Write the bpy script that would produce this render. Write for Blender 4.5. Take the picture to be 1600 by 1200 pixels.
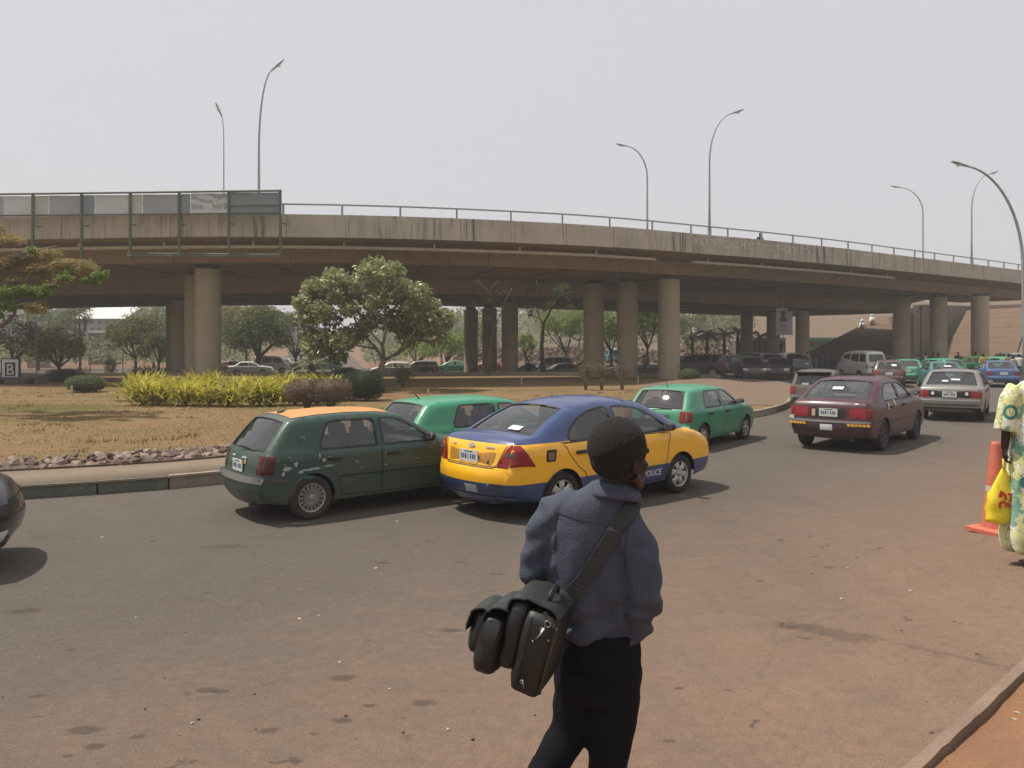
import bpy, bmesh, math, random
import numpy as np
from mathutils import Vector, Matrix, noise
from mathutils.geometry import delaunay_2d_cdt
from mathutils.bvhtree import BVHTree

random.seed(7)
RNG = np.random.default_rng(11)
for o in list(bpy.data.objects):
    bpy.data.objects.remove(o)
sc = bpy.context.scene
COL = sc.collection
R = math.radians

# ------------------------------------------------------------------ camera
F, H = 1250.0, 2.25
cam_d = bpy.data.cameras.new('camera')
cam_d.sensor_width = 36.0
cam_d.lens = 36.0 * F / 1600.0
cam_d.shift_y = -60.0 / 1600.0
cam_d.clip_start = 0.05
cam_d.clip_end = 6000
cam = bpy.data.objects.new('camera', cam_d)
cam.location = (0, 0, H)
cam.rotation_euler = (R(90), 0, 0)
COL.objects.link(cam)
sc.camera = cam

# ------------------------------------------------------------------ light
SUN_EL, SHADOW = R(64), Vector((0.97, -0.22))        # direction in which shadows fall
sunvec = Vector((SHADOW.x * math.cos(SUN_EL), SHADOW.y * math.cos(SUN_EL), -math.sin(SUN_EL))).normalized()
sd = bpy.data.lights.new('sun', 'SUN')
sd.energy = 4.8
sd.angle = R(1.2)
sd.color = (1.0, 0.95, 0.87)
sun = bpy.data.objects.new('sun', sd)
sun.rotation_euler = sunvec.to_track_quat('-Z', 'Y').to_euler()
sun.location = (0, 40, 60)
COL.objects.link(sun)

world = bpy.data.worlds.new('World')
sc.world = world
world.use_nodes = True
wt = world.node_tree
wt.nodes.clear()
w_out = wt.nodes.new('ShaderNodeOutputWorld')
w_bg = wt.nodes.new('ShaderNodeBackground')
w_sky = wt.nodes.new('ShaderNodeTexSky')
w_sky.sky_type = 'NISHITA'
w_sky.sun_disc = False
w_sky.sun_elevation = SUN_EL
w_sky.sun_rotation = math.atan2(-SHADOW.x, -SHADOW.y) % (2 * math.pi)
w_sky.dust_density = 6.0
w_sky.air_density = 1.0
w_mix = wt.nodes.new('ShaderNodeMix')
w_mix.data_type = 'RGBA'
w_mix.inputs['Factor'].default_value = 0.90           # dust haze whitens nearly the whole sky
w_mix.inputs['B'].default_value = (7.0, 7.02, 7.35, 1)
wt.links.new(w_sky.outputs[0], w_mix.inputs['A'])
wt.links.new(w_mix.outputs['Result'], w_bg.inputs['Color'])
w_bg.inputs['Strength'].default_value = 0.10
wt.links.new(w_bg.outputs[0], w_out.inputs[0])

sc.view_settings.view_transform = 'Standard'
sc.view_settings.look = 'None'
sc.view_settings.gamma = 1
sc.view_settings.exposure = 0.0
sc.view_settings.use_curve_mapping = False
sc.cycles.max_bounces = 6
sc.cycles.transparent_max_bounces = 16
sc.cycles.caustics_reflective = False
sc.cycles.caustics_refractive = False

# ------------------------------------------------------------------ helpers
def smooth(t):
    t = np.clip(t, 0, 1)
    return t * t * (3 - 2 * t)

def zt(x, y):
    """height of the land"""
    x = np.asarray(x, float); y = np.asarray(y, float)
    z = 0.2 * smooth((8 - y) / 5.5)
    z = z + 0.36 * smooth((x - 1.0) / 3.4) * smooth((11.5 - y) / 4.0)
    z = z - 0.75 * smooth((y - 55) / 12) * smooth((14 - x) / 9)
    z = z + 0.035 * np.maximum(0, y - 112) * smooth((420 - y) / 160)
    return z

def ztf(x, y):
    return float(zt(x, y))

def G(px, py, z=None):
    """ground point seen at a picture position (used to measure the place)"""
    zz = 0.0 if z is None else z
    for _ in range(12):
        y = (H - zz) * F / (py - 540.0)
        x = (px - 800.0) * y / F
        if z is None:
            zz = 0.5 * zz + 0.5 * ztf(x, y)
    return x, y

def AT(px, py, y):
    return Vector(((px - 800.0) * y / F, y, H - (py - 540.0) * y / F))

def tag(o, label=None, cat=None, group=None, kind=None):
    if label: o['label'] = label
    if cat: o['category'] = cat
    if group: o['group'] = group
    if kind: o['kind'] = kind
    return o

def empty(name, loc=(0, 0, 0), rz=0.0, label=None, cat=None, group=None, scale=1.0):
    o = bpy.data.objects.new(name, None)
    o.empty_display_size = 0.3
    o.location = loc
    o.rotation_euler = (0, 0, rz)
    o.scale = (scale,) * 3
    COL.objects.link(o)
    return tag(o, label, cat, group)

def mk_mesh(name, verts, faces, smooth_=True, mats=(), midx=None):
    me = bpy.data.meshes.new(name)
    if isinstance(verts, np.ndarray):
        verts = verts.tolist()
    me.from_pydata([tuple(v) for v in verts], [], [tuple(f) for f in faces])
    for m in mats:
        me.materials.append(m)
    if midx is not None and len(me.polygons) == len(midx):
        me.polygons.foreach_set('material_index', midx)
    me.polygons.foreach_set('use_smooth', [bool(smooth_)] * len(me.polygons))
    me.update()
    return me

def link(name, me, parent=None, loc=None, rot=None, mat=None):
    o = bpy.data.objects.new(name, me)
    COL.objects.link(o)
    if parent is not None:
        o.parent = parent
    if loc is not None:
        o.location = loc
    if rot is not None:
        o.rotation_euler = rot
    if mat is not None:
        if len(o.material_slots) == 0:
            me.materials.append(mat)
        if o.material_slots[0].material != mat:
            o.material_slots[0].link = 'OBJECT'
            o.material_slots[0].material = mat
    return o

def copy_tree(o, parent=None):
    c = o.copy()
    COL.objects.link(c)
    if parent is not None:
        c.parent = parent
    for ch in list(o.children):
        copy_tree(ch, c)
    return c

class MB:
    """collects shapes for one mesh"""
    def __init__(s):
        s.v, s.f, s.m = [], [], []
    def add(s, vs, fs, mi=0):
        n = len(s.v)
        s.v += [tuple(v) for v in vs]
        s.f += [tuple(i + n for i in f) for f in fs]
        s.m += [mi] * len(fs)
        return s
    def box(s, c, size, mi=0, rot=None, taper=1.0):
        hx, hy, hz = size[0] / 2, size[1] / 2, size[2] / 2
        P = []
        for dz in (-1, 1):
            k = 1.0 if dz < 0 else taper
            for dx, dy in ((-1, -1), (1, -1), (1, 1), (-1, 1)):
                p = Vector((dx * hx * k, dy * hy * k, dz * hz))
                if rot is not None:
                    p = rot @ p
                P.append(p + Vector(c))
        return s.add(P, [(3, 2, 1, 0), (4, 5, 6, 7), (0, 1, 5, 4), (1, 2, 6, 5), (2, 3, 7, 6), (3, 0, 4, 7)], mi)
    def tube(s, pts, rad, n=8, mi=0, cap=True, flat=1.0, side=None):
        pts = [Vector(p) for p in pts]
        if not hasattr(rad, '__len__'):
            rad = [rad] * len(pts)
        V = []
        up = Vector(side) if side is not None else None
        prev = None
        for i, p in enumerate(pts):
            t = (pts[min(i + 1, len(pts) - 1)] - pts[max(i - 1, 0)])
            t = t.normalized() if t.length > 1e-9 else Vector((0, 0, 1))
            if up is not None:
                a = up - t * up.dot(t)
            elif prev is None:
                a = t.orthogonal()
            else:
                a = prev - t * prev.dot(t)
            a.normalize()
            prev = a
            b = t.cross(a)
            r = rad[i]
            ra, rb = (r, r * flat) if not hasattr(r, '__len__') else r
            for k in range(n):
                an = 2 * math.pi * k / n
                V.append(p + a * ra * math.cos(an) + b * rb * math.sin(an))
        Fs = []
        for i in range(len(pts) - 1):
            for k in range(n):
                k2 = (k + 1) % n
                Fs.append((i * n + k, i * n + k2, (i + 1) * n + k2, (i + 1) * n + k))
        if cap:
            Fs.append(tuple(range(n - 1, -1, -1)))
            Fs.append(tuple((len(pts) - 1) * n + k for k in range(n)))
        return s.add(V, Fs, mi)
    def ball(s, c, rad, n=12, m=8, mi=0, rot=None):
        rx, ry, rz = rad if hasattr(rad, '__len__') else (rad,) * 3
        V, Fs = [], []
        for j in range(m + 1):
            th = math.pi * j / m
            for k in range(n):
                ph = 2 * math.pi * k / n
                p = Vector((rx * math.sin(th) * math.cos(ph), ry * math.sin(th) * math.sin(ph), -rz * math.cos(th)))
                if rot is not None:
                    p = rot @ p
                V.append(p + Vector(c))
        for j in range(m):
            for k in range(n):
                k2 = (k + 1) % n
                Fs.append((j * n + k, j * n + k2, (j + 1) * n + k2, (j + 1) * n + k))
        return s.add(V, Fs, mi)
    def lathe(s, prof, n=24, axis='Z', c=(0, 0, 0), mi=0):
        """prof: (radius, height) pairs"""
        V, Fs = [], []
        for r, h in prof:
            for k in range(n):
                a = 2 * math.pi * k / n
                if axis == 'Z':
                    V.append((c[0] + r * math.cos(a), c[1] + r * math.sin(a), c[2] + h))
                else:
                    V.append((c[0] + r * math.cos(a), c[1] + h, c[2] + r * math.sin(a)))
        for j in range(len(prof) - 1):
            for k in range(n):
                k2 = (k + 1) % n
                f = (j * n + k, j * n + k2, (j + 1) * n + k2, (j + 1) * n + k)
                Fs.append(f if axis == 'Z' else f[::-1])
        return s.add(V, Fs, mi)
    def mesh(s, name, mats=(), smooth_=False):
        me = mk_mesh(name, s.v, s.f, smooth_, mats, s.m)
        return me
    def build(s, name, mats, parent=None, smooth_=False, loc=None, rot=None):
        if not isinstance(mats, (list, tuple)):
            mats = [mats]
        return link(name, s.mesh(name, mats, smooth_), parent, loc, rot)

# ------------------------------------------------------------------ materials
def nmat(name):
    m = bpy.data.materials.new(name)
    m.use_nodes = True
    nt = m.node_tree
    b = nt.nodes['Principled BSDF']
    return m, nt, b

def node(nt, typ, **kw):
    n = nt.nodes.new(typ)
    for k, v in kw.items():
        setattr(n, k, v)
    return n

def mapped(nt, scale=(1, 1, 1), coord='Object', loc=(0, 0, 0), rot=(0, 0, 0)):
    tc = node(nt, 'ShaderNodeTexCoord')
    mp = node(nt, 'ShaderNodeMapping')
    mp.inputs['Scale'].default_value = scale
    mp.inputs['Location'].default_value = loc
    mp.inputs['Rotation'].default_value = rot
    nt.links.new(tc.outputs[coord], mp.inputs[0])
    return mp.outputs[0]

def noise_n(nt, vec, scale, detail=6, rough=0.6, dist=0.0):
    n = node(nt, 'ShaderNodeTexNoise')
    n.inputs['Scale'].default_value = scale
    n.inputs['Detail'].default_value = detail
    n.inputs['Roughness'].default_value = rough
    n.inputs['Distortion'].default_value = dist
    nt.links.new(vec, n.inputs['Vector'])
    return n.outputs['Fac']

def ramp(nt, fac, a, b, ca=(0, 0, 0, 1), cb=(1, 1, 1, 1)):
    r = node(nt, 'ShaderNodeValToRGB')
    r.color_ramp.elements[0].position = a
    r.color_ramp.elements[0].color = ca
    r.color_ramp.elements[1].position = b
    r.color_ramp.elements[1].color = cb
    nt.links.new(fac, r.inputs[0])
    return r.outputs[0]

def mixc(nt, fac, a, b, blend='MIX'):
    m = node(nt, 'ShaderNodeMix', data_type='RGBA', blend_type=blend)
    for key, val in (('Factor', fac), ('A', a), ('B', b)):
        if isinstance(val, (int, float)):
            m.inputs[key].default_value = val
        elif isinstance(val, tuple):
            m.inputs[key].default_value = val if len(val) == 4 else (*val, 1)
        else:
            nt.links.new(val, m.inputs[key])
    return m.outputs['Result']

def math_n(nt, op, a, b=None, clamp=False):
    m = node(nt, 'ShaderNodeMath', operation=op, use_clamp=clamp)
    for i, v in enumerate((a, b)):
        if v is None: continue
        if isinstance(v, (int, float)):
            m.inputs[i].default_value = v
        else:
            nt.links.new(v, m.inputs[i])
    return m.outputs[0]

def bump(nt, b, height, strength=0.4, dist=0.02):
    n = node(nt, 'ShaderNodeBump')
    n.inputs['Strength'].default_value = strength
    n.inputs['Distance'].default_value = dist
    nt.links.new(height, n.inputs['Height'])
    nt.links.new(n.outputs[0], b.inputs['Normal'])
    return n

def c4(c):
    return (c[0], c[1], c[2], 1)

_plain = {}
def plain(name, col, rough=0.7, metal=0.0, var=0.25, scale=3.0, bumps=0.15, spec=0.4, fine=60.0, coord='Object', stretch=(1, 1, 1)):
    """procedural surface: coarse and fine colour variation and a little relief"""
    if name in _plain:
        return _plain[name]
    m, nt, b = nmat(name)
    v = mapped(nt, stretch, coord)
    n1 = noise_n(nt, v, scale, 6, 0.65)
    n2 = noise_n(nt, v, fine, 3, 0.6)
    d = tuple(max(0, x * (1 - var)) for x in col)
    l = tuple(min(1, x * (1 + var)) for x in col)
    c = mixc(nt, ramp(nt, n1, 0.3, 0.7), c4(d), c4(l))
    c = mixc(nt, 0.35, c, mixc(nt, ramp(nt, n2, 0.35, 0.65), c4(d), c4(l)))
    nt.links.new(c, b.inputs['Base Color'])
    b.inputs['Roughness'].default_value = rough
    b.inputs['Metallic'].default_value = metal
    b.inputs['Specular IOR Level'].default_value = spec
    if bumps:
        bump(nt, b, math_n(nt, 'ADD', n1, math_n(nt, 'MULTIPLY', n2, 0.4)), bumps, 0.01)
    _plain[name] = m
    return m

def leaf_mat(name, ca, cb, cc=None, rough=0.6, trans=0.45):
    """every leaf gets its own shade between the given colours"""
    m, nt, b = nmat(name)
    g = node(nt, 'ShaderNodeNewGeometry')
    r = node(nt, 'ShaderNodeValToRGB')
    r.color_ramp.elements[0].color = c4(ca)
    r.color_ramp.elements[1].color = c4(cb)
    if cc is not None:
        e = r.color_ramp.elements.new(0.82)
        e.color = c4(cb)
        r.color_ramp.elements[2].color = c4(cc)
    nt.links.new(g.outputs['Random Per Island'], r.inputs[0])
    v = mapped(nt)
    n1 = noise_n(nt, v, 0.9, 3)
    col = mixc(nt, ramp(nt, n1, 0.35, 0.65), r.outputs[0], mixc(nt, 0.5, r.outputs[0], c4(ca)))
    nt.links.new(col, b.inputs['Base Color'])
    b.inputs['Roughness'].default_value = rough
    b.inputs['Specular IOR Level'].default_value = 0.3
    tr = node(nt, 'ShaderNodeBsdfTranslucent')
    nt.links.new(col, tr.inputs['Color'])
    mx = node(nt, 'ShaderNodeMixShader')
    mx.inputs[0].default_value = trans
    nt.links.new(b.outputs[0], mx.inputs[1])
    nt.links.new(tr.outputs[0], mx.inputs[2])
    nt.links.new(mx.outputs[0], nt.nodes['Material Output'].inputs['Surface'])
    return m

def glass_mat(name, tint=(0.25, 0.27, 0.28), see=0.55, rough=0.03, refl=1.0):
    """thin window glass: tinted see-through plus mirror reflection, dusty"""
    m, nt, b = nmat(name)
    nt.nodes.remove(b)
    tr = node(nt, 'ShaderNodeBsdfTransparent')
    tr.inputs['Color'].default_value = (tint[0] * see * 2, tint[1] * see * 2, tint[2] * see * 2, 1)
    gl = node(nt, 'ShaderNodeBsdfGlossy')
    gl.inputs['Roughness'].default_value = rough
    gl.inputs['Color'].default_value = (0.85 * refl, 0.87 * refl, 0.9 * refl, 1)
    lw = node(nt, 'ShaderNodeLayerWeight')
    lw.inputs['Blend'].default_value = 0.5
    fr = math_n(nt, 'ADD', 0.09, math_n(nt, 'MULTIPLY', math_n(nt, 'POWER', lw.outputs['Facing'], 3.5), 0.7), True)
    mx = node(nt, 'ShaderNodeMixShader')
    nt.links.new(fr, mx.inputs[0])
    nt.links.new(tr.outputs[0], mx.inputs[1])
    nt.links.new(gl.outputs[0], mx.inputs[2])
    df = node(nt, 'ShaderNodeBsdfDiffuse')
    df.inputs['Color'].default_value = (0.30, 0.28, 0.26, 1)
    v = mapped(nt)
    n1 = noise_n(nt, v, 4.0, 5)
    mx2 = node(nt, 'ShaderNodeMixShader')
    nt.links.new(math_n(nt, 'MULTIPLY', ramp(nt, n1, 0.25, 0.8), 0.14), mx2.inputs[0])
    nt.links.new(mx.outputs[0], mx2.inputs[1])
    nt.links.new(df.outputs[0], mx2.inputs[2])
    nt.links.new(mx2.outputs[0], nt.nodes['Material Output'].inputs['Surface'])
    return m

def paint(name, col, bands=None, rough=0.32, dust=0.35, worn=0.0, metal=0.0, wear_col=(0.45, 0.5, 0.48), coat=0.5):
    """car paint with dust and wear; bands = [(z, colour above z), ...] painted in two tones"""
    m, nt, b = nmat(name)
    v = mapped(nt)
    tc = node(nt, 'ShaderNodeTexCoord')
    sp = node(nt, 'ShaderNodeSeparateXYZ')
    nt.links.new(tc.outputs['Object'], sp.inputs[0])
    n1 = noise_n(nt, v, 2.2, 6, 0.65)
    n2 = noise_n(nt, v, 14, 6, 0.7)
    base = c4(col)
    for z, cc in (bands or []):
        st = math_n(nt, 'GREATER_THAN', sp.outputs['Z'], z)
        base = mixc(nt, st, base, c4(cc))
    sh = ramp(nt, n1, 0.3, 0.75)
    base = mixc(nt, math_n(nt, 'MULTIPLY', sh, 0.16), base, (0.5, 0.5, 0.5, 1), 'MULTIPLY')
    dn = math_n(nt, 'MULTIPLY', ramp(nt, n1, 0.35, 0.7), dust)
    low = math_n(nt, 'MULTIPLY', ramp(nt, sp.outputs['Z'], 0.25, 0.75, (1, 1, 1, 1), (0, 0, 0, 1)), dust * 1.1)
    base = mixc(nt, math_n(nt, 'MAXIMUM', dn, low, True), base, (0.20, 0.155, 0.115, 1))
    ro = math_n(nt, 'ADD', rough, math_n(nt, 'MULTIPLY', dn, 0.6), True)
    if worn > 0:
        n3 = noise_n(nt, v, 5.5, 8, 0.75, 0.6)
        w = ramp(nt, n3, 0.70 - 0.14 * worn, 0.72 - 0.14 * worn)
        base = mixc(nt, math_n(nt, 'MULTIPLY', w, 0.85), base, c4(wear_col))
        ro = math_n(nt, 'ADD', ro, math_n(nt, 'MULTIPLY', w, 0.4), True)
    nt.links.new(base, b.inputs['Base Color'])
    nt.links.new(ro, b.inputs['Roughness'])
    b.inputs['Metallic'].default_value = metal
    b.inputs['Coat Weight'].default_value = coat
    b.inputs['Coat Roughness'].default_value = 0.15
    bump(nt, b, math_n(nt, 'ADD', n1, math_n(nt, 'MULTIPLY', noise_n(nt, v, 5.0, 2), 0.8)), 0.22, 0.02)
    return m
# ================================================================== SETTING
def grid_sheet(name, x0, x1, y0, y1, dx, dy, zoff, mat, keep=None, kind='structure', zf=None):
    nx = max(2, int((x1 - x0) / dx) + 1); ny = max(2, int((y1 - y0) / dy) + 1)
    xs = np.linspace(x0, x1, nx); ys = np.linspace(y0, y1, ny)
    XX, YY = np.meshgrid(xs, ys)
    ZZ = (zt(XX, YY) if zf is None else zf(XX, YY)) + zoff
    V = np.stack([XX.ravel(), YY.ravel(), ZZ.ravel()], 1)
    Fs = []
    for j in range(ny - 1):
        for i in range(nx - 1):
            if keep is None or keep(0.5 * (xs[i] + xs[i + 1]), 0.5 * (ys[j] + ys[j + 1])):
                a = j * nx + i
                Fs.append((a, a + 1, a + nx + 1, a + nx))
    o = link(name, mk_mesh(name, V, Fs, True, [mat]))
    tag(o, kind=kind)
    return o

def inside(poly, x, y):
    c = False
    j = len(poly) - 1
    for i in range(len(poly)):
        xi, yi = poly[i]; xj, yj = poly[j]
        if (yi > y) != (yj > y) and x < (xj - xi) * (y - yi) / (yj - yi + 1e-12) + xi:
            c = not c
        j = i
    return c

def poly_sheet(poly, zf, step=1.0, holes=()):
    """2D polygon -> triangulated sheet with height zf(x, y)"""
    pts = [tuple(p) for p in poly]
    edges = [(i, (i + 1) % len(pts)) for i in range(len(pts))]
    xs = [p[0] for p in pts]; ys = [p[1] for p in pts]
    X = np.arange(min(xs) + step / 2, max(xs), step); Y = np.arange(min(ys) + step / 2, max(ys), step)
    extra = [(x, y) for x in X for y in Y if inside(pts, x, y)]
    vs = [Vector(p) for p in pts + extra]
    ov, oe, of, *_ = delaunay_2d_cdt(vs, edges, [], 0, 1e-5)
    tris = [f for f in of if inside(pts, sum(ov[i][0] for i in f) / 3, sum(ov[i][1] for i in f) / 3)]
    V = [(p[0], p[1], float(zf(p[0], p[1]))) for p in ov]
    tris2 = []
    for f in tris:
        a, b_, c = (ov[i] for i in f[:3])
        if (b_[0] - a[0]) * (c[1] - a[1]) - (b_[1] - a[1]) * (c[0] - a[0]) < 0:
            f = tuple(reversed(f))
        tris2.append(tuple(f))
    return V, tris2

def catmull(pts, n=8, closed=False):
    P = [np.array(p, float) for p in pts]
    out = []
    m = len(P)
    rng = range(m) if closed else range(m - 1)
    for i in rng:
        p1, p2 = P[i], P[(i + 1) % m]
        p0 = P[i - 1] if (i > 0 or closed) else p1 * 2 - p2
        p3 = P[(i + 2) % m] if (i + 2 < m or closed) else p2 * 2 - p1
        for k in range(n):
            t = k / n
            out.append(0.5 * (2 * p1 + (p2 - p0) * t + (2 * p0 - 5 * p1 + 4 * p2 - p3) * t * t + (3 * p1 - p0 - 3 * p2 + p3) * t ** 3))
    if not closed:
        out.append(P[-1])
    return out

# --- asphalt
def road_material():
    m, nt, b = nmat('dusty_asphalt')
    v = mapped(nt)
    big = noise_n(nt, v, 0.22, 5, 0.6)
    mid = noise_n(nt, mapped(nt, (1, 1.6, 1)), 1.6, 7, 0.7)
    fine = noise_n(nt, v, 75, 3, 0.8)
    grit = noise_n(nt, v, 130, 2, 0.8)
    col = mixc(nt, ramp(nt, big, 0.3, 0.7), (0.097, 0.084, 0.071, 1), (0.124, 0.104, 0.087, 1))
    col = mixc(nt, math_n(nt, 'MULTIPLY', ramp(nt, mid, 0.35, 0.75), 0.5), col, (0.068, 0.057, 0.050, 1))
    # reddish dust blown on the near right side
    tc = node(nt, 'ShaderNodeTexCoord'); sp = node(nt, 'ShaderNodeSeparateXYZ')
    nt.links.new(tc.outputs['Object'], sp.inputs[0])
    d = math_n(nt, 'SUBTRACT', math_n(nt, 'ADD', 9.4, math_n(nt, 'MULTIPLY', sp.outputs['X'], 1.0)), sp.outputs['Y'])
    d = math_n(nt, 'ADD', math_n(nt, 'MULTIPLY', d, 0.14), math_n(nt, 'MULTIPLY', math_n(nt, 'SUBTRACT', mid, 0.5), 1.2))
    d = ramp(nt, d, 0.0, 1.0)
    col = mixc(nt, math_n(nt, 'MULTIPLY', d, 0.85), col, (0.262, 0.154, 0.098, 1))
    col = mixc(nt, math_n(nt, 'MULTIPLY', ramp(nt, fine, 0.46, 0.62), 0.60), col, (0.192, 0.150, 0.115, 1))
    col = mixc(nt, math_n(nt, 'MULTIPLY', ramp(nt, grit, 0.38, 0.54, (1, 1, 1, 1), (0, 0, 0, 1)), 0.50), col, (0.05, 0.042, 0.036, 1))
    mot = noise_n(nt, v, 11, 8, 0.8)
    col = mixc(nt, math_n(nt, 'MULTIPLY', ramp(nt, mot, 0.36, 0.50, (1, 1, 1, 1), (0, 0, 0, 1)), 0.28), col, (0.065, 0.054, 0.047, 1))
    col = mixc(nt, math_n(nt, 'MULTIPLY', ramp(nt, mot, 0.56, 0.70), 0.35), col, (0.26, 0.20, 0.15, 1))
    # long tyre worn bands following the lanes
    tb = noise_n(nt, mapped(nt, (0.9, 0.08, 1), rot=(0, 0, 0.85)), 1.4, 4, 0.6)
    col = mixc(nt, math_n(nt, 'MULTIPLY', ramp(nt, tb, 0.50, 0.66), 0.15), col, (0.06, 0.052, 0.046, 1))
    # fine cracks
    wv = node(nt, 'ShaderNodeVectorMath', operation='MULTIPLY_ADD')
    cn_ = node(nt, 'ShaderNodeTexNoise'); cn_.inputs['Scale'].default_value = 2.2; cn_.inputs['Detail'].default_value = 6
    nt.links.new(v, cn_.inputs['Vector']); nt.links.new(cn_.outputs['Color'], wv.inputs[0]); wv.inputs[1].default_value = (0.9, 0.9, 0); nt.links.new(v, wv.inputs[2])
    ce = node(nt, 'ShaderNodeTexVoronoi', feature='DISTANCE_TO_EDGE'); ce.inputs['Scale'].default_value = 0.42
    nt.links.new(wv.outputs[0], ce.inputs['Vector'])
    cr = math_n(nt, 'MULTIPLY', ramp(nt, ce.outputs['Distance'], 0.004, 0.011, (1, 1, 1, 1), (0, 0, 0, 1)), ramp(nt, big, 0.46, 0.56))
    col = mixc(nt, math_n(nt, 'MULTIPLY', cr, 0.13), col, (0.035, 0.03, 0.027, 1))
    # small dark oil and tar spots
    vo = node(nt, 'ShaderNodeTexVoronoi'); vo.inputs['Scale'].default_value = 2.9
    wob = node(nt, 'ShaderNodeMapping'); wob.inputs['Scale'].default_value = (1, 1.15, 1)
    dn = node(nt, 'ShaderNodeTexNoise'); dn.inputs['Scale'].default_value = 6; dn.inputs['Detail'].default_value = 5
    nt.links.new(v, dn.inputs['Vector'])
    ad = node(nt, 'ShaderNodeVectorMath', operation='MULTIPLY_ADD')
    nt.links.new(dn.outputs['Color'], ad.inputs[0]); ad.inputs[1].default_value = (0.42, 0.42, 0); nt.links.new(v, ad.inputs[2])
    nt.links.new(ad.outputs[0], wob.inputs[0]); nt.links.new(wob.outputs[0], vo.inputs['Vector'])
    spot = ramp(nt, vo.outputs['Distance'], 0.055, 0.13, (1, 1, 1, 1), (0, 0, 0, 1))
    sel = ramp(nt, noise_n(nt, v, 0.9, 2), 0.38, 0.50)
    col = mixc(nt, math_n(nt, 'MULTIPLY', math_n(nt, 'MULTIPLY', spot, sel), 0.65), col, (0.045, 0.036, 0.032, 1))
    # worn patches
    pt = ramp(nt, noise_n(nt, mapped(nt, (0.5, 1.3, 1), loc=(3.3, 1.7, 0)), 0.9, 8, 0.8), 0.62, 0.70)
    col = mixc(nt, math_n(nt, 'MULTIPLY', pt, 0.42), col, (0.06, 0.05, 0.045, 1))
    # lamp shadow with a long trail painted dark near the right side, and a dull patch on the left lane
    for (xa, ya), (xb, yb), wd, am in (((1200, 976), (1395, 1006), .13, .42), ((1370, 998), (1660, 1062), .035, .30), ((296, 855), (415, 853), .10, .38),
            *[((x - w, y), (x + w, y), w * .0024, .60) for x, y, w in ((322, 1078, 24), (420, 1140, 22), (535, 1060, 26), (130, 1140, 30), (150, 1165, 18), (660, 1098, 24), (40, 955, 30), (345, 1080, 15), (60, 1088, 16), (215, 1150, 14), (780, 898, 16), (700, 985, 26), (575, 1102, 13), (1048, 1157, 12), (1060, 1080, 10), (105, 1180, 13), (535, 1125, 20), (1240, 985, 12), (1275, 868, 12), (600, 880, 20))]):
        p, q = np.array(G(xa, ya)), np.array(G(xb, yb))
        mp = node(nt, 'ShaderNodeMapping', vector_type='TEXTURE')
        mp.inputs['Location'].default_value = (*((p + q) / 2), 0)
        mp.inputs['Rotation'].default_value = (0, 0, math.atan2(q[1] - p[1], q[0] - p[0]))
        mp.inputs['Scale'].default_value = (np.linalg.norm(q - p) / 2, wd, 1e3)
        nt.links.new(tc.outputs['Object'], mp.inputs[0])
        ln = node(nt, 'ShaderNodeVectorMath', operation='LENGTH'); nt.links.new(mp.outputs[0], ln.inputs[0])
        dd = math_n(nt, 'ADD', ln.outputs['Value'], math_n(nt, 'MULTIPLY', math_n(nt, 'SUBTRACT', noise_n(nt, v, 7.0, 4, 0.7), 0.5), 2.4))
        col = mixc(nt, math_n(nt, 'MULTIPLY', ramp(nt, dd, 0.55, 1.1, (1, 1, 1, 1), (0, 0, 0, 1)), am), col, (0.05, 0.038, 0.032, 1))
    nt.links.new(col, b.inputs['Base Color'])
    b.inputs['Roughness'].default_value = 0.92
    b.inputs['Specular IOR Level'].default_value = 0.2
    bump(nt, b, math_n(nt, 'ADD', math_n(nt, 'MULTIPLY', mid, 0.6), math_n(nt, 'ADD', fine, math_n(nt, 'MULTIPLY', grit, 0.5))), 0.55, 0.012)
    return m
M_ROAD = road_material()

def dirt_material(name, c1, c2, c3):
    m, nt, b = nmat(name)
    v = mapped(nt)
    a = noise_n(nt, v, 0.15, 6, 0.65)
    c = noise_n(nt, v, 2.5, 7, 0.7)
    f = noise_n(nt, v, 45, 4, 0.7)
    col = mixc(nt, ramp(nt, a, 0.35, 0.65), c4(c1), c4(c2))
    col = mixc(nt, math_n(nt, 'MULTIPLY', ramp(nt, c, 0.4, 0.7), 0.6), col, c4(c3))
    col = mixc(nt, math_n(nt, 'MULTIPLY', ramp(nt, f, 0.5, 0.75), 0.3), col, (0.33, 0.25, 0.18, 1))
    nt.links.new(col, b.inputs['Base Color'])
    b.inputs['Roughness'].default_value = 0.95
    b.inputs['Specular IOR Level'].default_value = 0.15
    bump(nt, b, math_n(nt, 'ADD', c, f), 0.6, 0.02)
    return m
M_DIRT = dirt_material('red_dirt', (0.24, 0.135, 0.08), (0.20, 0.125, 0.085), (0.15, 0.095, 0.06))
M_DIRT_NEAR = dirt_material('orange_dirt', (0.26, 0.130, 0.068), (0.225, 0.118, 0.066), (0.17, 0.095, 0.06))
M_SCRUBLAND = dirt_material('scrubland', (0.17, 0.12, 0.075), (0.13, 0.10, 0.06), (0.09, 0.085, 0.045))

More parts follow.
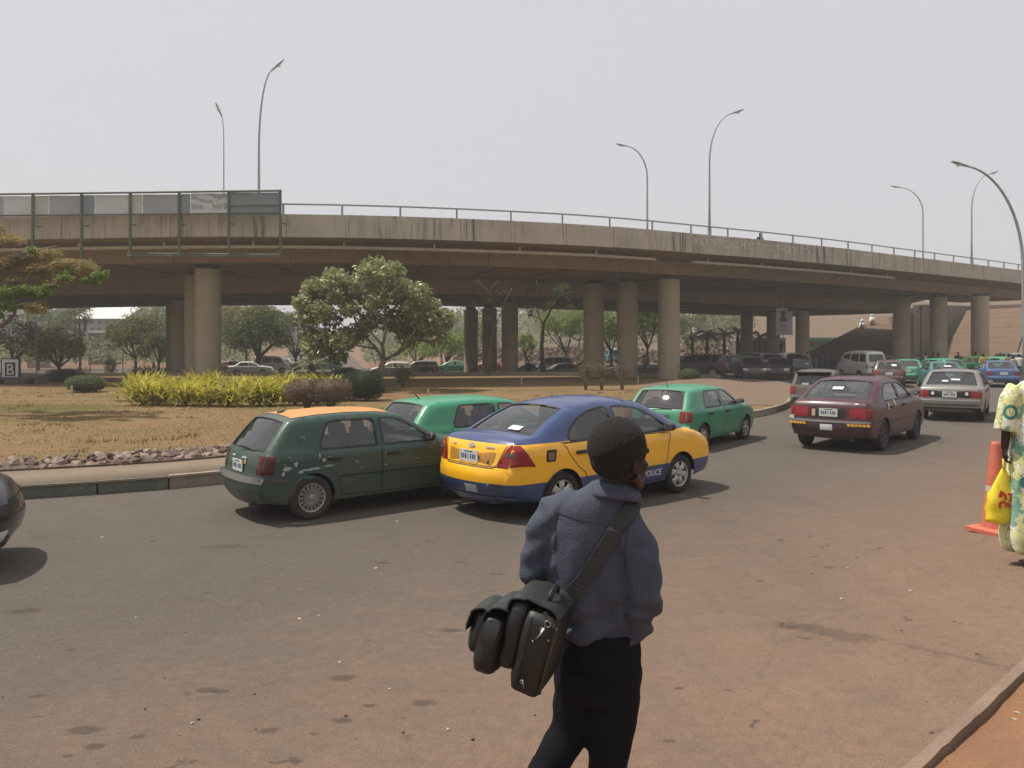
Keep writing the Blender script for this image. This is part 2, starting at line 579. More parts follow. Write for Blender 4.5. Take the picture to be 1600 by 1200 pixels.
def lawn_material():
    m, nt, b = nmat('dry_lawn')
    v = mapped(nt, (0.6, 1.6, 1))
    a = noise_n(nt, v, 0.16, 5, 0.6)
    c = noise_n(nt, v, 1.1, 7, 0.7)
    f = noise_n(nt, mapped(nt), 30, 5, 0.75)
    col = mixc(nt, ramp(nt, c, 0.3, 0.7), (0.235, 0.150, 0.075, 1), (0.175, 0.112, 0.055, 1))
    col = mixc(nt, math_n(nt, 'MULTIPLY', ramp(nt, a, 0.50, 0.62), 0.6), col, (0.115, 0.115, 0.04, 1))
    dv = node(nt, 'ShaderNodeVectorMath', operation='DISTANCE')
    nt.links.new(mapped(nt, (0.16, 0.30, 0), loc=(2.7, -7.9, 0)), dv.inputs[0])
    wet = ramp(nt, math_n(nt, 'ADD', dv.outputs['Value'], math_n(nt, 'MULTIPLY', c, 0.5)), 0.75, 1.35, (1, 1, 1, 1), (0, 0, 0, 1))
    col = mixc(nt, math_n(nt, 'MULTIPLY', wet, 0.85), col, (0.085, 0.092, 0.022, 1))   # watered green patch
    col = mixc(nt, math_n(nt, 'MULTIPLY', ramp(nt, f, 0.4, 0.75), 0.45), col, (0.29, 0.19, 0.09, 1))
    nt.links.new(col, b.inputs['Base Color'])
    b.inputs['Roughness'].default_value = 0.95
    b.inputs['Specular IOR Level'].default_value = 0.1
    bump(nt, b, math_n(nt, 'ADD', c, f), 0.8, 0.04)
    return m
M_LAWN = lawn_material()

def concrete(name, c1, c2, streak=(0.05, 0.048, 0.045), amt=0.55, sc_=(1.2, 1.2, 0.10), rough=0.9, thr=(0.52, 0.66)):
    m, nt, b = nmat(name)
    v = mapped(nt)
    a = noise_n(nt, v, 0.5, 6, 0.65)
    f = noise_n(nt, v, 22, 5, 0.7)
    s1 = noise_n(nt, mapped(nt, sc_), 2.6, 7, 0.7)
    gate = ramp(nt, noise_n(nt, mapped(nt, (1, 1, .3)), 0.30, 4, 0.7), 0.44, 0.58)
    col = mixc(nt, ramp(nt, a, 0.3, 0.7), c4(c1), c4(c2))
    col = mixc(nt, math_n(nt, 'MULTIPLY', ramp(nt, f, 0.35, 0.7), 0.35), col, c4(tuple(x * 0.55 for x in c1)))
    tz = node(nt, 'ShaderNodeTexCoord'); sz = node(nt, 'ShaderNodeSeparateXYZ'); nt.links.new(tz.outputs['Object'], sz.inputs[0])
    fz = math_n(nt, 'FRACT', math_n(nt, 'MULTIPLY', sz.outputs['Z'], 0.95))
    form = ramp(nt, fz, 0.0, 0.035, (1, 1, 1, 1), (0, 0, 0, 1))
    col = mixc(nt, math_n(nt, 'MULTIPLY', form, 0.28), col, c4(tuple(x * 0.4 for x in c1)))      # shuttering marks
    g2 = noise_n(nt, mapped(nt, (1, 1, .6), loc=(7, 3, 1)), 0.9, 7, 0.75)
    col = mixc(nt, math_n(nt, 'MULTIPLY', ramp(nt, g2, 0.48, 0.72), 0.45), col, c4(tuple(x * 0.5 for x in c1)))
    col = mixc(nt, math_n(nt, 'MULTIPLY', math_n(nt, 'MULTIPLY', ramp(nt, s1, *thr), gate), amt), col, c4(streak))
    nt.links.new(col, b.inputs['Base Color'])
    b.inputs['Roughness'].default_value = rough
    b.inputs['Specular IOR Level'].default_value = 0.2
    bump(nt, b, math_n(nt, 'ADD', a, f), 0.35, 0.02)
    return m
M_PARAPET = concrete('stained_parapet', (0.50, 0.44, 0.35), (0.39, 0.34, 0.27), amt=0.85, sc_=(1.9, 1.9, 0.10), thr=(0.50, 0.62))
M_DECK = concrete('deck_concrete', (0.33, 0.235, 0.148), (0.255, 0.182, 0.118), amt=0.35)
M_COLUMN = concrete('column_concrete', (0.43, 0.345, 0.235), (0.35, 0.28, 0.19), amt=0.30, sc_=(1, 1, 0.2))
M_KERB = concrete('kerb_concrete', (0.34, 0.28, 0.22), (0.27, 0.22, 0.17), amt=0.3, sc_=(1, 1, 1))
M_KERBGREEN = concrete('green_painted_kerb', (0.115, 0.13, 0.105), (0.15, 0.155, 0.125), streak=(0.25, 0.21, 0.16), amt=0.4, sc_=(1, 1, 1))
M_APRON = concrete('pink_apron', (0.205, 0.142, 0.10), (0.165, 0.112, 0.08), amt=0.2, sc_=(1, 1, 1))
M_STRIP = concrete('dusty_strip', (0.235, 0.18, 0.13), (0.185, 0.14, 0.10), amt=0.2, sc_=(1, 1, 1))

# ground reaching the horizon
gx = [-2600, -900, -400, -220, -150, -110, -85] + list(range(-70, 75, 5)) + [85, 110, 150, 220, 400, 900, 2600]
gy = [-300, -60, -15, -6] + list(np.arange(0, 12, 1.0)) + list(range(12, 130, 4)) + [130, 140, 155, 170, 190, 220, 260, 310, 360, 420, 520, 800, 1600, 4200]
V, Fs = [], []
for y in gy:
    for x in gx:
        V.append((x, y, ztf(x, y) - 0.12))
for j in range(len(gy) - 1):
    for i in range(len(gx) - 1):
        a = j * len(gx) + i
        Fs.append((a, a + 1, a + len(gx) + 1, a + len(gx)))
g = link('ground', mk_mesh('ground', V, Fs, True, [M_DIRT]))
tag(g, kind='structure')

# road edge at the bottom right: runs away from the camera to the right
ea, eb = np.array(G(1420, 1200)), np.array(G(1600, 1036))
EDGE = [tuple(ea + (eb - ea) * k) for k in (-8, -4, -1.5, -.5, 0, .33, .66, 1, 1.5, 2.2)] + [(9.8, 10.2), (14, 13.2), (20, 16.5), (28, 21), (38, 28), (47, 38), (52, 50)]
EDGE = catmull(EDGE, 6)
edge_list = [tuple(p) for p in EDGE]
road_poly = edge_list + [(56, 62), (60, 75), (70, 100), (20, 106), (-20, 104), (-60, 104), (-110, 102), (-120, 66), (-70, 52), (-60, 5), (-50, -7)]
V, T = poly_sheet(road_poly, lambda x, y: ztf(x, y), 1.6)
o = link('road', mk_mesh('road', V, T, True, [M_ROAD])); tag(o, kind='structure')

# low concrete edging of the road at the bottom right (a thing: it stands proud)
def ribbon(pts, w0, w1, zf, h=0.0):
    """swept strip between offsets w0..w1 to the right of a 2D path"""
    P = [Vector((p[0], p[1])) for p in pts]
    L, Rr = [], []
    for i, p in enumerate(P):
        t = (P[min(i + 1, len(P) - 1)] - P[max(0, i - 1)]).normalized()
        n = Vector((t.y, -t.x))
        L.append(p + n * w0); Rr.append(p + n * w1)
    return L, Rr

def strip_mesh(pts, w0, w1, z0f, z1f, jitter=0.0):
    """closed box-section strip: bottom z0f, top z1f"""
    L, Rr = ribbon(pts, w0, w1, None)
    V, Fs = [], []
    for i, (a, b_) in enumerate(zip(L, Rr)):
        j = random.uniform(-jitter, jitter)
        V += [(a.x, a.y, z0f(a.x, a.y)), (a.x, a.y, z1f(a.x, a.y)), (b_.x, b_.y + j, z1f(b_.x, b_.y)), (b_.x, b_.y + j, z0f(b_.x, b_.y))]
    n = len(L)
    for i in range(n - 1):
        for k in range(4):
            k2 = (k + 1) % 4
            Fs.append((i * 4 + k, i * 4 + k2, (i + 1) * 4 + k2, (i + 1) * 4 + k))
    Fs.append((0, 3, 2, 1)); Fs.append(tuple((n - 1) * 4 + k for k in (0, 1, 2, 3)))
    return V, [f[::-1] for f in Fs]

near_edge = [p for p in edge_list if p[1] < 18]
V, Fs = strip_mesh(near_edge, -0.02, 0.045, lambda x, y: ztf(x, y) - 0.25, lambda x, y: ztf(x, y) + 0.006, 0.008)
o = link('road_edging', mk_mesh('road_edging', V, Fs, False, [plain('edging_concrete', (0.20, 0.135, 0.098), 0.95, var=0.3, bumps=0.5)])); tag(o, kind='structure')
# dirt verge beyond the edging, a little lower than the road
verge = [(p[0] + 0.02, p[1] - 0.02) for p in near_edge] + [(40, 10), (40, -10), (-9, -10)]
V, T = poly_sheet(verge, lambda x, y: ztf(x, y) - 0.035 + 0.015 * math.sin(x * 3.1) * math.cos(y * 2.3), 0.5)
o = link('dirt_verge', mk_mesh('dirt_verge', V, T, True, [M_DIRT_NEAR])); tag(o, kind='structure')

# island (raised grass) --------------------------------------------------
ISL_FRONT = [(-60, -4), (-40, 1.0), (-22, 6.2), (-14, 9.2), (-7.4, 11.6), (-4.6, 13.1), (-2.2, 15.6), (2.5, 20.2), (7.2, 24.6), (9.5, 28.0), (11.4, 32.2), (13.2, 36.5), (14.6, 41), (15.3, 45.2), (14.8, 48.6), (13.2, 50.6)]
ISL_BACK = [(10, 52.6), (4, 54.6), (-4, 56.2), (-14, 56.5), (-26, 54.5), (-40, 50), (-62, 42)]
isl_front = [tuple(p) for p in catmull(ISL_FRONT, 8)]
isl_all = isl_front[:-1] + [tuple(p) for p in catmull([ISL_FRONT[-1]] + ISL_BACK, 5)]
KH = 0.20
def isl_z(x, y):
    # a gentle mound towards the tip
    d = math.hypot((x - 10.2) / 4.0, (y - 42) / 6.0)
    return KH - 0.015 + 0.32 * float(smooth(1 - d))
V, T = poly_sheet(isl_all, lambda x, y: isl_z(x, y) - 0.004, 1.3)
o = link('lawn', mk_mesh('lawn', V, T, True, [M_LAWN])); tag(o, kind='structure')
# dusty strip between kerb and the stones
V, Fs = strip_mesh([p for p in isl_front if p[0] < 6.5 and p[0] > -45], -1.7, -0.12, lambda x, y: KH - 0.1, lambda x, y: KH + 0.004)
o = link('verge_strip', mk_mesh('verge_strip', V, Fs, True, [M_STRIP])); tag(o, kind='structure')
# apron at the tip
apron = [p for p in isl_front if p[1] > 27.5]
inner = [(12.2, 50.2), (10.0, 47.5), (7.6, 43.8), (6.4, 39.5), (5.9, 35.0), (5.9, 31.0), (7.0, 28.0)]
apl = [(p[0] - 0.1, p[1]) for p in apron] + [tuple(p) for p in catmull(inner, 4)]
V, T = poly_sheet(apl, lambda x, y: isl_z(x, y) + 0.012, 0.9)
o = link('paved_apron', mk_mesh('paved_apron', V, T, True, [M_APRON])); tag(o, kind='structure')

# kerbs: each stone a piece of its own
kerb = empty('kerb', (0, 0, 0)); tag(kerb, 'concrete kerb stones round the grass island, some painted dark green', kind='structure')
def kerb_run(pts, L=1.0, gap=0.012, hh=KH, width=0.16, colour=None):
    P = [np.array(p) for p in pts]
    seg = [np.linalg.norm(P[i + 1] - P[i]) for i in range(len(P) - 1)]
    S = np.concatenate([[0], np.cumsum(seg)])
    def at(s):
        i = min(max(int(np.searchsorted(S, s) - 1), 0), len(seg) - 1)
        return P[i] + (P[i + 1] - P[i]) * ((s - S[i]) / seg[i])
    s = 0.0
    while s + L < S[-1]:
        q = [at(s + gap), at(s + L / 2), at(s + L - gap)]
        dz = random.uniform(-0.006, 0.006)
        V, Fs = strip_mesh([tuple(p) for p in q], -width, 0.0, lambda x, y: ztf(x, y) - 0.05, lambda x, y: ztf(x, y) + hh + dz)
        # chamfer-like lean of the front face
        for i in range(3):
            a = V[i * 4 + 1]; b_ = V[i * 4 + 2]
            V[i * 4 + 2] = (b_[0] + (a[0] - b_[0]) * 0.16, b_[1] + (a[1] - b_[1]) * 0.16, b_[2])
        mid = at(s + L / 2)
        m = colour(mid) if colour else M_KERB
        link('kerb_stone', mk_mesh('kerb_stone', V, Fs, False, [m]), kerb)
        s += L
def kcol(p):
    if -7.9 < p[0] < -5.35: return M_KERBGREEN
    if p[0] > 12.9 and int(p[1]) % 2 == 0: return M_KERBGREEN
    if p[0] < -9 and int(p[0] / 3) % 2 == 0: return M_KERBGREEN
    return M_KERB
kerb_run([p for p in isl_front if p[0] > -30], 1.0, colour=kcol)
kerb_run([tuple(p) for p in catmull([ISL_FRONT[-1]] + ISL_BACK[:-1], 5)], 1.6, hh=KH + 0.22, width=0.25)

# stones set along the edge of the lawn
def stone_mesh(seed):
    rr = random.Random(seed)
    bm = bmesh.new()
    bmesh.ops.create_icosphere(bm, subdivisions=1, radius=1.0)
    off = Vector((rr.uniform(-9, 9), rr.uniform(-9, 9), rr.uniform(-9, 9)))
    for v in bm.verts:
        v.co *= 1 + 0.5 * noise.noise(v.co * 0.9 + off)
        v.co.z *= 0.8
    me = bpy.data.meshes.new('stone')
    bm.to_mesh(me); bm.free()
    me.materials.append(M_STONE[seed % 3])
    return me
M_STONE = [plain('stone_pink', (0.23, 0.165, 0.13), 0.9, bumps=0.5, scale=6), plain('stone_brown', (0.13, 0.085, 0.065), 0.9, bumps=0.5, scale=6), plain('stone_pale', (0.28, 0.215, 0.165), 0.9, bumps=0.5, scale=6)]
SM = [stone_mesh(i) for i in range(9)]
edging = empty('stone_edging', (0, 0, 0), 0, 'row of rough pink and brown stones set along the lawn edge above the kerb', 'stone border')
run = [p for p in isl_front if -13.5 < p[0] < 2.5]
PP = [np.array(p) for p in run]
for row, (off, cnt) in enumerate(((1.75, 78), (2.02, 74), (2.3, 66))):
    for k in range(cnt):
        u = (k + random.uniform(-0.3, 0.3)) / cnt * (len(PP) - 2)
        i = int(max(0, min(len(PP) - 2, u))); f = u - i
        p = PP[i] * (1 - f) + PP[i + 1] * f
        t = PP[i + 1] - PP[i]; t = t / np.linalg.norm(t)
        n = np.array((-t[1], t[0]))
        q = p + n * (off + random.uniform(-0.06, 0.06))
        s = random.uniform(0.065, 0.12)
        st = link('stone', random.choice(SM), edging, (q[0], q[1], KH + 0.015 + 0.05 * row * 0.8), (random.uniform(-.5, .5), random.uniform(-.5, .5), random.uniform(0, 6.3)))
        st.scale = (s * random.uniform(0.8, 1.5), s, s * random.uniform(0.8, 1.2))
# dark earth bank under the stones
V, Fs = strip_mesh([tuple(p) for p in PP], -2.55, -1.62, lambda x, y: KH - 0.05, lambda x, y: KH + 0.035)
o = link('earth_bank', mk_mesh('earth_bank', V, Fs, False, [plain('dark_earth', (0.10, 0.065, 0.045), 0.95, bumps=0.5)]), edging)

# grass blades on the lawn
def blades(name, pts, h0, h1, w, mat, lean=0.4, zf=None):
    n = len(pts)
    X = pts[:, 0]; Y = pts[:, 1]
    Z = np.array([isl_z(a, b_) for a, b_ in pts]) if zf is None else zf(X, Y)
    an = RNG.uniform(0, 2 * np.pi, n); hh = RNG.uniform(h0, h1, n)
    dx, dy = np.cos(an) * w, np.sin(an) * w
    la = RNG.uniform(0, 2 * np.pi, n); ll = hh * RNG.uniform(0, lean, n)
    V = np.empty((n * 3, 3))
    V[0::3] = np.stack([X - dx, Y - dy, Z - 0.01], 1)
    V[1::3] = np.stack([X + dx, Y + dy, Z - 0.01], 1)
    V[2::3] = np.stack([X + np.cos(la) * ll, Y + np.sin(la) * ll, Z + hh], 1)
    me = bpy.data.meshes.new(name)
    me.vertices.add(n * 3); me.vertices.foreach_set('co', V.ravel())
    me.loops.add(n * 3); me.loops.foreach_set('vertex_index', np.arange(n * 3))
    me.polygons.add(n); me.polygons.foreach_set('loop_start', np.arange(0, n * 3, 3)); me.polygons.foreach_set('loop_total', np.full(n, 3))
    me.materials.append(mat); me.update(calc_edges=True)
    return me
M_GRASS = leaf_mat('dry_grass', (0.20, 0.13, 0.06), (0.30, 0.20, 0.095), (0.16, 0.155, 0.06), trans=0.3)
cand = RNG.uniform([-24, 11], [8, 40], (70000, 2))
fr = np.array(isl_front)
def frontY(x):
    return np.interp(x, fr[:, 0], fr[:, 1])
ok = cand[:, 1] > frontY(cand[:, 0]) + 2.7
ok &= RNG.uniform(0, 1, len(cand)) < np.clip(22 / cand[:, 1], 0, 1) ** 1.5
ok &= np.array([noise.noise(Vector((a * 0.35, b_ * 0.5, 0))) > -0.25 for a, b_ in cand])
gpts = cand[ok]
o = link('grass', blades('grass', gpts, 0.012, 0.038, 0.012, M_GRASS)); tag(o, kind='stuff')
c2 = RNG.uniform([-24, 11], [8, 36], (150000, 2))
k2 = (c2[:, 1] > frontY(c2[:, 0]) + 2.6) & np.array([noise.noise(Vector((a * 1.7, b_ * 1.9, 5))) + .5 * noise.noise(Vector((a * .3, b_ * .4, 9))) > .50 for a, b_ in c2])
o2 = link('grass_tufts', blades('grass_tufts', c2[k2], 0.04, 0.12, 0.012, M_GRASS)); tag(o2, 'taller ragged tufts in the dry lawn', 'grass', kind='stuff')
o['label'] = 'short dry brown and green grass on the island lawn'; o['category'] = 'grass'

# lower road far left and dirt fields beyond
dl = [(-120, 68), (-60, 66), (-20, 63.5), (2, 63), (7, 66), (2, 68), (-20, 68), (-60, 72), (-120, 78)]
V, T = poly_sheet(dl, lambda x, y: ztf(x, y) + 0.01, 3)
o = link('dirt_strip', mk_mesh('dirt_strip', V, T, True, [M_DIRT])); tag(o, kind='structure')
# road climbing away between the trees, seen left of the middle
ur = [(-26, 100), (-22.0, 100), (-24.5, 112), (-40, 170), (-62, 250), (-80, 330), (-84, 330), (-72, 250), (-52, 170), (-36, 112)]
ur = [(-34, 101), (-18, 101), (-21, 112), (-34, 165), (-52, 240), (-72, 330), (-80, 330), (-62, 240), (-45, 165), (-34, 112)]
V, T = poly_sheet(ur, lambda x, y: ztf(x, y) + 0.02, 6)
o = link('uphill_road', mk_mesh('uphill_road', V, T, True, [M_ROAD])); tag(o, kind='structure')
# scrub covered rise in the distance
def hz(X, Y):
    return zt(X, Y) + 0.0
def hill_z(X, Y):
    X = np.asarray(X, float); Y = np.asarray(Y, float)
    n = np.sin(X * 0.045) * 1.6 + np.sin(X * 0.11 + 1.3) * 0.8
    valley = smooth(np.abs(X - (-26 - 0.22 * (Y - 101))) / 22 - 0.5)
    return zt(X, Y) + ((6.5 + n) * smooth((Y - 150) / 90)) * valley - 0.3
hill = grid_sheet('hills', -420, 420, 146, 420, 10, 9, 0.0, M_SCRUBLAND, None, zf=hill_z)
# ------------------------------------------------------------------ dust haze in the air
hz_m = bpy.data.materials.new('dust_haze'); hz_m.use_nodes = True
hz_t = hz_m.node_tree; hz_t.nodes.clear()
hz_o = hz_t.nodes.new('ShaderNodeOutputMaterial'); hz_p = hz_t.nodes.new('ShaderNodeVolumePrincipled')
hz_p.inputs['Color'].default_value = (0.95, 0.92, 0.87, 1)
hz_p.inputs['Density'].default_value = 0.0013
hz_p.inputs['Anisotropy'].default_value = 0.2
hz_t.links.new(hz_p.outputs[0], hz_o.inputs['Volume'])
HZ = MB().box((0, 180, 11), (1100, 760, 26)).build('haze', hz_m); tag(HZ, kind='stuff')
sc.cycles.volume_bounces = 0
# ================================================================== BRIDGES
EDGE_PTS = [(-110, 78), (-80, 60), (-60, 50), (-43, 44.3), (-26.5, 41.0), (-11.4, 39.8), (2.06, 42.6), (11.6, 47.3), (21.3, 53.2), (30.2, 59.5), (43.7, 69.2), (60, 82), (90, 106), (140, 146)]
_e = np.array(catmull(EDGE_PTS, 14))
_s = np.concatenate([[0], np.cumsum(np.linalg.norm(np.diff(_e, axis=0), axis=1))])
def EP(s):
    return np.array((np.interp(s, _s, _e[:, 0]), np.interp(s, _s, _e[:, 1])))
def EN(s):
    t = EP(s + 0.8) - EP(s - 0.8); t /= np.linalg.norm(t)
    return np.array((-t[1], t[0]))
def s_of_x(x):
    return float(np.interp(x, _e[:, 0], _s))
def pos(s, o, z=0.0):
    p = EP(s) + EN(s) * o
    return (p[0], p[1], z)

def sweep(prof, s0, s1, ds=2.0, closed=True):
    n = max(2, int((s1 - s0) / ds) + 1)
    V, Fs = [], []
    m = len(prof)
    for s in np.linspace(s0, s1, n):
        e = EP(s); nn = EN(s)
        for o_, z in prof:
            V.append((e[0] + nn[0] * o_, e[1] + nn[1] * o_, z))
    for i in range(n - 1):
        for k in range(m if closed else m - 1):
            k2 = (k + 1) % m
            Fs.append((i * m + k, i * m + k2, (i + 1) * m + k2, (i + 1) * m + k))
    if closed:
        Fs.append(tuple(range(m - 1, -1, -1)))
        Fs.append(tuple((n - 1) * m + k for k in range(m)))
    return V, [f[::-1] for f in Fs]

SA, SB = 6.0, s_of_x(51)          # bridge length: abutment at x = 51
M_PIPE = plain('pale_duct', (0.46, 0.41, 0.32), 0.7, var=0.3)
M_RAIL = plain('rail_paint', (0.30, 0.30, 0.28), 0.5, metal=0.2)
M_DARKGAP = plain('joint_dark', (0.03, 0.028, 0.025), 0.9)
M_GALV = plain('galvanised', (0.33, 0.34, 0.34), 0.5, metal=0.35)
M_BEAR = plain('bearing', (0.05, 0.045, 0.04), 0.9)

def bridge(o0, wid, label, SB_, near_detail=True, zt_=8.8, soff=6.62):
    br = empty('bridge', (0, 0, 0), 0, label, 'bridge')
    w0 = o0 + 2.0
    w1 = o0 + wid - 2.0
    prof = [(o0 + 0.02, zt_ - 1.10), (o0 + 0.02, zt_ - 0.92), (o0 + wid - 0.02, zt_ - 0.92), (o0 + wid - 0.02, zt_ - 1.10),
            (w1, zt_ - 1.42), (w1 - 0.5, soff), (w0 + 0.5, soff), (w0, zt_ - 1.42)]
    V, Fs = sweep(prof, SA, SB_, 2.0)
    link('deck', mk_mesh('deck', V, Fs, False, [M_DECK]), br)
    # precast parapet panels, near side and far side
    s = SA; k = 0
    while s < SB_ - 1:
        L = 2.9
        dz = random.uniform(-0.008, 0.008); do = random.uniform(-0.008, 0.008)
        prof = [(o0 - 0.03 + do, zt_ - 1.14 + dz), (o0 + do, zt_ + dz), (o0 + 0.22 + do, zt_ + dz), (o0 + 0.30, zt_ - 0.9), (o0 + 0.22, zt_ - 1.14 + dz)]
        V, Fs = sweep(prof, s + 0.012, min(s + L - 0.012, SB_), 1.45)
        link('parapet_panel', mk_mesh('parapet_panel', V, Fs, False, [M_PARAPET]), br)
        s += L; k += 1
    prof = [(o0 + wid, zt_ - 1.34), (o0 + wid, zt_), (o0 + wid - 0.22, zt_), (o0 + wid - 0.28, zt_ - 1.0)][::-1]
    V, Fs = sweep(prof, SA, SB_, 2.0)
    link('far_parapet', mk_mesh('far_parapet', V, Fs, False, [M_PARAPET]), br)
    # girder side panels with joints
    s = SA
    while s < SB_ - 1:
        L = 2.2
        prof = [(w0 - 0.07, zt_ - 1.45), (w0 + 0.42, soff + 0.01), (w0 + 0.62, soff + 0.01), (w0 + 0.10, zt_ - 1.45)]
        V, Fs = sweep(prof, s + 0.02, min(s + L - 0.02, SB_), 1.1)
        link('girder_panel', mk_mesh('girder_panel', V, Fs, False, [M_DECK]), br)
        s += L
    # seams across the soffit
    for s in np.arange(SA + 3, SB_ - 2, 4.4):
        V, Fs = sweep([(w0 + 0.7, soff - 0.03), (w0 + 0.7, soff + 0.02), (w1 - 0.6, soff + 0.02), (w1 - 0.6, soff - 0.03)], s, s + 0.07, 0.07)
        link('soffit_seam', mk_mesh('soffit_seam', V, Fs, False, [M_DARKGAP]), br)
    if near_detail:
        m = MB()
        S = np.arange(s_of_x(-11.4) - 2.9 * 16, SB_, 2.9)
        V, Fs = sweep([(o0 + 0.06, zt_ + 0.47), (o0 + 0.06, zt_ + 0.54), (o0 + 0.14, zt_ + 0.54), (o0 + 0.14, zt_ + 0.47)], SA, SB_, 1.45)
        link('handrail', mk_mesh('handrail', V, Fs, False, [M_RAIL]), br)
        for s in S:
            if s < SA: continue
            p = pos(s, o0 + 0.10, zt_ + 0.23)
            q = MB().box(p, (0.09, 0.07, 0.48))
            q.build('rail_post', M_RAIL, br)
        # service duct hung under the cantilever, with gaps
        x_runs = [(-60, 8.75), (11.3, 28.8)]
        for xa, xb in x_runs:
            a, b_ = s_of_x(xa), s_of_x(xb)
            V, Fs = sweep([(o0 + 0.80, 7.19), (o0 + 0.80, 7.33), (o0 + 1.15, 7.33), (o0 + 1.15, 7.19)], a, b_, 1.5)
            link('service_duct', mk_mesh('service_duct', V, Fs, False, [M_PIPE]), br)
            for s in np.arange(a + 1.2, b_, 4.7):
                MB().box(pos(s, o0 + 0.95, 7.47), (0.11, 0.10, 0.28)).build('duct_hanger', M_PIPE, br)
    return br

def column_mesh(h, r=0.68):
    m = MB()
    m.lathe([(0.0, 0.0), (r + 0.0, 0.0), (r, 0.05), (r, h - 0.28), (r - 0.02, h - 0.25), (0.0, h - 0.25)], 28)
    return m
def column(br, x, y, soff=6.62, z0=None, r=0.68):
    z = ztf(x, y) - 0.3 if z0 is None else z0
    h = soff - z
    c = column_mesh(h, r).build('column', M_COLUMN, br, True, (x, y, z))
    for p in c.data.polygons:
        p.use_smooth = abs(p.normal.z) < 0.6
    MB().box((0, 0, h - 0.13), (0.9, 0.9, 0.26)).build('bearing', M_BEAR, c)
    return c

br1 = bridge(0.0, 11.0, 'long near concrete flyover with stained parapet and thin handrail carried on round columns', SB)
br2 = bridge(14.3, 22.0, 'second concrete flyover behind, seen only beneath the near one', SB + 6, near_detail=False, zt_=8.5, soff=6.0)

def bent(br, pts, soff=6.62):
    for x, y in pts:
        column(br, x, y, soff)
bent(br1, [(-16.45, 43.3), (-18.35, 46.6)])
bent(br1, [(9.8, 50.0), (7.55, 52.4), (5.45, 53.4)])
bent(br1, [(39.2, 67.0), (36.4, 68.3), (33.6, 69.0)])
bent(br1, [(-47, 50.5), (-50, 53.5)])
bent(br2, [(-25.7, 61.9), (-28.9, 68.5)], 6.0)
bent(br2, [(-0.18, 66.0), (-2.1, 74.5), (-4.0, 78)], 6.0)
bent(br2, [(29.4, 81.0), (27.6, 84.5), (26.4, 90.0)], 6.0)

# words painted on the parapet
def text_mesh(txt, size, align='LEFT', extrude=0.0):
    c = bpy.data.curves.new('lettering', 'FONT')
    c.body = txt; c.size = size; c.align_x = align; c.extrude = extrude
    c.resolution_u = 2
    o = bpy.data.objects.new('lettering', c)
    COL.objects.link(o)
    dg = bpy.context.evaluated_depsgraph_get()
    me = bpy.data.meshes.new_from_object(o.evaluated_get(dg))
    bpy.data.objects.remove(o)
    bpy.data.curves.remove(c)
    return me
def worn_white():
    m, nt, b = nmat('faded_white_paint')
    v = mapped(nt)
    n = noise_n(nt, v, 3.5, 6, 0.7)
    col = mixc(nt, ramp(nt, n, 0.40, 0.56), (0.42, 0.38, 0.32, 1), (0.66, 0.63, 0.57, 1))
    nt.links.new(col, b.inputs['Base Color']); b.inputs['Roughness'].default_value = 0.9
    return m
M_GRAF = worn_white()
def graffiti(txt, x_from, x_to, z, size):
    me = text_mesh(txt, size)
    co = np.empty(len(me.vertices) * 3); me.vertices.foreach_get('co', co); co = co.reshape(-1, 3)
    s0, s1 = s_of_x(x_from), s_of_x(x_to)
    u = co[:, 0] / co[:, 0].max()
    V = []
    for (x, y, _), uu in zip(co, u):
        s = s0 + (s1 - s0) * uu
        V.append(pos(s, -0.058 + 0.03 * (z + y - 7.44) / 1.36, z + y))
    for v, p in zip(me.vertices, V):
        v.co = p
    me.update()
    me.materials.append(M_GRAF)
    o = bpy.data.objects.new('graffiti', me); COL.objects.link(o); o.parent = br1
graffiti("IF A P PASSES ALL MUST COULD PLACE TO STORY", 10.6, 19.7, 8.12, 0.62)

# abutment and embankment at the right end -------------------------------
ab = empty('abutment', (0, 0, 0), 0, 'dark concrete abutment wall under the right end of the flyovers', 'wall')
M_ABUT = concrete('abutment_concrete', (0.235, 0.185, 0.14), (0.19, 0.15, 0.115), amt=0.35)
def wall_box(p, q, t, z0, z1):
    p, q = Vector(p), Vector(q)
    d = (q - p).normalized(); n = Vector((-d.y, d.x)) * t
    P = [p, q, q + n, p + n]
    m = MB(); m.add([(a.x, a.y, z0) for a in P] + [(a.x, a.y, z1) for a in P], [(3, 2, 1, 0), (4, 5, 6, 7), (0, 1, 5, 4), (1, 2, 6, 5), (2, 3, 7, 6), (3, 0, 4, 7)])
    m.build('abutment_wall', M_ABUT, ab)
wall_box((41.8, 84.5), (46.5, 91.0), 1.2, -.6, 6.3)
wall_box((48.5, 105.0), (42.0, 86.2), 1.2, -.6, 5.7)
wall_box((46.4, 90.6), (55.5, 94.5), 1.2, -.6, 6.9)
wall_box((54.5, 92.0), (62.0, 86.5), 1.2, -.6, 6.9)
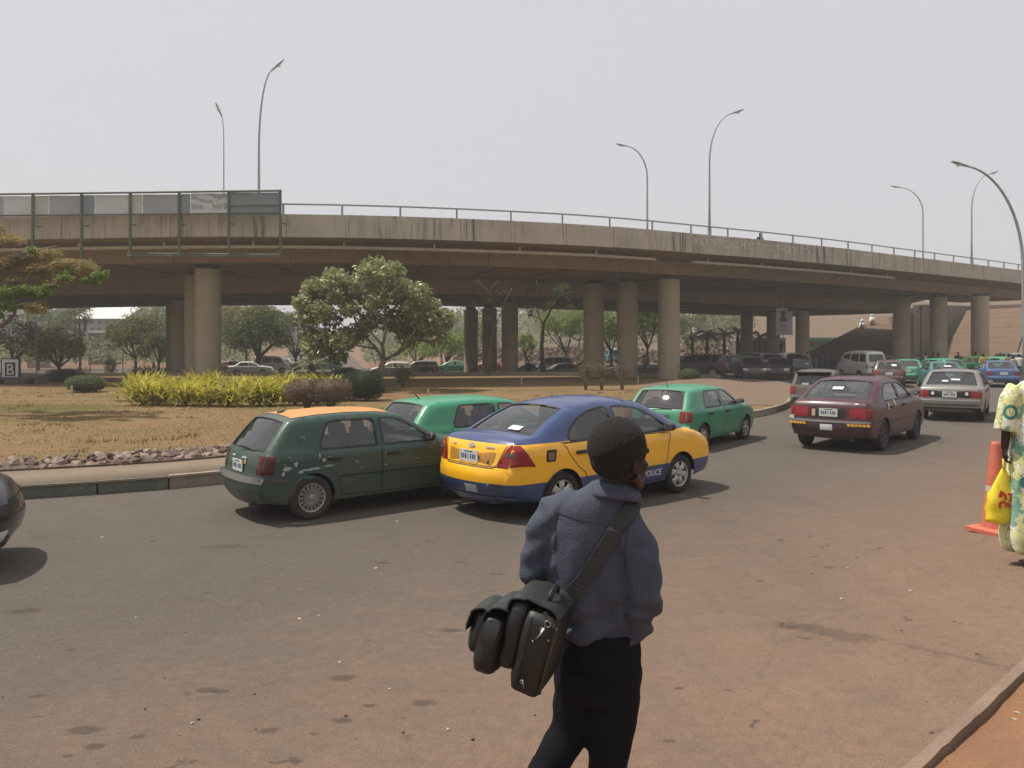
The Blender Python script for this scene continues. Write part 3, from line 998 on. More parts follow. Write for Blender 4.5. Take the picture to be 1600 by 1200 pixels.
# earth embankment with paved slopes: ridge follows the road beyond the abutments
def paving_mat():
    m, nt, b = nmat('slope_paving')
    v = mapped(nt)
    n = noise_n(nt, v, 0.5, 6, 0.65)
    f = noise_n(nt, v, 9, 5, 0.7)
    col = mixc(nt, ramp(nt, n, 0.3, 0.7), (0.155, 0.10, 0.06, 1), (0.125, 0.082, 0.052, 1))
    col = mixc(nt, math_n(nt, 'MULTIPLY', ramp(nt, f, 0.4, 0.7), 0.35), col, (0.21, 0.145, 0.095, 1))
    nt.links.new(col, b.inputs['Base Color']); b.inputs['Roughness'].default_value = 0.92
    bump(nt, b, f, 0.4, 0.03)
    return m
M_SLOPE = paving_mat()
M_SLAB = plain('slope_slab', (0.15, 0.097, 0.06), 0.92, var=0.2, scale=0.8, bumps=0.3)
emb = empty('embankment', (0, 0, 0)); tag(emb, 'earth embankment with reddish paved slopes behind the abutments', kind='structure')
def quad_grid(a, b_, c, d, nu, nv):
    """bilinear patch a(0,0) b(1,0) c(1,1) d(0,1)"""
    a, b_, c, d = (Vector(p) for p in (a, b_, c, d))
    V = [(a * (1 - u) + b_ * u) * (1 - v) + (d * (1 - u) + c * u) * v for v in np.linspace(0, 1, nv + 1) for u in np.linspace(0, 1, nu + 1)]
    Fs = [(j * (nu + 1) + i, j * (nu + 1) + i + 1, (j + 1) * (nu + 1) + i + 1, (j + 1) * (nu + 1) + i) for j in range(nv) for i in range(nu)]
    return V, Fs
def slope(a, b_, c, d, nu, nv, slabs=True):
    """sloping patch: base sheet plus single slabs lying on it"""
    V, Fs = quad_grid(a, b_, c, d, nu, nv)
    link('slope_face', mk_mesh('slope_face', V, Fs, False, [M_SLOPE]), emb)
    if not slabs: return
    nrm = (Vector(b_) - Vector(a)).cross(Vector(d) - Vector(a)).normalized()
    if nrm.z < 0: nrm = -nrm
    for f in Fs:
        P = [Vector(V[i]) for i in f]
        cc = sum(P, Vector()) / 4
        lift = random.uniform(0.008, 0.022)
        top = [cc + (p - cc) * 0.975 + nrm * lift for p in P]
        bot = [cc + (p - cc) * 0.95 - nrm * 0.05 for p in P]
        link('paving_slab', mk_mesh('paving_slab', top + bot, [(0, 1, 2, 3), (7, 6, 5, 4), (0, 4, 5, 1), (1, 5, 6, 2), (2, 6, 7, 3), (3, 7, 4, 0)], False, [M_SLAB]), emb)
def E(px, py, y, dz=0):
    v = AT(px, py, y); return (v.x, v.y, v.z + dz)
slope((30.5, 91, -0.2), (41.4, 84.0, -0.2), (46.4, 98.0, 5.9), (45.6, 99.5, 5.9), 14, 10)
slope((45.4, 85.5, -0.2), (50.2, 80.5, -0.2), (57.2, 88.0, 6.5), (52.6, 92.5, 6.3), 14, 12)
V, Fs = quad_grid((50.3, 80.4, -.3), (66, 76, -.3), (66, 84.5, 6.6), (57.3, 87.9, 6.5), 6, 4)
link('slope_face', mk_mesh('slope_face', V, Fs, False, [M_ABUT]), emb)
V, Fs = sweep([(-0.2, 7.3), (-9.5, -0.3), (-9.5, -0.6), (11.0, -0.6), (11.0, 7.3)], SB + 24, SB + 70, 4)
link('fill', mk_mesh('fill', V, Fs, False, [M_SLOPE]), emb)
# rising brown ramp far behind on the right, with a green fence at its foot
V, Fs = quad_grid((36, 128, -0.2), (150, 128, -0.2), (150, 165, 14), (44, 165, 9.8), 12, 6)
o = link('ramp_slope', mk_mesh('ramp_slope', V, Fs, True, [M_SLOPE])); tag(o, kind='structure')

# ------------------------------------------------------------------ street lamps
M_HEAD = plain('lamp_head_grey', (0.30, 0.31, 0.31), 0.45, metal=0.3)
M_LENS = plain('lamp_lens', (0.62, 0.60, 0.52), 0.25)
def lamp(x, y, z0, ztop, reach, dirx, label, r=0.085, group='tall curved street lamps', lean=0.0, base=True, arc=0.30):
    """curved pole whose arm reaches sideways"""
    t = empty('street_lamp', (x, y, z0), 0, label, 'street lamp', group)
    hgt = ztop - z0
    n = 14
    pts, rad = [(0, 0, 0), (0, 0, hgt * (1 - arc) * 0.5), (0, 0, hgt * (1 - arc))], [r, r * 0.85, r * 0.7]
    d = Vector(dirx).normalized()
    ah = hgt * arc
    for i in range(1, n + 1):
        a = (math.pi / 2) * (i / n) * 0.92
        p = d * reach * (1 - math.cos(a)) / (1 - math.cos(math.pi / 2 * 0.92))
        pts.append((p.x, p.y, hgt * (1 - arc) + ah * math.sin(a)))
        rad.append(r * (0.7 - 0.28 * i / n))
    for i in range(len(pts)):
        q = pts[i]; pts[i] = (q[0] + lean * (q[2] / hgt) ** 1.3, q[1], q[2])
    rad = [q * .78 for q in rad]
    MB().tube(pts, rad, 10).build('pole', M_GALV, t, True)
    e = Vector(pts[-1]); tg = (e - Vector(pts[-2])).normalized()
    m = MB()
    m.tube([e - tg * 0.05, e + tg * 0.10, e + tg * 0.35, e + tg * 0.62, e + tg * 0.80, e + tg * 0.86],
           [(0.035, 0.035), (0.065, 0.045), (0.105, 0.06), (0.11, 0.06), (0.07, 0.04), (0.02, 0.02)], 12, side=d.cross(Vector((0, 0, 1))))
    hd = m.build('lamp_head', M_HEAD, t, True)
    MB().ball(e + tg * 0.45 + Vector((0, 0, -0.07)), (0.15, 0.09, 0.05), 12, 6).build('lens', M_LENS, hd, True)
    if base:
        MB().box((0, 0, 0.02), (0.4, 0.4, 0.04)).box((0, 0, 0.35), (0.19, 0.19, 0.6)).build('base_plate', M_GALV, t)
    return t
lamp(-12.75, 40.3, 8.7, 16.2, 0.62, (1, 0.25, 0), 'street lamp rising above the right end of the billboard frame, arm bent slightly right', 0.10, arc=0.55)
lamp(-17.15, 47.6, 8.1, 15.9, 0.12, (-1, -0.5, 0), 'thin distant street lamp just left of the taller one over the billboard', 0.06, arc=0.22)
lamp(9.3, 55.0, 7.9, 16.0, 1.35, (-1, 0.1, 0), 'street lamp on the middle of the flyover with its arm bent left', 0.11, arc=0.28)
lamp(11.75, 47.6, 8.7, 16.1, 1.30, (1, 0.1, 0), 'street lamp on the middle of the flyover with its arm bent right', 0.10, arc=0.40)
lamp(35.6, 69.3, 7.9, 16.0, 1.85, (-1, 0.1, 0), 'faint distant street lamp over the right of the flyover, arm bent left', 0.10, arc=0.28)
lamp(37.0, 64.4, 8.7, 16.1, 1.45, (1, 0.1, 0), 'flyover street lamp with its arm bent right, just behind the near pole', 0.10, arc=0.40)
lamp(23.3, 36.3, 0.0, 10.4, 2.35, (-1, -0.02, 0), 'largest nearest street lamp standing at the right edge, arm curving left over the road', 0.13, arc=0.42, lean=-0.25)

# ------------------------------------------------------------------ billboard frame
M_STEEL = plain('dark_steel', (0.10, 0.115, 0.10), 0.6, metal=0.3)
M_VINYL = [plain('vinyl_pale', (0.50, 0.515, 0.51), 0.8, var=0.15, scale=0.8), plain('vinyl_grey', (0.30, 0.325, 0.33), 0.8, var=0.2, scale=0.8), plain('vinyl_blue', (0.21, 0.245, 0.265), 0.8, var=0.2, scale=0.8), plain('vinyl_green', (0.40, 0.43, 0.37), 0.8, var=0.15, scale=0.8)]
bb = empty('billboard', (0, 0, 0), 0, 'long steel billboard frame with torn grey vinyl hung along the left of the flyover parapet', 'billboard')
def bbp(px, py):
    y = 38.7 + (438 - px) * 0.0030
    return AT(px, py, y)
top_l, top_r, bot = (-120, 305), (438, 298), 404
def topy(px): return 298 + (438 - px) * 0.0125
posts = [438, 357.5, 280, 203.5, 127.5, 51.5, -26, -102]
for i, px in enumerate(posts):
    a = bbp(px, topy(px)); b_ = bbp(px, 405 if px > 100 else 396)
    MB().box(((a.x + b_.x) / 2, a.y, (a.z + b_.z) / 2), (0.10, 0.12, a.z - b_.z)).build('frame_post', M_STEEL, bb)
    # stays back to the parapet
    e = EP(s_of_x(a.x))
    MB().tube([(a.x, a.y + 0.05, 8.2), (e[0], e[1] + 0.02, 8.3)], 0.035, 6).build('stay', M_STEEL, bb)
def railbb(pya, pyb, x0, x1, r):
    A, B = bbp(x0, pya), bbp(x1, pyb)
    MB().tube([A + Vector((0, -0.05, 0)), B + Vector((0, -0.05, 0))], r, 6).build('frame_rail', M_STEEL, bb)
railbb(topy(-120), topy(440), -120, 440, 0.06)
railbb(338, 333, -120, 440, 0.035)
railbb(400, 401, 200, 440, 0.045)
railbb(396, 398, 200, 440, 0.03)
railbb(322, 321, 357, 438, 0.03)
# vinyl pieces
def vinyl(x0, x1, yt0, yb0, mi, sag=0.0, both=True):
    nx, ny = 8, 4
    V = []
    for j in range(ny + 1):
        for i in range(nx + 1):
            u, v = i / nx, j / ny
            px = x0 + (x1 - x0) * u
            py = yt0 + (yb0 - yt0) * v + sag * math.sin(math.pi * u) * (1 - v)
            p = bbp(px, py)
            p.y += 0.03 + 0.05 * noise.noise(Vector((px * 0.05, py * 0.08, 3)))
            V.append(p)
    n = nx + 1
    Fs = [(j * n + i, j * n + i + 1, (j + 1) * n + i + 1, (j + 1) * n + i) for j in range(ny) for i in range(nx)]
    back = len(V)
    V += [p + Vector((0, 0.006, 0)) for p in V]
    Fs += [tuple(k + back for k in f[::-1]) for f in Fs]
    link('vinyl_sheet', mk_mesh('vinyl_sheet', V, Fs, True, [M_VINYL[mi]]), bb)
for x0, x1, mi, yb in [(-120, -60, 1, 341), (-60, -3, 0, 341), (-3, 5, 1, 341), (5.2, 50.5, 0, 340), (52.5, 75.5, 3, 339), (76, 126.5, 1, 338), (128.5, 147.5, 2, 337), (148, 202.5, 0, 337), (204.5, 222, 3, 336), (222.5, 279, 1, 335), (281, 297, 2, 335), (297.5, 356.5, 0, 335)]:
    vinyl(x0, x1, topy(x0) + 3, yb, mi)
vinyl(299, 355.5, 302, 327, 1)
vinyl(358.5, 437, 300.5, 337, 2)
# ================================================================== CARS
M_TYRE = plain('tyre_rubber', (0.025, 0.023, 0.021), 0.9, var=0.5, bumps=0.4)
M_TYRE_D = plain('dusty_tyre', (0.042, 0.036, 0.031), 0.95, var=0.4, bumps=0.4)
M_RIM = plain('alloy_rim', (0.46, 0.45, 0.43), 0.35, metal=0.7, var=0.2)
M_RIM_OLD = plain('dirty_alloy', (0.36, 0.34, 0.31), 0.5, metal=0.5, var=0.3)
M_RIM_DK = plain('steel_rim', (0.06, 0.057, 0.055), 0.6, metal=0.3, var=0.3)
M_UNDER = plain('underbody', (0.012, 0.011, 0.010), 0.95)
M_TRIM = plain('black_trim', (0.022, 0.021, 0.021), 0.55, var=0.3)
M_TRIM_DUSTY = plain('dusty_trim', (0.075, 0.068, 0.062), 0.7, var=0.35)
M_SEAT = plain('seat_cloth', (0.035, 0.033, 0.033), 0.9, var=0.3)
M_SEAT_TAN = plain('seat_cover', (0.14, 0.13, 0.12), 0.9, var=0.3)
M_GLASS = glass_mat('car_glass', see=0.95, tint=(0.36, 0.38, 0.385))
M_GLASS_DK = glass_mat('tinted_glass', see=0.34, tint=(0.30, 0.32, 0.33))
M_RED = plain('red_lens', (0.26, 0.018, 0.022), 0.18, var=0.35, scale=12, bumps=0.05)
M_RED_DK = plain('dark_red_lens', (0.085, 0.012, 0.016), 0.2, var=0.4, scale=10, bumps=0.05)
M_AMBER = plain('amber_lens', (0.55, 0.22, 0.02), 0.2, var=0.2)
M_CLEAR = plain('clear_lens', (0.62, 0.62, 0.60), 0.12, var=0.2)
M_PLATE = plain('plate_white', (0.62, 0.62, 0.60), 0.5, var=0.12, scale=8)
M_PAPER = plain('paper_white', (0.78, 0.78, 0.76), 0.7, var=0.06)
M_INK = plain('ink', (0.06, 0.09, 0.22), 0.7)
M_INKGREEN = plain('ink_green', (0.03, 0.22, 0.10), 0.7)
M_CHROME = plain('chrome', (0.6, 0.6, 0.6), 0.15, metal=1.0, var=0.1)
M_REFL = plain('yellow_reflector', (0.62, 0.33, 0.03), 0.4, var=0.1)

_wheels = {}
def wheel_meshes(rad, wid, style, seg=28):
    key = (rad, wid, style, seg)
    if key in _wheels: return _wheels[key]
    t = MB()
    rr = rad * 0.66
    w = wid / 2
    t.lathe([(rr, -w * 0.75), (rr + 0.012, -w * 0.95), (rad * 0.9, -w), (rad * 0.975, -w * 0.82), (rad, -w * 0.5), (rad * 1.0, 0), (rad, w * 0.5), (rad * 0.975, w * 0.82), (rad * 0.9, w), (rr + 0.012, w * 0.95), (rr, w * 0.75), (rr * 0.97, -w * 0.2)], seg, 'Y')
    tm = t.mesh('wheel', [M_TYRE], True)
    r = MB()
    y0 = w * 0.72
    r.lathe([(rr * 0.97, -w * 0.2), (rr * 0.98, y0), (rr * 1.0, y0 + 0.012), (rr * 0.93, y0 + 0.008), (rr * 0.88, y0 - 0.03)], seg, 'Y')
    r.lathe([(rr * 0.22, y0 - 0.02), (rr * 0.22, y0 + 0.012), (rr * 0.16, y0 + 0.022), (0.0, y0 + 0.024)], 16, 'Y')
    ns, ww = {'bbs': (16, 0.008), 'five': (6, 0.05), 'steel': (9, 0.055), 'cap': (7, 0.045), 'seven': (7, 0.032)}[style]
    for i in range(ns):
        a = 2 * math.pi * i / ns
        for s in ((-1, 1) if style == 'bbs' else (0,)):
            a2 = a + s * 0.13
            p0 = Vector((math.cos(a) * rr * 0.2, y0 - 0.012, math.sin(a) * rr * 0.2))
            p1 = Vector((math.cos(a2) * rr * 0.92, y0 - 0.010, math.sin(a2) * rr * 0.92))
            r.tube([p0, (p0 + p1) / 2 + Vector((0, 0.008, 0)), p1], [(ww, 0.014), (ww * 0.9, 0.014), (ww * 1.25, 0.012)], 6, side=Vector((0, 1, 0)).cross(p1 - p0))
    r.lathe([(rr * 0.9, y0 - 0.045), (0.02, y0 - 0.045)], 18, 'Y', mi=1)
    rm = r.mesh('rim', [M_RIM, M_UNDER], False)
    for p in rm.polygons: p.use_smooth = False
    _wheels[key] = (tm, rm)
    return tm, rm

PRE = {}
# silhouette rows: x, z, bulge across the width, corner radius, piece that starts here
PRE['saloon'] = dict(  # small rounded saloon
    sil=[(-1.98, .26, .10, .20, 'rear_bumper'), (-2.09, .36, .12, .20, 'rear_bumper'), (-2.12, .50, .12, .20, 'rear_bumper'), (-2.11, .66, .12, .18, 'rear_bumper'), (-2.06, .71, .10, .14, 'boot_lid'),
         (-2.04, .86, .09, .13, 'boot_lid'), (-2.01, 1.00, .07, .12, 'boot_lid'), (-1.95, 1.055, .05, .11, 'boot_lid'), (-1.78, 1.075, .03, .11, 'boot_lid'), (-1.64, 1.085, .03, .11, 'rear_window'),
         (-1.30, 1.27, .05, .12, 'rear_window'), (-.98, 1.405, .05, .13, 'roof'), (-.70, 1.465, .05, .14, 'roof'), (-.35, 1.498, .05, .15, 'roof'), (.05, 1.495, .05, .15, 'roof'), (.40, 1.455, .05, .14, 'roof'), (.60, 1.41, .05, .13, 'windscreen'),
         (.95, 1.24, .06, .12, 'windscreen'), (1.32, 1.03, .06, .10, 'bonnet'), (1.50, .985, .05, .10, 'bonnet'), (1.80, .90, .06, .12, 'bonnet'), (2.02, .79, .10, .16, 'bonnet'), (2.10, .70, .12, .20, 'front_bumper'),
         (2.15, .52, .13, .22, 'front_bumper'), (2.13, .36, .12, .22, 'front_bumper'), (2.04, .25, .10, .20, 'end')],
    w=.845, belt=.98, tumble=.40, sill=.24, axles=(-1.27, 1.21), r=.300, arch=.355,
    windows=[('rear', [(-1.12, 1.00), (-1.14, 1.05), (-1.05, 1.17), (-.86, 1.29), (-.62, 1.375), (-.36, 1.41), (-.26, 1.41), (-.17, 1.005)]),
             ('front', [(-.07, 1.005), (-.15, 1.41), (.10, 1.405), (.40, 1.355), (.72, 1.20), (1.02, 1.02), (1.0, 1.0)])],
    doors=[[(-1.26, .98), (-1.16, .82), (-1.02, .66), (-.88, .56), (-.80, .40), (-.78, .30), (-.12, .28), (-.12, .62), (-.12, .985)],
           [(-.12, .985), (-.12, .28), (.78, .28), (.86, .55), (.90, .80), (.96, .97)]],
    handles=[(-.95, .845), (.0, .845)], mirror=(.86, 1.03))
PRE['hatch'] = dict(
    sil=[(-1.90, .27, .07, .14, 'rear_bumper'), (-1.985, .36, .08, .14, 'rear_bumper'), (-2.01, .47, .08, .14, 'rear_bumper'), (-2.01, .585, .08, .13, 'rear_bumper'), (-1.945, .60, .06, .10, 'tailgate'),
         (-1.93, .78, .06, .10, 'tailgate'), (-1.885, .93, .06, .10, 'tailgate'), (-1.86, .965, .05, .09, 'rear_window'), (-1.70, 1.17, .05, .09, 'rear_window'), (-1.55, 1.345, .05, .09, 'roof'), (-1.45, 1.385, .04, .09, 'roof'), (-1.1, 1.415, .04, .10, 'roof'), (-.6, 1.43, .04, .10, 'roof'),
         (-.1, 1.415, .04, .10, 'roof'), (.18, 1.385, .04, .10, 'roof'), (.28, 1.36, .05, .09, 'windscreen'), (.62, 1.16, .05, .09, 'windscreen'), (.95, .965, .05, .08, 'bonnet'), (1.2, .935, .04, .09, 'bonnet'), (1.6, .86, .05, .10, 'bonnet'), (1.86, .765, .07, .12, 'bonnet'),
         (1.93, .64, .08, .14, 'front_bumper'), (1.98, .54, .09, .15, 'front_bumper'), (1.98, .40, .09, .15, 'front_bumper'), (1.90, .26, .08, .14, 'end')],
    w=.835, belt=.93, tumble=.34, sill=.24, axles=(-1.26, 1.215), r=.305, arch=.345,
    windows=[('rear', [(-1.10, .965), (-1.13, 1.01), (-.97, 1.315), (-.92, 1.34), (-.24, 1.34), (-.22, .965)]),
             ('front', [(-.12, .965), (-.13, 1.34), (.12, 1.335), (.30, 1.26), (.60, 1.08), (.74, .965)])],
    doors=[[(-1.18, .95), (-1.14, .80), (-.98, .66), (-.86, .55), (-.82, .30), (-.17, .28), (-.17, .95)],
           [(-.17, .95), (-.17, .28), (.80, .28), (.84, .60), (.82, .95)]],
    handles=[(-.93, .82), (.02, .82)], mirror=(.66, 1.0))
PRE['fastback'] = dict(  # large sloping tailed saloon
    sil=[(-2.06, .30, .06, .12, 'rear_bumper'), (-2.15, .38, .07, .12, 'rear_bumper'), (-2.18, .50, .07, .12, 'rear_bumper'), (-2.17, .605, .07, .12, 'rear_bumper'), (-2.12, .62, .05, .09, 'boot_lid'),
         (-2.11, .80, .05, .09, 'boot_lid'), (-2.08, .965, .05, .09, 'boot_lid'), (-2.02, 1.0, .04, .08, 'boot_lid'), (-1.78, 1.02, .03, .08, 'rear_window'), (-1.35, 1.23, .05, .09, 'rear_window'), (-1.06, 1.35, .05, .09, 'roof'),
         (-.85, 1.40, .04, .10, 'roof'), (-.4, 1.425, .04, .10, 'roof'), (0, 1.415, .04, .10, 'roof'), (.3, 1.38, .04, .10, 'roof'), (.42, 1.35, .05, .09, 'windscreen'), (.8, 1.16, .05, .09, 'windscreen'), (1.16, .99, .05, .08, 'bonnet'),
         (1.5, .94, .04, .09, 'bonnet'), (1.9, .86, .05, .10, 'bonnet'), (2.12, .76, .07, .12, 'bonnet'), (2.18, .64, .08, .13, 'front_bumper'), (2.24, .52, .09, .14, 'front_bumper'), (2.24, .38, .09, .14, 'front_bumper'), (2.15, .26, .08, .14, 'end')],
    w=.855, belt=.96, tumble=.36, sill=.25, axles=(-1.32, 1.30), r=.315, arch=.355,
    windows=[('rear', [(-1.22, 1.0), (-1.26, 1.06), (-1.0, 1.24), (-.82, 1.325), (-.20, 1.335), (-.16, 1.0)]),
             ('front', [(-.06, 1.0), (-.10, 1.335), (.18, 1.33), (.38, 1.27), (.72, 1.10), (.90, 1.0)])],
    doors=[[(-1.24, .98), (-1.16, .82), (-1.0, .68), (-.90, .55), (-.86, .32), (-.11, .30), (-.11, .98)],
           [(-.11, .98), (-.11, .30), (.86, .30), (.92, .60), (.96, .98)]],
    handles=[(-.92, .86), (.06, .86)], mirror=(.82, 1.05))
PRE['boxy'] = dict(  # older three-box saloon
    sil=[(-2.04, .30, .05, .10, 'rear_bumper'), (-2.16, .38, .06, .10, 'rear_bumper'), (-2.19, .50, .06, .10, 'rear_bumper'), (-2.18, .59, .06, .10, 'rear_bumper'), (-2.10, .605, .04, .08, 'boot_lid'),
         (-2.10, .78, .04, .08, 'boot_lid'), (-2.08, .93, .04, .08, 'boot_lid'), (-2.02, .965, .03, .08, 'boot_lid'), (-1.55, .985, .02, .08, 'rear_window'), (-1.25, 1.17, .04, .08, 'rear_window'), (-1.02, 1.33, .04, .08, 'roof'),
         (-.88, 1.37, .04, .09, 'roof'), (-.4, 1.395, .04, .09, 'roof'), (0, 1.39, .04, .09, 'roof'), (.25, 1.36, .04, .09, 'roof'), (.34, 1.33, .04, .08, 'windscreen'), (.68, 1.14, .05, .08, 'windscreen'), (1.0, .96, .05, .08, 'bonnet'),
         (1.4, .92, .03, .08, 'bonnet'), (1.9, .84, .04, .09, 'bonnet'), (2.06, .77, .05, .09, 'bonnet'), (2.10, .62, .05, .10, 'front_bumper'), (2.19, .56, .06, .10, 'front_bumper'), (2.19, .40, .06, .10, 'front_bumper'), (2.10, .28, .05, .10, 'end')],
    w=.835, belt=.93, tumble=.36, sill=.25, axles=(-1.24, 1.26), r=.30, arch=.345,
    windows=[('rear', [(-1.10, .97), (-.92, 1.29), (-.86, 1.31), (-.22, 1.31), (-.19, .97)]),
             ('front', [(-.10, .97), (-.12, 1.31), (.14, 1.305), (.30, 1.23), (.58, 1.07), (.76, .97)])],
    doors=[[(-1.16, .95), (-1.12, .80), (-.98, .66), (-.86, .55), (-.82, .32), (-.15, .30), (-.15, .95)],
           [(-.15, .95), (-.15, .30), (.82, .30), (.86, .60), (.84, .95)]],
    handles=[(-.93, .83), (.02, .83)], mirror=(.68, 1.0))
PRE['estate'] = dict(  # tall estate / off-road
    sil=[(-2.08, .36, .06, .12, 'rear_bumper'), (-2.20, .44, .07, .12, 'rear_bumper'), (-2.22, .56, .07, .12, 'rear_bumper'), (-2.21, .68, .07, .12, 'rear_bumper'), (-2.14, .70, .05, .10, 'tailgate'),
         (-2.13, .90, .05, .10, 'tailgate'), (-2.10, 1.08, .05, .10, 'tailgate'), (-2.08, 1.12, .04, .09, 'rear_window'), (-1.98, 1.36, .04, .09, 'rear_window'), (-1.90, 1.55, .04, .09, 'roof'), (-1.80, 1.60, .04, .10, 'roof'), (-1.2, 1.64, .04, .10, 'roof'), (-.5, 1.65, .04, .10, 'roof'),
         (.1, 1.63, .04, .10, 'roof'), (.4, 1.58, .04, .10, 'roof'), (.50, 1.54, .05, .09, 'windscreen'), (.82, 1.33, .05, .09, 'windscreen'), (1.12, 1.14, .05, .08, 'bonnet'), (1.5, 1.10, .04, .10, 'bonnet'), (1.95, 1.02, .05, .12, 'bonnet'), (2.14, .92, .07, .13, 'bonnet'),
         (2.18, .74, .08, .14, 'front_bumper'), (2.24, .62, .08, .14, 'front_bumper'), (2.23, .46, .08, .14, 'front_bumper'), (2.12, .34, .07, .14, 'end')],
    w=.89, belt=1.08, tumble=.28, sill=.33, axles=(-1.30, 1.30), r=.36, arch=.41,
    windows=[('quarter', [(-1.88, 1.14), (-1.74, 1.50), (-1.22, 1.53), (-1.20, 1.14)]), ('rear', [(-1.10, 1.14), (-1.10, 1.53), (-.25, 1.54), (-.22, 1.14)]),
             ('front', [(-.12, 1.14), (-.13, 1.54), (.26, 1.52), (.44, 1.45), (.72, 1.26), (.88, 1.14)])],
    doors=[[(-1.14, 1.10), (-1.12, .86), (-.98, .76), (-.88, .60), (-.86, .40), (-.17, .38), (-.17, 1.10)],
           [(-.17, 1.10), (-.17, .38), (.84, .38), (.88, .70), (.96, 1.10)]],
    handles=[(-.93, .97), (.02, .97)], mirror=(.80, 1.18))
PRE['van'] = dict(  # cab-forward minibus
    sil=[(-1.86, .36, .04, .09, 'rear_bumper'), (-1.94, .42, .05, .09, 'rear_bumper'), (-1.95, .54, .05, .09, 'rear_bumper'), (-1.93, .60, .03, .08, 'tailgate'), (-1.92, .80, .03, .08, 'tailgate'), (-1.90, 1.12, .03, .08, 'tailgate'),
         (-1.89, 1.18, .03, .08, 'rear_window'), (-1.82, 1.45, .03, .08, 'rear_window'), (-1.76, 1.68, .03, .08, 'roof'), (-1.66, 1.80, .03, .10, 'roof'), (-1.4, 1.86, .04, .12, 'roof'), (-.5, 1.88, .04, .12, 'roof'), (.4, 1.86, .04, .12, 'roof'),
         (.85, 1.80, .04, .12, 'roof'), (1.0, 1.74, .05, .10, 'windscreen'), (1.25, 1.45, .05, .10, 'windscreen'), (1.46, 1.14, .06, .10, 'bonnet'), (1.60, 1.02, .06, .10, 'bonnet'), (1.76, .86, .07, .12, 'bonnet'), (1.84, .66, .08, .13, 'front_bumper'), (1.90, .54, .08, .13, 'front_bumper'),
         (1.89, .40, .08, .13, 'front_bumper'), (1.80, .30, .07, .12, 'end')],
    w=.80, belt=1.08, tumble=.14, sill=.33, axles=(-1.12, 1.10), r=.29, arch=.335,
    windows=[('quarter', [(-1.72, 1.18), (-1.64, 1.66), (-1.06, 1.68), (-1.04, 1.18)]), ('rear', [(-.94, 1.18), (-.94, 1.68), (-.02, 1.68), (0, 1.18)]),
             ('front', [(.12, 1.18), (.10, 1.68), (.74, 1.66), (.92, 1.56), (1.12, 1.28), (1.18, 1.12), (.5, 1.12)])],
    doors=[[(-.98, 1.12), (-.98, .40), (.04, .40), (.04, 1.12)], [(.06, 1.12), (.06, .40), (.74, .40), (.80, .64), (1.05, .76), (1.24, 1.08)]],
    handles=[(-.86, 1.0), (.16, 1.0)], mirror=(1.18, 1.22))

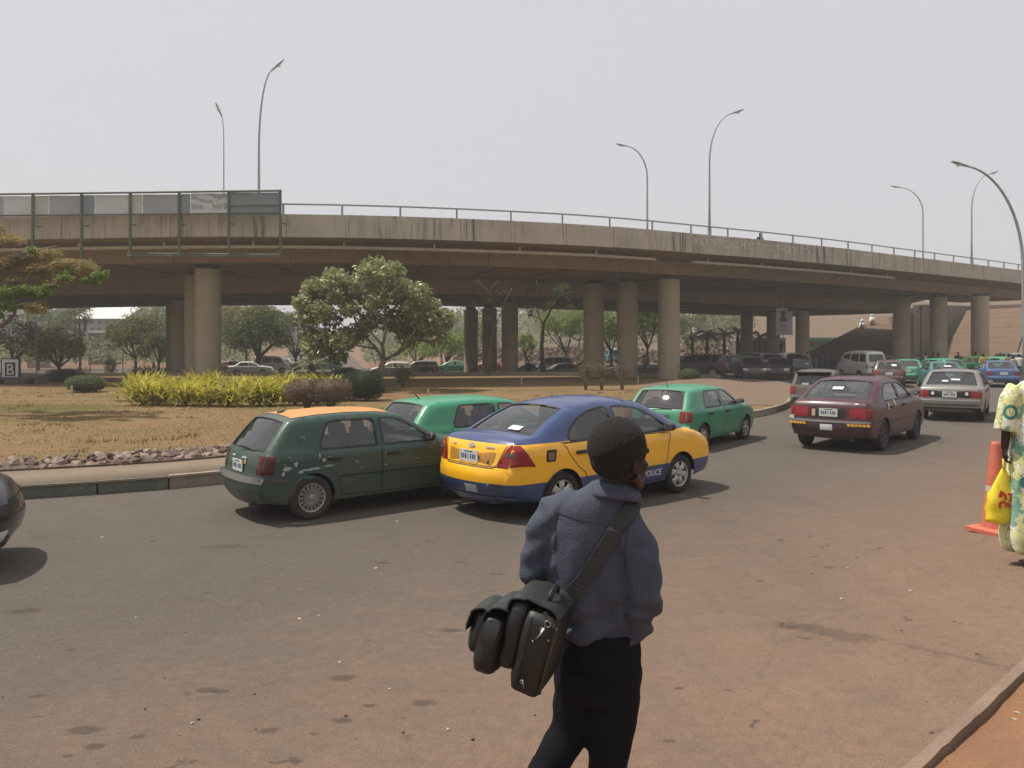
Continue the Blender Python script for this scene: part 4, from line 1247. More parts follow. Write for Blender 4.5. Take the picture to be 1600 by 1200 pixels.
class Body:
    def __init__(s, P, fine=True):
        s.P = P
        s.w, s.belt, s.tum = P['w'], P['belt'], P['tumble']
        s.sil = P['sil']
        step = 0.07 if fine else 0.2
        pts, tags = [], []
        for i in range(len(s.sil) - 1):
            a, b_ = s.sil[i], s.sil[i + 1]
            L = math.hypot(b_[0] - a[0], b_[1] - a[1])
            n = max(1, int(round(L / step)))
            for k in range(n):
                t = k / n
                pts.append([a[j] + (b_[j] - a[j]) * t for j in range(4)]); tags.append(a[4])
        pts.append(list(s.sil[-1][:4])); tags.append('end')
        P_ = np.array(pts)
        if fine:      # soften the corners of the outline a little
            Q = P_.copy()
            Q[1:-1, :2] = P_[1:-1, :2] * 0.6 + (P_[:-2, :2] + P_[2:, :2]) * 0.2
            P_ = Q
        s.pts, s.tags = P_, tags
        s.xm = (P_[:, 0].max() + P_[:, 0].min()) / 2
        s.L2 = (P_[:, 0].max() - P_[:, 0].min()) / 2
        t = np.gradient(P_[:, :2], axis=0)
        n = np.stack([-t[:, 1], t[:, 0]], 1)
        n /= np.linalg.norm(n, axis=1, keepdims=True)
        for i in range(len(n)):
            if abs(n[i][0]) > 0.8: n[i] = (math.copysign(1, n[i][0]), 0)
        s.n = n
        s.rear = []          # samples of the tail from bottom to the glass
        for i, tg in enumerate(tags):
            s.rear.append(i)
            if tg in ('rear_window', 'roof'): break
    def y(s, x, z, silr=None):
        y = s.w - 0.05 * s.w * max(0, (.60 - z) / .36) ** 2 - 0.018 * max(0, (z - .70)) ** 1.0
        k = z - (s.belt - 0.03)
        if k > 0:
            y -= s.tum * (k - 0.03 * (1 - math.exp(-k / 0.03))) + 0.035 * (1 - math.exp(-k / 0.02))
        u = (abs(x - s.xm) / s.L2 - .55) / .45
        if u > 0: y -= 0.085 * u * u
        # distance to outline
        P = s.pts[:, :2]
        A, B = P[:-1], P[1:]
        AB = B - A
        t = np.clip(((x - A[:, 0]) * AB[:, 0] + (z - A[:, 1]) * AB[:, 1]) / (AB[:, 0] ** 2 + AB[:, 1] ** 2 + 1e-12), 0, 1)
        dx = A[:, 0] + AB[:, 0] * t - x; dz = A[:, 1] + AB[:, 1] * t - z
        d2 = dx * dx + dz * dz
        i = int(np.argmin(d2))
        d = math.sqrt(d2[i]); r = s.pts[i, 3]
        if d < r:
            k = 1 - d / r
            y -= r * 0.75 * (1 - math.sqrt(max(0, 1 - k * k)))
        return y
    def strip_pt(s, i, t, out=0.0):
        x, z, b, r = s.pts[i]
        ye = s.ye(i)
        k = 1 - abs(t) ** 2.4
        nx, nz = s.n[i]
        return (x + nx * (b * k + out), t * ye, z + nz * (b * k + out))
    def ye(s, i):
        if not hasattr(s, '_ye'): s._ye = {}
        if i not in s._ye: s._ye[i] = s.y(s.pts[i, 0], s.pts[i, 1])
        return s._ye[i]
    def rear_pt(s, y, z, out=0.0, front=False):
        idx = s.rear if not front else list(range(len(s.tags) - 1, len(s.tags) - 1 - 30, -1))
        zz = [s.pts[i, 1] for i in idx]
        zz = np.maximum.accumulate(zz)
        u = float(np.interp(z, zz, np.arange(len(idx))))
        i = int(min(u, len(idx) - 2)); f = u - i
        i0, i1 = idx[i], idx[i + 1]
        x = s.pts[i0, 0] * (1 - f) + s.pts[i1, 0] * f
        b = s.pts[i0, 2] * (1 - f) + s.pts[i1, 2] * f
        ye = s.ye(i0) * (1 - f) + s.ye(i1) * f
        k = 1 - min(1.15, abs(y) / ye) ** 2.4
        sg = 1 if front else -1
        return (x + sg * (b * k + out), y, z)

def poly_len_sample(poly, step, closed=True):
    out = []
    n = len(poly)
    for i in range(n if closed else n - 1):
        a, b_ = poly[i], poly[(i + 1) % n]
        L = math.hypot(b_[0] - a[0], b_[1] - a[1])
        k = max(1, int(round(L / step)))
        for j in range(k):
            t = j / k
            out.append((a[0] + (b_[0] - a[0]) * t, a[1] + (b_[1] - a[1]) * t))
    if not closed: out.append(tuple(poly[-1]))
    return out

def round_poly(poly, r=0.03, n=3):
    """rounds the corners of a polygon"""
    out = []
    m = len(poly)
    for i in range(m):
        p0, p1, p2 = (Vector(poly[(i + k) % m]) for k in (-1, 0, 1))
        a, b_ = (p0 - p1), (p2 - p1)
        ra = min(r, a.length * 0.4); rb = min(r, b_.length * 0.4)
        a = p1 + a.normalized() * ra; b_ = p1 + b_.normalized() * rb
        for k in range(n + 1):
            t = k / n
            q = a * (1 - t) ** 2 + p1 * 2 * t * (1 - t) + b_ * t * t
            out.append((q.x, q.y))
    return out

def cdt_fill(poly, step):
    poly = [tuple(p) for p in poly]
    edges = [(i, (i + 1) % len(poly)) for i in range(len(poly))]
    xs = [p[0] for p in poly]; ys = [p[1] for p in poly]
    ex = [(x, y) for x in np.arange(min(xs) + step / 2, max(xs), step) for y in np.arange(min(ys) + step / 2, max(ys), step) if inside(poly, x, y)]
    ov, oe, of, *_ = delaunay_2d_cdt([Vector(p) for p in poly + ex], edges, [], 0, 1e-6)
    tr = [f for f in of if inside(poly, sum(ov[i][0] for i in f) / 3, sum(ov[i][1] for i in f) / 3)]
    return [tuple(p) for p in ov], tr

def patch(poly, fn, step=0.06, thick=0.0, fn_in=None):
    """mesh of a 2D polygon mapped onto the body; with a rim going inwards"""
    vs, tr = cdt_fill(poly, step)
    V = [fn(*p) for p in vs]
    Fs = [tuple(f) for f in tr]
    return V, Fs

def strip_line(poly, w, fn, closed=True, step=0.05):
    """thin line of width w along a 2D polyline mapped by fn(u, v)"""
    p = poly_len_sample(poly, step, closed)
    n = len(p)
    V, Fs = [], []
    for i in range(n):
        a = Vector(p[(i - 1) % n] if closed or i > 0 else p[0]); b_ = Vector(p[(i + 1) % n] if closed or i < n - 1 else p[-1])
        t = (b_ - a); t = t.normalized() if t.length > 1e-9 else Vector((1, 0))
        nn = Vector((-t.y, t.x)) * w / 2
        q = Vector(p[i])
        V += [fn(*(q + nn)), fn(*(q - nn))]
    for i in range(n if closed else n - 1):
        j = (i + 1) % n
        Fs.append((i * 2, i * 2 + 1, j * 2 + 1, j * 2))
    return V, Fs

def side_region(B, fine):
    P = B.P
    xr, xf = P['axles']; R_ = P['arch']; sill = P['sill']; wz = P['r']
    pts = [(p[0], p[1]) for p in B.pts]
    def arc(xc):
        n = 12 if fine else 6
        h = sill - wz
        a0 = math.asin(max(-1, min(1, h / R_)))
        return [(xc + R_ * math.cos(a), wz + R_ * math.sin(a)) for a in np.linspace(a0, math.pi - a0, n)]
    path = list(pts)
    path += arc(xf) + arc(xr)
    return path

_bodycache = {}
def body_parts(pre, fine):
    """meshes of one body style: {part: [(verts, faces, smooth)]}"""
    key = (pre, fine)
    if key in _bodycache: return _bodycache[key]
    P = PRE[pre]; B = Body(P, fine)
    region = side_region(B, fine)
    wins = [(n, round_poly(w, 0.05, 3) if fine else w) for n, w in P['windows']]
    doors = P['doors']
    step = 0.085 if fine else 0.25
    verts = list(region); edges = [(i, (i + 1) % len(region)) for i in range(len(region))]
    def addp(poly, st):
        p = poly_len_sample(poly, st)
        k = len(verts); verts.extend(p)
        edges.extend((k + i, k + (i + 1) % len(p)) for i in range(len(p)))
    for n, w in wins: addp(w, 0.06 if fine else 0.3)
    if fine:
        for d in doors: addp(d, 0.08)
    xs = [p[0] for p in region]; zs = [p[1] for p in region]
    for x in np.arange(min(xs) + step / 2, max(xs), step):
        for z in np.arange(min(zs) + step / 2, max(zs), step * 0.8):
            if inside(region, x, z): verts.append((x, z))
    ii = range(0, len(B.pts), 1 if fine else 2)
    for i in ii:
        x, z, b_, r = B.pts[i]
        nx, nz = B.n[i]
        for q in ((0.04, 0.15, 0.35, 0.7) if fine else (0.12, 0.5)):
            xx, zz = x - nx * r * q, z - nz * r * q
            if inside(region, xx, zz): verts.append((xx, zz))
    ov, oe, of, *_ = delaunay_2d_cdt([Vector(p) for p in verts], edges, [], 0, 1e-5)
    ov = [tuple(p) for p in ov]
    Y = [B.y(*p) for p in ov]
    groups = {}
    for f in of:
        cx = sum(ov[i][0] for i in f) / len(f); cz = sum(ov[i][1] for i in f) / len(f)
        if not inside(region, cx, cz): continue
        g = 'body'
        for n, w in wins:
            if inside(w, cx, cz): g = 'win_' + n
        if g == 'body' and fine:
            for k, d in enumerate(doors):
                if inside(d, cx, cz): g = 'door_%d' % k
        groups.setdefault(g, []).append(f)
    parts = {}
    def emit(g, fs, sgn, inset=0.0):
        used = sorted({i for f in fs for i in f}); mp = {u: k for k, u in enumerate(used)}
        V = [(ov[u][0], sgn * (Y[u] - inset), ov[u][1]) for u in used]
        Fs = []
        for f in fs:
            a, b_, c = (ov[i] for i in f[:3])
            ccw = (b_[0] - a[0]) * (c[1] - a[1]) - (b_[1] - a[1]) * (c[0] - a[0]) > 0
            f2 = tuple(mp[i] for i in f)
            if ccw == (sgn > 0): f2 = f2[::-1]
            Fs.append(f2)
        parts.setdefault((g, sgn), []).append((V, Fs))
    for g, fs in groups.items():
        for sgn in (1, -1):
            emit(g, fs, sgn, 0.012 if g.startswith('win') else 0.0)
    # strips across the car
    T = [-1, -.97, -.90, -.8, -.6, -.35, 0, .35, .6, .8, .90, .97, 1] if fine else [-1, -.88, -.5, 0, .5, .88, 1]
    gl = [i for i, t in enumerate(T) if abs(t) <= 0.901]
    i = 0
    while i < len(B.pts) - 1:
        tg = B.tags[i]
        j = i
        while j < len(B.pts) - 1 and B.tags[j] == tg: j += 1
        glass = tg in ('rear_window', 'windscreen')
        rows = list(range(i, j + 1))
        def mk(cols, inset=0.0):
            V = [B.strip_pt(r, T[c], -inset) for r in rows for c in cols]
            m = len(cols)
            Fs = [(a * m + c, a * m + c + 1, (a + 1) * m + c + 1, (a + 1) * m + c) for a in range(len(rows) - 1) for c in range(m - 1)]
            return V, Fs
        if glass:
            parts.setdefault((tg, 0), []).append(mk(gl, 0.010))
            lo = [k for k in range(len(T)) if k <= gl[0]]; hi = [k for k in range(len(T)) if k >= gl[-1]]
            for cc in (lo, hi):
                V, Fs = mk(cc)
                parts.setdefault(('pillar', 0), []).append((V, Fs))
        else:
            parts.setdefault((tg, 0), []).append(mk(list(range(len(T)))))
        i = j
    _bodycache[key] = (B, parts, wins)
    return _bodycache[key]

def join_parts(lst):
    V, Fs = [], []
    for v, f in lst:
        n = len(V); V += list(v); Fs += [tuple(i + n for i in q) for q in f]
    return V, Fs

def car(name, label, cat, pre, loc, heading, pm, group=None, lod=2, trims=None, glass=None, rim='five', rim_mat=None, tyre=None,
        scale=1.0, zs=1.0, roof_mat=None, bumper_mat=None, seats=None, light='red', headm=None, extras=None, plate=True, handle_mat=None):
    fine = lod >= 1
    B, parts, wins = body_parts(pre, fine)
    P = PRE[pre]
    z0 = ztf(loc[0], loc[1]) + 0.004
    root = empty(name, (loc[0], loc[1], z0), heading, label, cat, group, scale)
    glass = glass or M_GLASS
    root.scale = (scale, scale, scale * zs)
    bm_ = []
    for key in list(parts):
        if key[0] in ('body', 'pillar'): bm_ += parts[key]
    def cached(key, lst, nm):
        ck = ('m', pre, fine, key)
        if ck not in _bodycache:
            V, Fs = join_parts(lst)
            _bodycache[ck] = mk_mesh(nm, V, Fs, True)
            _bodycache[ck].materials.append(M_TRIM)
        return _bodycache[ck]
    def put(key, nm, m, parent=root, lst=None):
        me = cached(key, lst if lst is not None else parts[key], nm)
        o = bpy.data.objects.new(nm, me); COL.objects.link(o); o.parent = parent
        o.material_slots[0].link = 'OBJECT'; o.material_slots[0].material = m
        return o
    body = put('bodyshell', 'body', pm, lst=bm_)
    for tg in ('rear_bumper', 'boot_lid', 'tailgate', 'rear_window', 'roof', 'windscreen', 'bonnet', 'front_bumper'):
        if (tg, 0) in parts:
            m = pm
            if 'window' in tg or tg == 'windscreen': m = glass
            if tg == 'roof' and roof_mat: m = roof_mat
            if 'bumper' in tg and bumper_mat: m = bumper_mat
            put((tg, 0), tg, m)
    for key in parts:
        if key[0].startswith('win_'): put(key, 'side_window', glass)
        if key[0].startswith('door_'):
            d = put(key, 'door', pm)
            if lod == 2:
                hx, hz = P['handles'][int(key[0][-1])]
                y = B.y(hx, hz)
                MB().box((hx, key[1] * (y + 0.008), hz), (0.20, 0.035, 0.045)).box((hx + 0.015, key[1] * (y + 0.022), hz + 0.004), (0.15, 0.02, 0.022)).build('handle', handle_mat or M_TRIM, d)
    ck = ('under', pre)
    xr, xf = P['axles']; R_ = P['arch']
    if ck not in _bodycache:
        u = MB()
        xa, xb = B.pts[:, 0].min() + .16, B.pts[:, 0].max() - .18
        zc = min(P['r'] * 2 + .04, P['belt'] - .2)
        u.box(((xa + xb) / 2, 0, (P['sill'] + .03 + zc) / 2), (xb - xa, 2 * (P['w'] - .27), zc - P['sill'] - .03))
        # floor between the wheels reaches the sills, engine bay and boot are filled
        u.box(((xr + xf) / 2, 0, .38), (xf - xr - 2 * R_ - .02, 2 * (P['w'] - .05), .22))
        u.box((xr - .25, 0, zc + .08), (.9, 2 * (P['w'] - .3), .24)) if pre not in ('hatch', 'estate', 'van') else None
        u.box((xf + .1, 0, P['belt'] - .28), (.9, 2 * (P['w'] - .28), .22))
        _bodycache[ck] = u.mesh('underbody', [M_UNDER], False)
        s = MB()
        for sy in (-.37, .37):
            bx = .05
            s.box((bx, sy, .62), (.50, .48, .16), rot=None)
            rt = Matrix.Rotation(R(-14), 3, 'Y')
            s.box((bx - .30, sy, .90), (.13, .46, .60), rot=rt, taper=.85)
            s.box((bx - .39, sy, 1.25 if pre != 'van' else 1.35), (.09, .26, .18), rot=rt, taper=.85)
        s.box((-.80, 0, .62), (.48, 1.22, .16))
        s.box((-1.06, 0, .86), (.14, 1.24, .48), rot=Matrix.Rotation(R(-18), 3, 'Y'), taper=.95)
        for sy in (-.36, .36): s.box((-1.16, sy, 1.10), (.08, .24, .13), taper=.85)
        _bodycache[ck + ('s',)] = s.mesh('seats', [M_SEAT], False)
        d = MB()
        wx = next(q[0] for q in P['sil'] if q[4] == 'bonnet')
        d.box((wx - .25, 0, P['belt'] - .09), (.42, 1.30, .18), taper=.8)
        d.lathe([(.17, -.012), (.185, 0), (.17, .012)], 16, 'Z', (wx - .55, .36, P['belt'] - .02))
        _bodycache[ck + ('d',)] = d.mesh('dashboard', [M_TRIM], False)
    link('underbody', _bodycache[ck], root)
    if lod >= 1:
        link('seats', _bodycache[ck + ('s',)], root, mat=seats or M_SEAT)
        link('dashboard', _bodycache[ck + ('d',)], root)
    # wheels
    tm, rm = wheel_meshes(P['r'], .19, rim, 28 if lod == 2 else 14)
    for ax in (xr, xf):
        for sg in (1, -1):
            w = link('wheel', tm, root, (ax, sg * (P['w'] - .115), P['r']), (0, random.uniform(0, 1.2) if sg > 0 else random.uniform(0, 1.2), 0 if sg > 0 else math.pi), tyre or M_TYRE)
            r = link('rim', rm, w)
            if rim_mat:
                r.material_slots[0].link = 'OBJECT'; r.material_slots[0].material = rim_mat
    sides = (1, -1)
    # lights
    lm = {'red': M_RED, 'dark': M_RED_DK}.get(light, M_RED)
    zt1 = {'saloon': (.72, 1.03), 'hatch': (.66, .92), 'fastback': (.68, .88), 'boxy': (.66, .86), 'estate': (.78, 1.06), 'van': (.72, 1.02)}[pre]
    for sg in sides:
        key = ('tail', pre, sg, fine)
        if key not in _bodycache:
            z_lo, z_hi = zt1
            yin = {'saloon': .50, 'hatch': .56, 'fastback': .40, 'boxy': .52, 'estate': .62, 'van': .62}[pre]
            i0 = min(B.rear, key=lambda i: abs(B.pts[i, 1] - (z_lo + z_hi) / 2))
            ye = B.ye(i0)
            if pre == 'saloon':
                poly = [(yin, z_lo), (ye, z_lo), (ye, z_hi - .03), (yin + .15, z_hi), (yin + .10, z_hi - .10)]
            else:
                poly = [(yin, z_lo), (ye, z_lo), (ye, z_hi), (yin, z_hi)]
            poly = round_poly(poly, .03, 2)
            V1, F1 = patch(poly, lambda y, z: B.rear_pt(sg * min(y, B.ye(i0) * 1.0), z, .010), .05 if fine else .12)
            if sg > 0: F1 = [f[::-1] for f in F1]
            def xt(z):
                p = B.rear_pt(sg * ye, z); return p[0]
            dep = {'saloon': .22, 'hatch': .12, 'fastback': .10, 'boxy': .08, 'estate': .12, 'van': .06}[pre]
            if pre == 'saloon':
                poly2 = [(xt(z_lo) - .0, z_lo), (xt(z_lo) + dep + .10, z_lo), (xt(.86) + dep - .02, .86), (xt(z_hi - .03) + .06, z_hi - .03), (xt(z_hi - .03), z_hi - .03), (xt(.86), .86)]
            else:
                poly2 = [(xt(z_lo), z_lo), (xt(z_lo) + dep, z_lo), (xt(z_hi) + dep, z_hi), (xt(z_hi), z_hi)]
            V2, F2 = patch(poly2, lambda x, z: (x - .004, sg * (B.y(x, z) + .009), z), .035 if fine else .1)
            F2b = []
            for f in F2:
                a, b_, c = (Vector((V2[i][0], V2[i][2])) for i in f[:3])
                ccw = (b_ - a).x * (c - a).y - (b_ - a).y * (c - a).x > 0
                F2b.append(f[::-1] if ccw == (sg > 0) else f)
            V, Fs = join_parts([(V1, F1), (V2, F2b)])
            _bodycache[key] = mk_mesh('taillight', V, Fs, True, [M_RED])
        link('taillight', _bodycache[key], root, mat=lm)
        key = ('head', pre, sg, fine)
        if key not in _bodycache:
            zc = {'saloon': .74, 'hatch': .70, 'fastback': .70, 'boxy': .69, 'estate': .84, 'van': .78}[pre]
            V, Fs = patch(round_poly([(.42, zc - .07), (.72, zc - .07), (.74, zc + .06), (.42, zc + .07)], .03, 2), lambda y, z: B.rear_pt(sg * y, z, .02, True), .08)
            _bodycache[key] = mk_mesh('headlight', V, Fs, True, [M_CLEAR])
        link('headlight', _bodycache[key], root, mat=headm or M_CLEAR)
    # number plate
    zp = {'saloon': .82, 'hatch': .74, 'fastback': .78, 'boxy': .76, 'estate': .88, 'van': .70}[pre]
    if plate:
        p = Vector(B.rear_pt(0, zp, .018))
        pl = MB().box(p, (.012, .36, .16)).build('number_plate', M_PLATE, root)
        if lod == 2:
            q = MB()
            for k, (yy, ww) in enumerate([(-.13, .03), (-.09, .035), (-.045, .03), (.01, .012), (.05, .035), (.09, .03), (.13, .035)]):
                q.box((p.x - .007, p.y + yy, p.z - .005), (.003, ww * .75, .062))
            q.build('plate_characters', M_INK, pl)
            MB().box((p.x - .007, p.y, p.z + .06), (.003, .16, .016)).build('plate_heading', M_INKGREEN, pl)
    # mirrors
    if lod >= 1:
        mx, mz = P['mirror']
        for sg in sides:
            y = B.y(mx, mz)
            m = MB()
            m.ball((mx, sg * (y + .11), mz + .03), (.055, .10, .065), 10, 6)
            m.box((mx, sg * (y + .02), mz), (.06, .08, .04))
            mo = m.build('mirror', handle_mat or M_TRIM, root, True)
            MB().box((mx - .052, sg * (y + .11), mz + .03), (.006, .14, .085)).build('mirror_glass', M_CHROME, mo)
        if lod == 2:
            for n, w in wins:
                for sg in sides:
                    key = ('rubber', pre, n, sg)
                    if key not in _bodycache:
                        V, Fs = strip_line(w, .022, lambda x, z: (x, sg * (B.y(x, z) + .003), z))
                        _bodycache[key] = mk_mesh('window_rubber', V, Fs if sg < 0 else [f[::-1] for f in Fs], False, [M_TRIM])
                    link('window_rubber', _bodycache[key], root)
    if lod == 2:
        key = ('gaps', pre)
        if key not in _bodycache:
            L = []
            for d in P['doors']:
                for sg in sides:
                    V, Fs = strip_line(d, .011, lambda x, z: (x, sg * (B.y(x, z) + .0025), z), True)
                    L.append((V, Fs))
            # lines across: boot, tailgate, bonnet
            for sg in sides:
                zb = B.P['belt']
            rows = [k for k in range(1, len(B.tags) - 1) if B.tags[k] != B.tags[k - 1] and B.tags[k] in ('boot_lid', 'tailgate', 'front_bumper')]
            for k in rows:
                V = []
                for t in np.linspace(-.97, .97, 17):
                    a = Vector(B.strip_pt(k, t, .004)); V += [a + Vector((0, 0, .006)), a - Vector((0, 0, .006))]
                L.append((V, [(i * 2, i * 2 + 1, i * 2 + 3, i * 2 + 2) for i in range(16)]))
            V, Fs = join_parts(L)
            _bodycache[key] = mk_mesh('panel_gap', V, Fs, False, [M_TRIM])
        link('panel_gap', _bodycache[key], root)
        # arch lips
        L = []
        for ax in (xr, xf):
            for sg in sides:
                pts = [(ax + (R_ + .008) * math.cos(a), P['r'] + (R_ + .008) * math.sin(a)) for a in np.linspace(.02, math.pi - .02, 16)]
                V, Fs = strip_line(pts, .022, lambda x, z: (x, sg * (B.y(x, z) + .006), z), False)
                L.append((V, Fs))
        V, Fs = join_parts(L)
        link('arch_lip', mk_mesh('arch_lip', V, Fs, False, [M_TRIM]), root, mat=bumper_mat if bumper_mat and bumper_mat != M_TRIM else pm)
        # rear glass rubber
        L = []
        for tg in ('rear_window', 'windscreen'):
            rows = [k for k in range(len(B.tags)) if B.tags[k] == tg]; rows.append(rows[-1] + 1)
            for t in (-.90, .90):
                V = []
                for k in rows:
                    V += [B.strip_pt(k, t * .985, .002), B.strip_pt(k, t * 1.02, .002)]
                L.append((V, [(i * 2, i * 2 + 1, i * 2 + 3, i * 2 + 2) for i in range(len(rows) - 1)]))
            for k in (rows[0], rows[-1]):
                V = []
                n_ = B.n[k]
                for t in np.linspace(-.91, .91, 15):
                    a = Vector(B.strip_pt(k, t, .003)); tt = Vector((n_[1], 0, -n_[0])) * .011
                    V += [a + tt, a - tt]
                L.append((V, [(i * 2, i * 2 + 1, i * 2 + 3, i * 2 + 2) for i in range(14)]))
        V, Fs = join_parts(L)
        link('screen_rubber', mk_mesh('screen_rubber', V, Fs, False, [M_TRIM]), root)
        # exhaust
        MB().tube([(B.pts[:, 0].min() + .25, -.45 * 1, .25), (B.pts[:, 0].min() - .01, -.45, .25)], .025, 8).build('exhaust_pipe', M_RIM_DK, root)
    if extras: extras(root, B)
    return root

def by_wheel(px, py, heading, pre, which='rr', scale=1.0):
    """centre of the car when one wheel touches the ground at a picture position"""
    x, y = G(px, py)
    P = PRE[pre]
    ax = P['axles'][0] if which[0] == 'r' else P['axles'][1]
    sy = -1 if which[1] == 'r' else 1
    c, s = math.cos(heading), math.sin(heading)
    lx, ly = ax * scale, sy * (P['w'] - .05) * scale
    return (x - (c * lx - s * ly), y - (s * lx + c * ly))

def side_band(B, root, z0, z1, x0, x1, m, nm='side_strip', out=.010, sides=(1, -1)):
    L = []
    for sg in sides:
        n = 24
        V = []
        for i in range(n + 1):
            x = x0 + (x1 - x0) * i / n
            for z in (z0, z1): V.append((x, sg * (B.y(x, z) + out), z))
        L.append((V, [(i * 2, i * 2 + 1, i * 2 + 3, i * 2 + 2) for i in range(n)]))
    V, Fs = join_parts(L)
    return link(nm, mk_mesh(nm, V, Fs, False, [m]), root)
def rear_band(B, root, z0, z1, y0, y1, m, nm='bumper_strip', out=.012, thick=0.0):
    V = []
    n = 20
    for i in range(n + 1):
        y = y0 + (y1 - y0) * i / n
        for z in (z0, z1): V.append(B.rear_pt(y, z, out))
    Fs = [(i * 2, i * 2 + 1, i * 2 + 3, i * 2 + 2) for i in range(n)]
    return link(nm, mk_mesh(nm, V, Fs, False, [m]), root)
def rear_patch(B, root, poly, m, nm, out=.012, step=.05):
    V, Fs = patch(poly, lambda y, z: B.rear_pt(y, z, out), step)
    return link(nm, mk_mesh(nm, V, Fs, True, [m]), root)
def side_patch(B, root, poly, m, nm, sg=-1, out=.004, step=.06):
    V, Fs = patch(poly, lambda x, z: (x, sg * (B.y(x, z) + out), z), step)
    return link(nm, mk_mesh(nm, V, Fs, True, [m]), root)
def glass_note(B, root, t0, t1, u, w, m, nm='window_notice', tg='rear_window', h=.07):
    rows = [k for k in range(len(B.tags)) if B.tags[k] == tg]
    k = rows[int(u * (len(rows) - 1))]
    a = Vector(B.strip_pt(k, t0, .004)); b_ = Vector(B.strip_pt(k, t1, .004))
    n_ = B.n[k]; tt = Vector((n_[1], 0, -n_[0])).normalized()
    if tt.z < 0: tt = -tt
    up = tt * h
    V = [a, b_, b_ + up, a + up]
    th = Vector((n_[0], 0, n_[1])) * .004
    V += [v + th for v in V]
    return link(nm, mk_mesh(nm, V, [(0, 1, 2, 3), (7, 6, 5, 4), (0, 4, 5, 1), (1, 5, 6, 2), (2, 6, 7, 3), (3, 7, 4, 0)], False, [m]), root)
def wiper(B, root, k_tag='rear_window'):
    k = next(i for i in range(len(B.tags)) if B.tags[i] == k_tag)
    pts = [Vector(B.strip_pt(k, t, .03 + .02 * math.sin(3 * t))) + Vector((0, 0, .03 * math.sin((t + .55) * 2.6))) for t in np.linspace(-.55, .15, 8)]
    MB().tube(pts, .012, 6).build('wiper', M_TRIM, root)
# ------------------------------------------------------------------ the cars
CG = (0.035, 0.265, 0.145)
PM_DKGREEN = paint('worn_dark_green', (0.012, 0.052, 0.040), worn=0.35, dust=0.22, rough=0.45, wear_col=(0.16, 0.25, 0.20), coat=0.2)
PM_ORANGE = paint('orange_roof', (0.58, 0.27, 0.075), dust=0.2, rough=0.6, coat=0.1)
PM_GREEN = paint('taxi_green', CG, dust=0.16, rough=0.4, coat=0.3)
PM_GREEN2 = paint('taxi_green_pale', (0.05, 0.30, 0.175), dust=0.2, rough=0.4, coat=0.3)
NAVY = (0.024, 0.048, 0.150); YEL = (0.93, 0.47, 0.008)
PM_TAXI = paint('blue_yellow_blue', NAVY, bands=[(.50, YEL), (1.005, NAVY)], dust=0.07, rough=0.3, coat=0.5)
PM_TAXI_ROOF = paint('navy_paint', NAVY, dust=0.10, rough=0.3, coat=0.5)
PM_MAROON = paint('maroon', (0.058, 0.006, 0.016), dust=0.05, rough=0.4, coat=0.25)
PM_SILVER = paint('silver', (0.24, 0.225, 0.21), dust=0.35, rough=0.35, metal=0.4)
PM_GREY = paint('warm_grey', (0.13, 0.115, 0.105), dust=0.3, rough=0.35, metal=0.3)
M_BLACKGLOSS = plain('dark_lens', (0.02, 0.02, 0.024), .1, spec=.6)
PM_BLACK = paint('black', (0.010, 0.010, 0.013), dust=0.10, rough=0.25)
PM_DUSTBLACK = paint('dusty_black', (0.020, 0.021, 0.024), dust=0.30, rough=0.35)
PM_WHITE = paint('white', (0.62, 0.61, 0.56), dust=0.2, rough=0.4)
PM_BLUE = paint('blue', (0.035, 0.085, 0.22), dust=0.2, rough=0.35)
PM_TEAL = paint('teal', (0.04, 0.17, 0.18), dust=0.2, rough=0.35)
PM_LIME = paint('lime_green', (0.115, 0.44, 0.05), dust=0.12, rough=0.4)
PM_DKTEAL = paint('dark_teal', (0.025, 0.075, 0.085), dust=0.25, rough=0.35)
PM_RED = paint('red', (0.24, 0.02, 0.02), dust=0.25, rough=0.4)
PM_CREAM = paint('cream', (0.36, 0.33, 0.26), dust=0.3, rough=0.5)
M_SCUFF = plain('scuffed_filler', (0.34, 0.36, 0.33), 0.8, var=0.4, scale=20)
M_DENT = plain('dull_green_patch', (0.05, 0.10, 0.085), 0.8, var=0.4, scale=10)

def ragged(cx, cz, rx, rz, n=14, seed=0):
    rr = random.Random(seed)
    return [(cx + rx * math.cos(a) * rr.uniform(.45, 1.1), cz + rz * math.sin(a) * rr.uniform(.45, 1.1)) for a in [2 * math.pi * k / n for k in range(n)]]

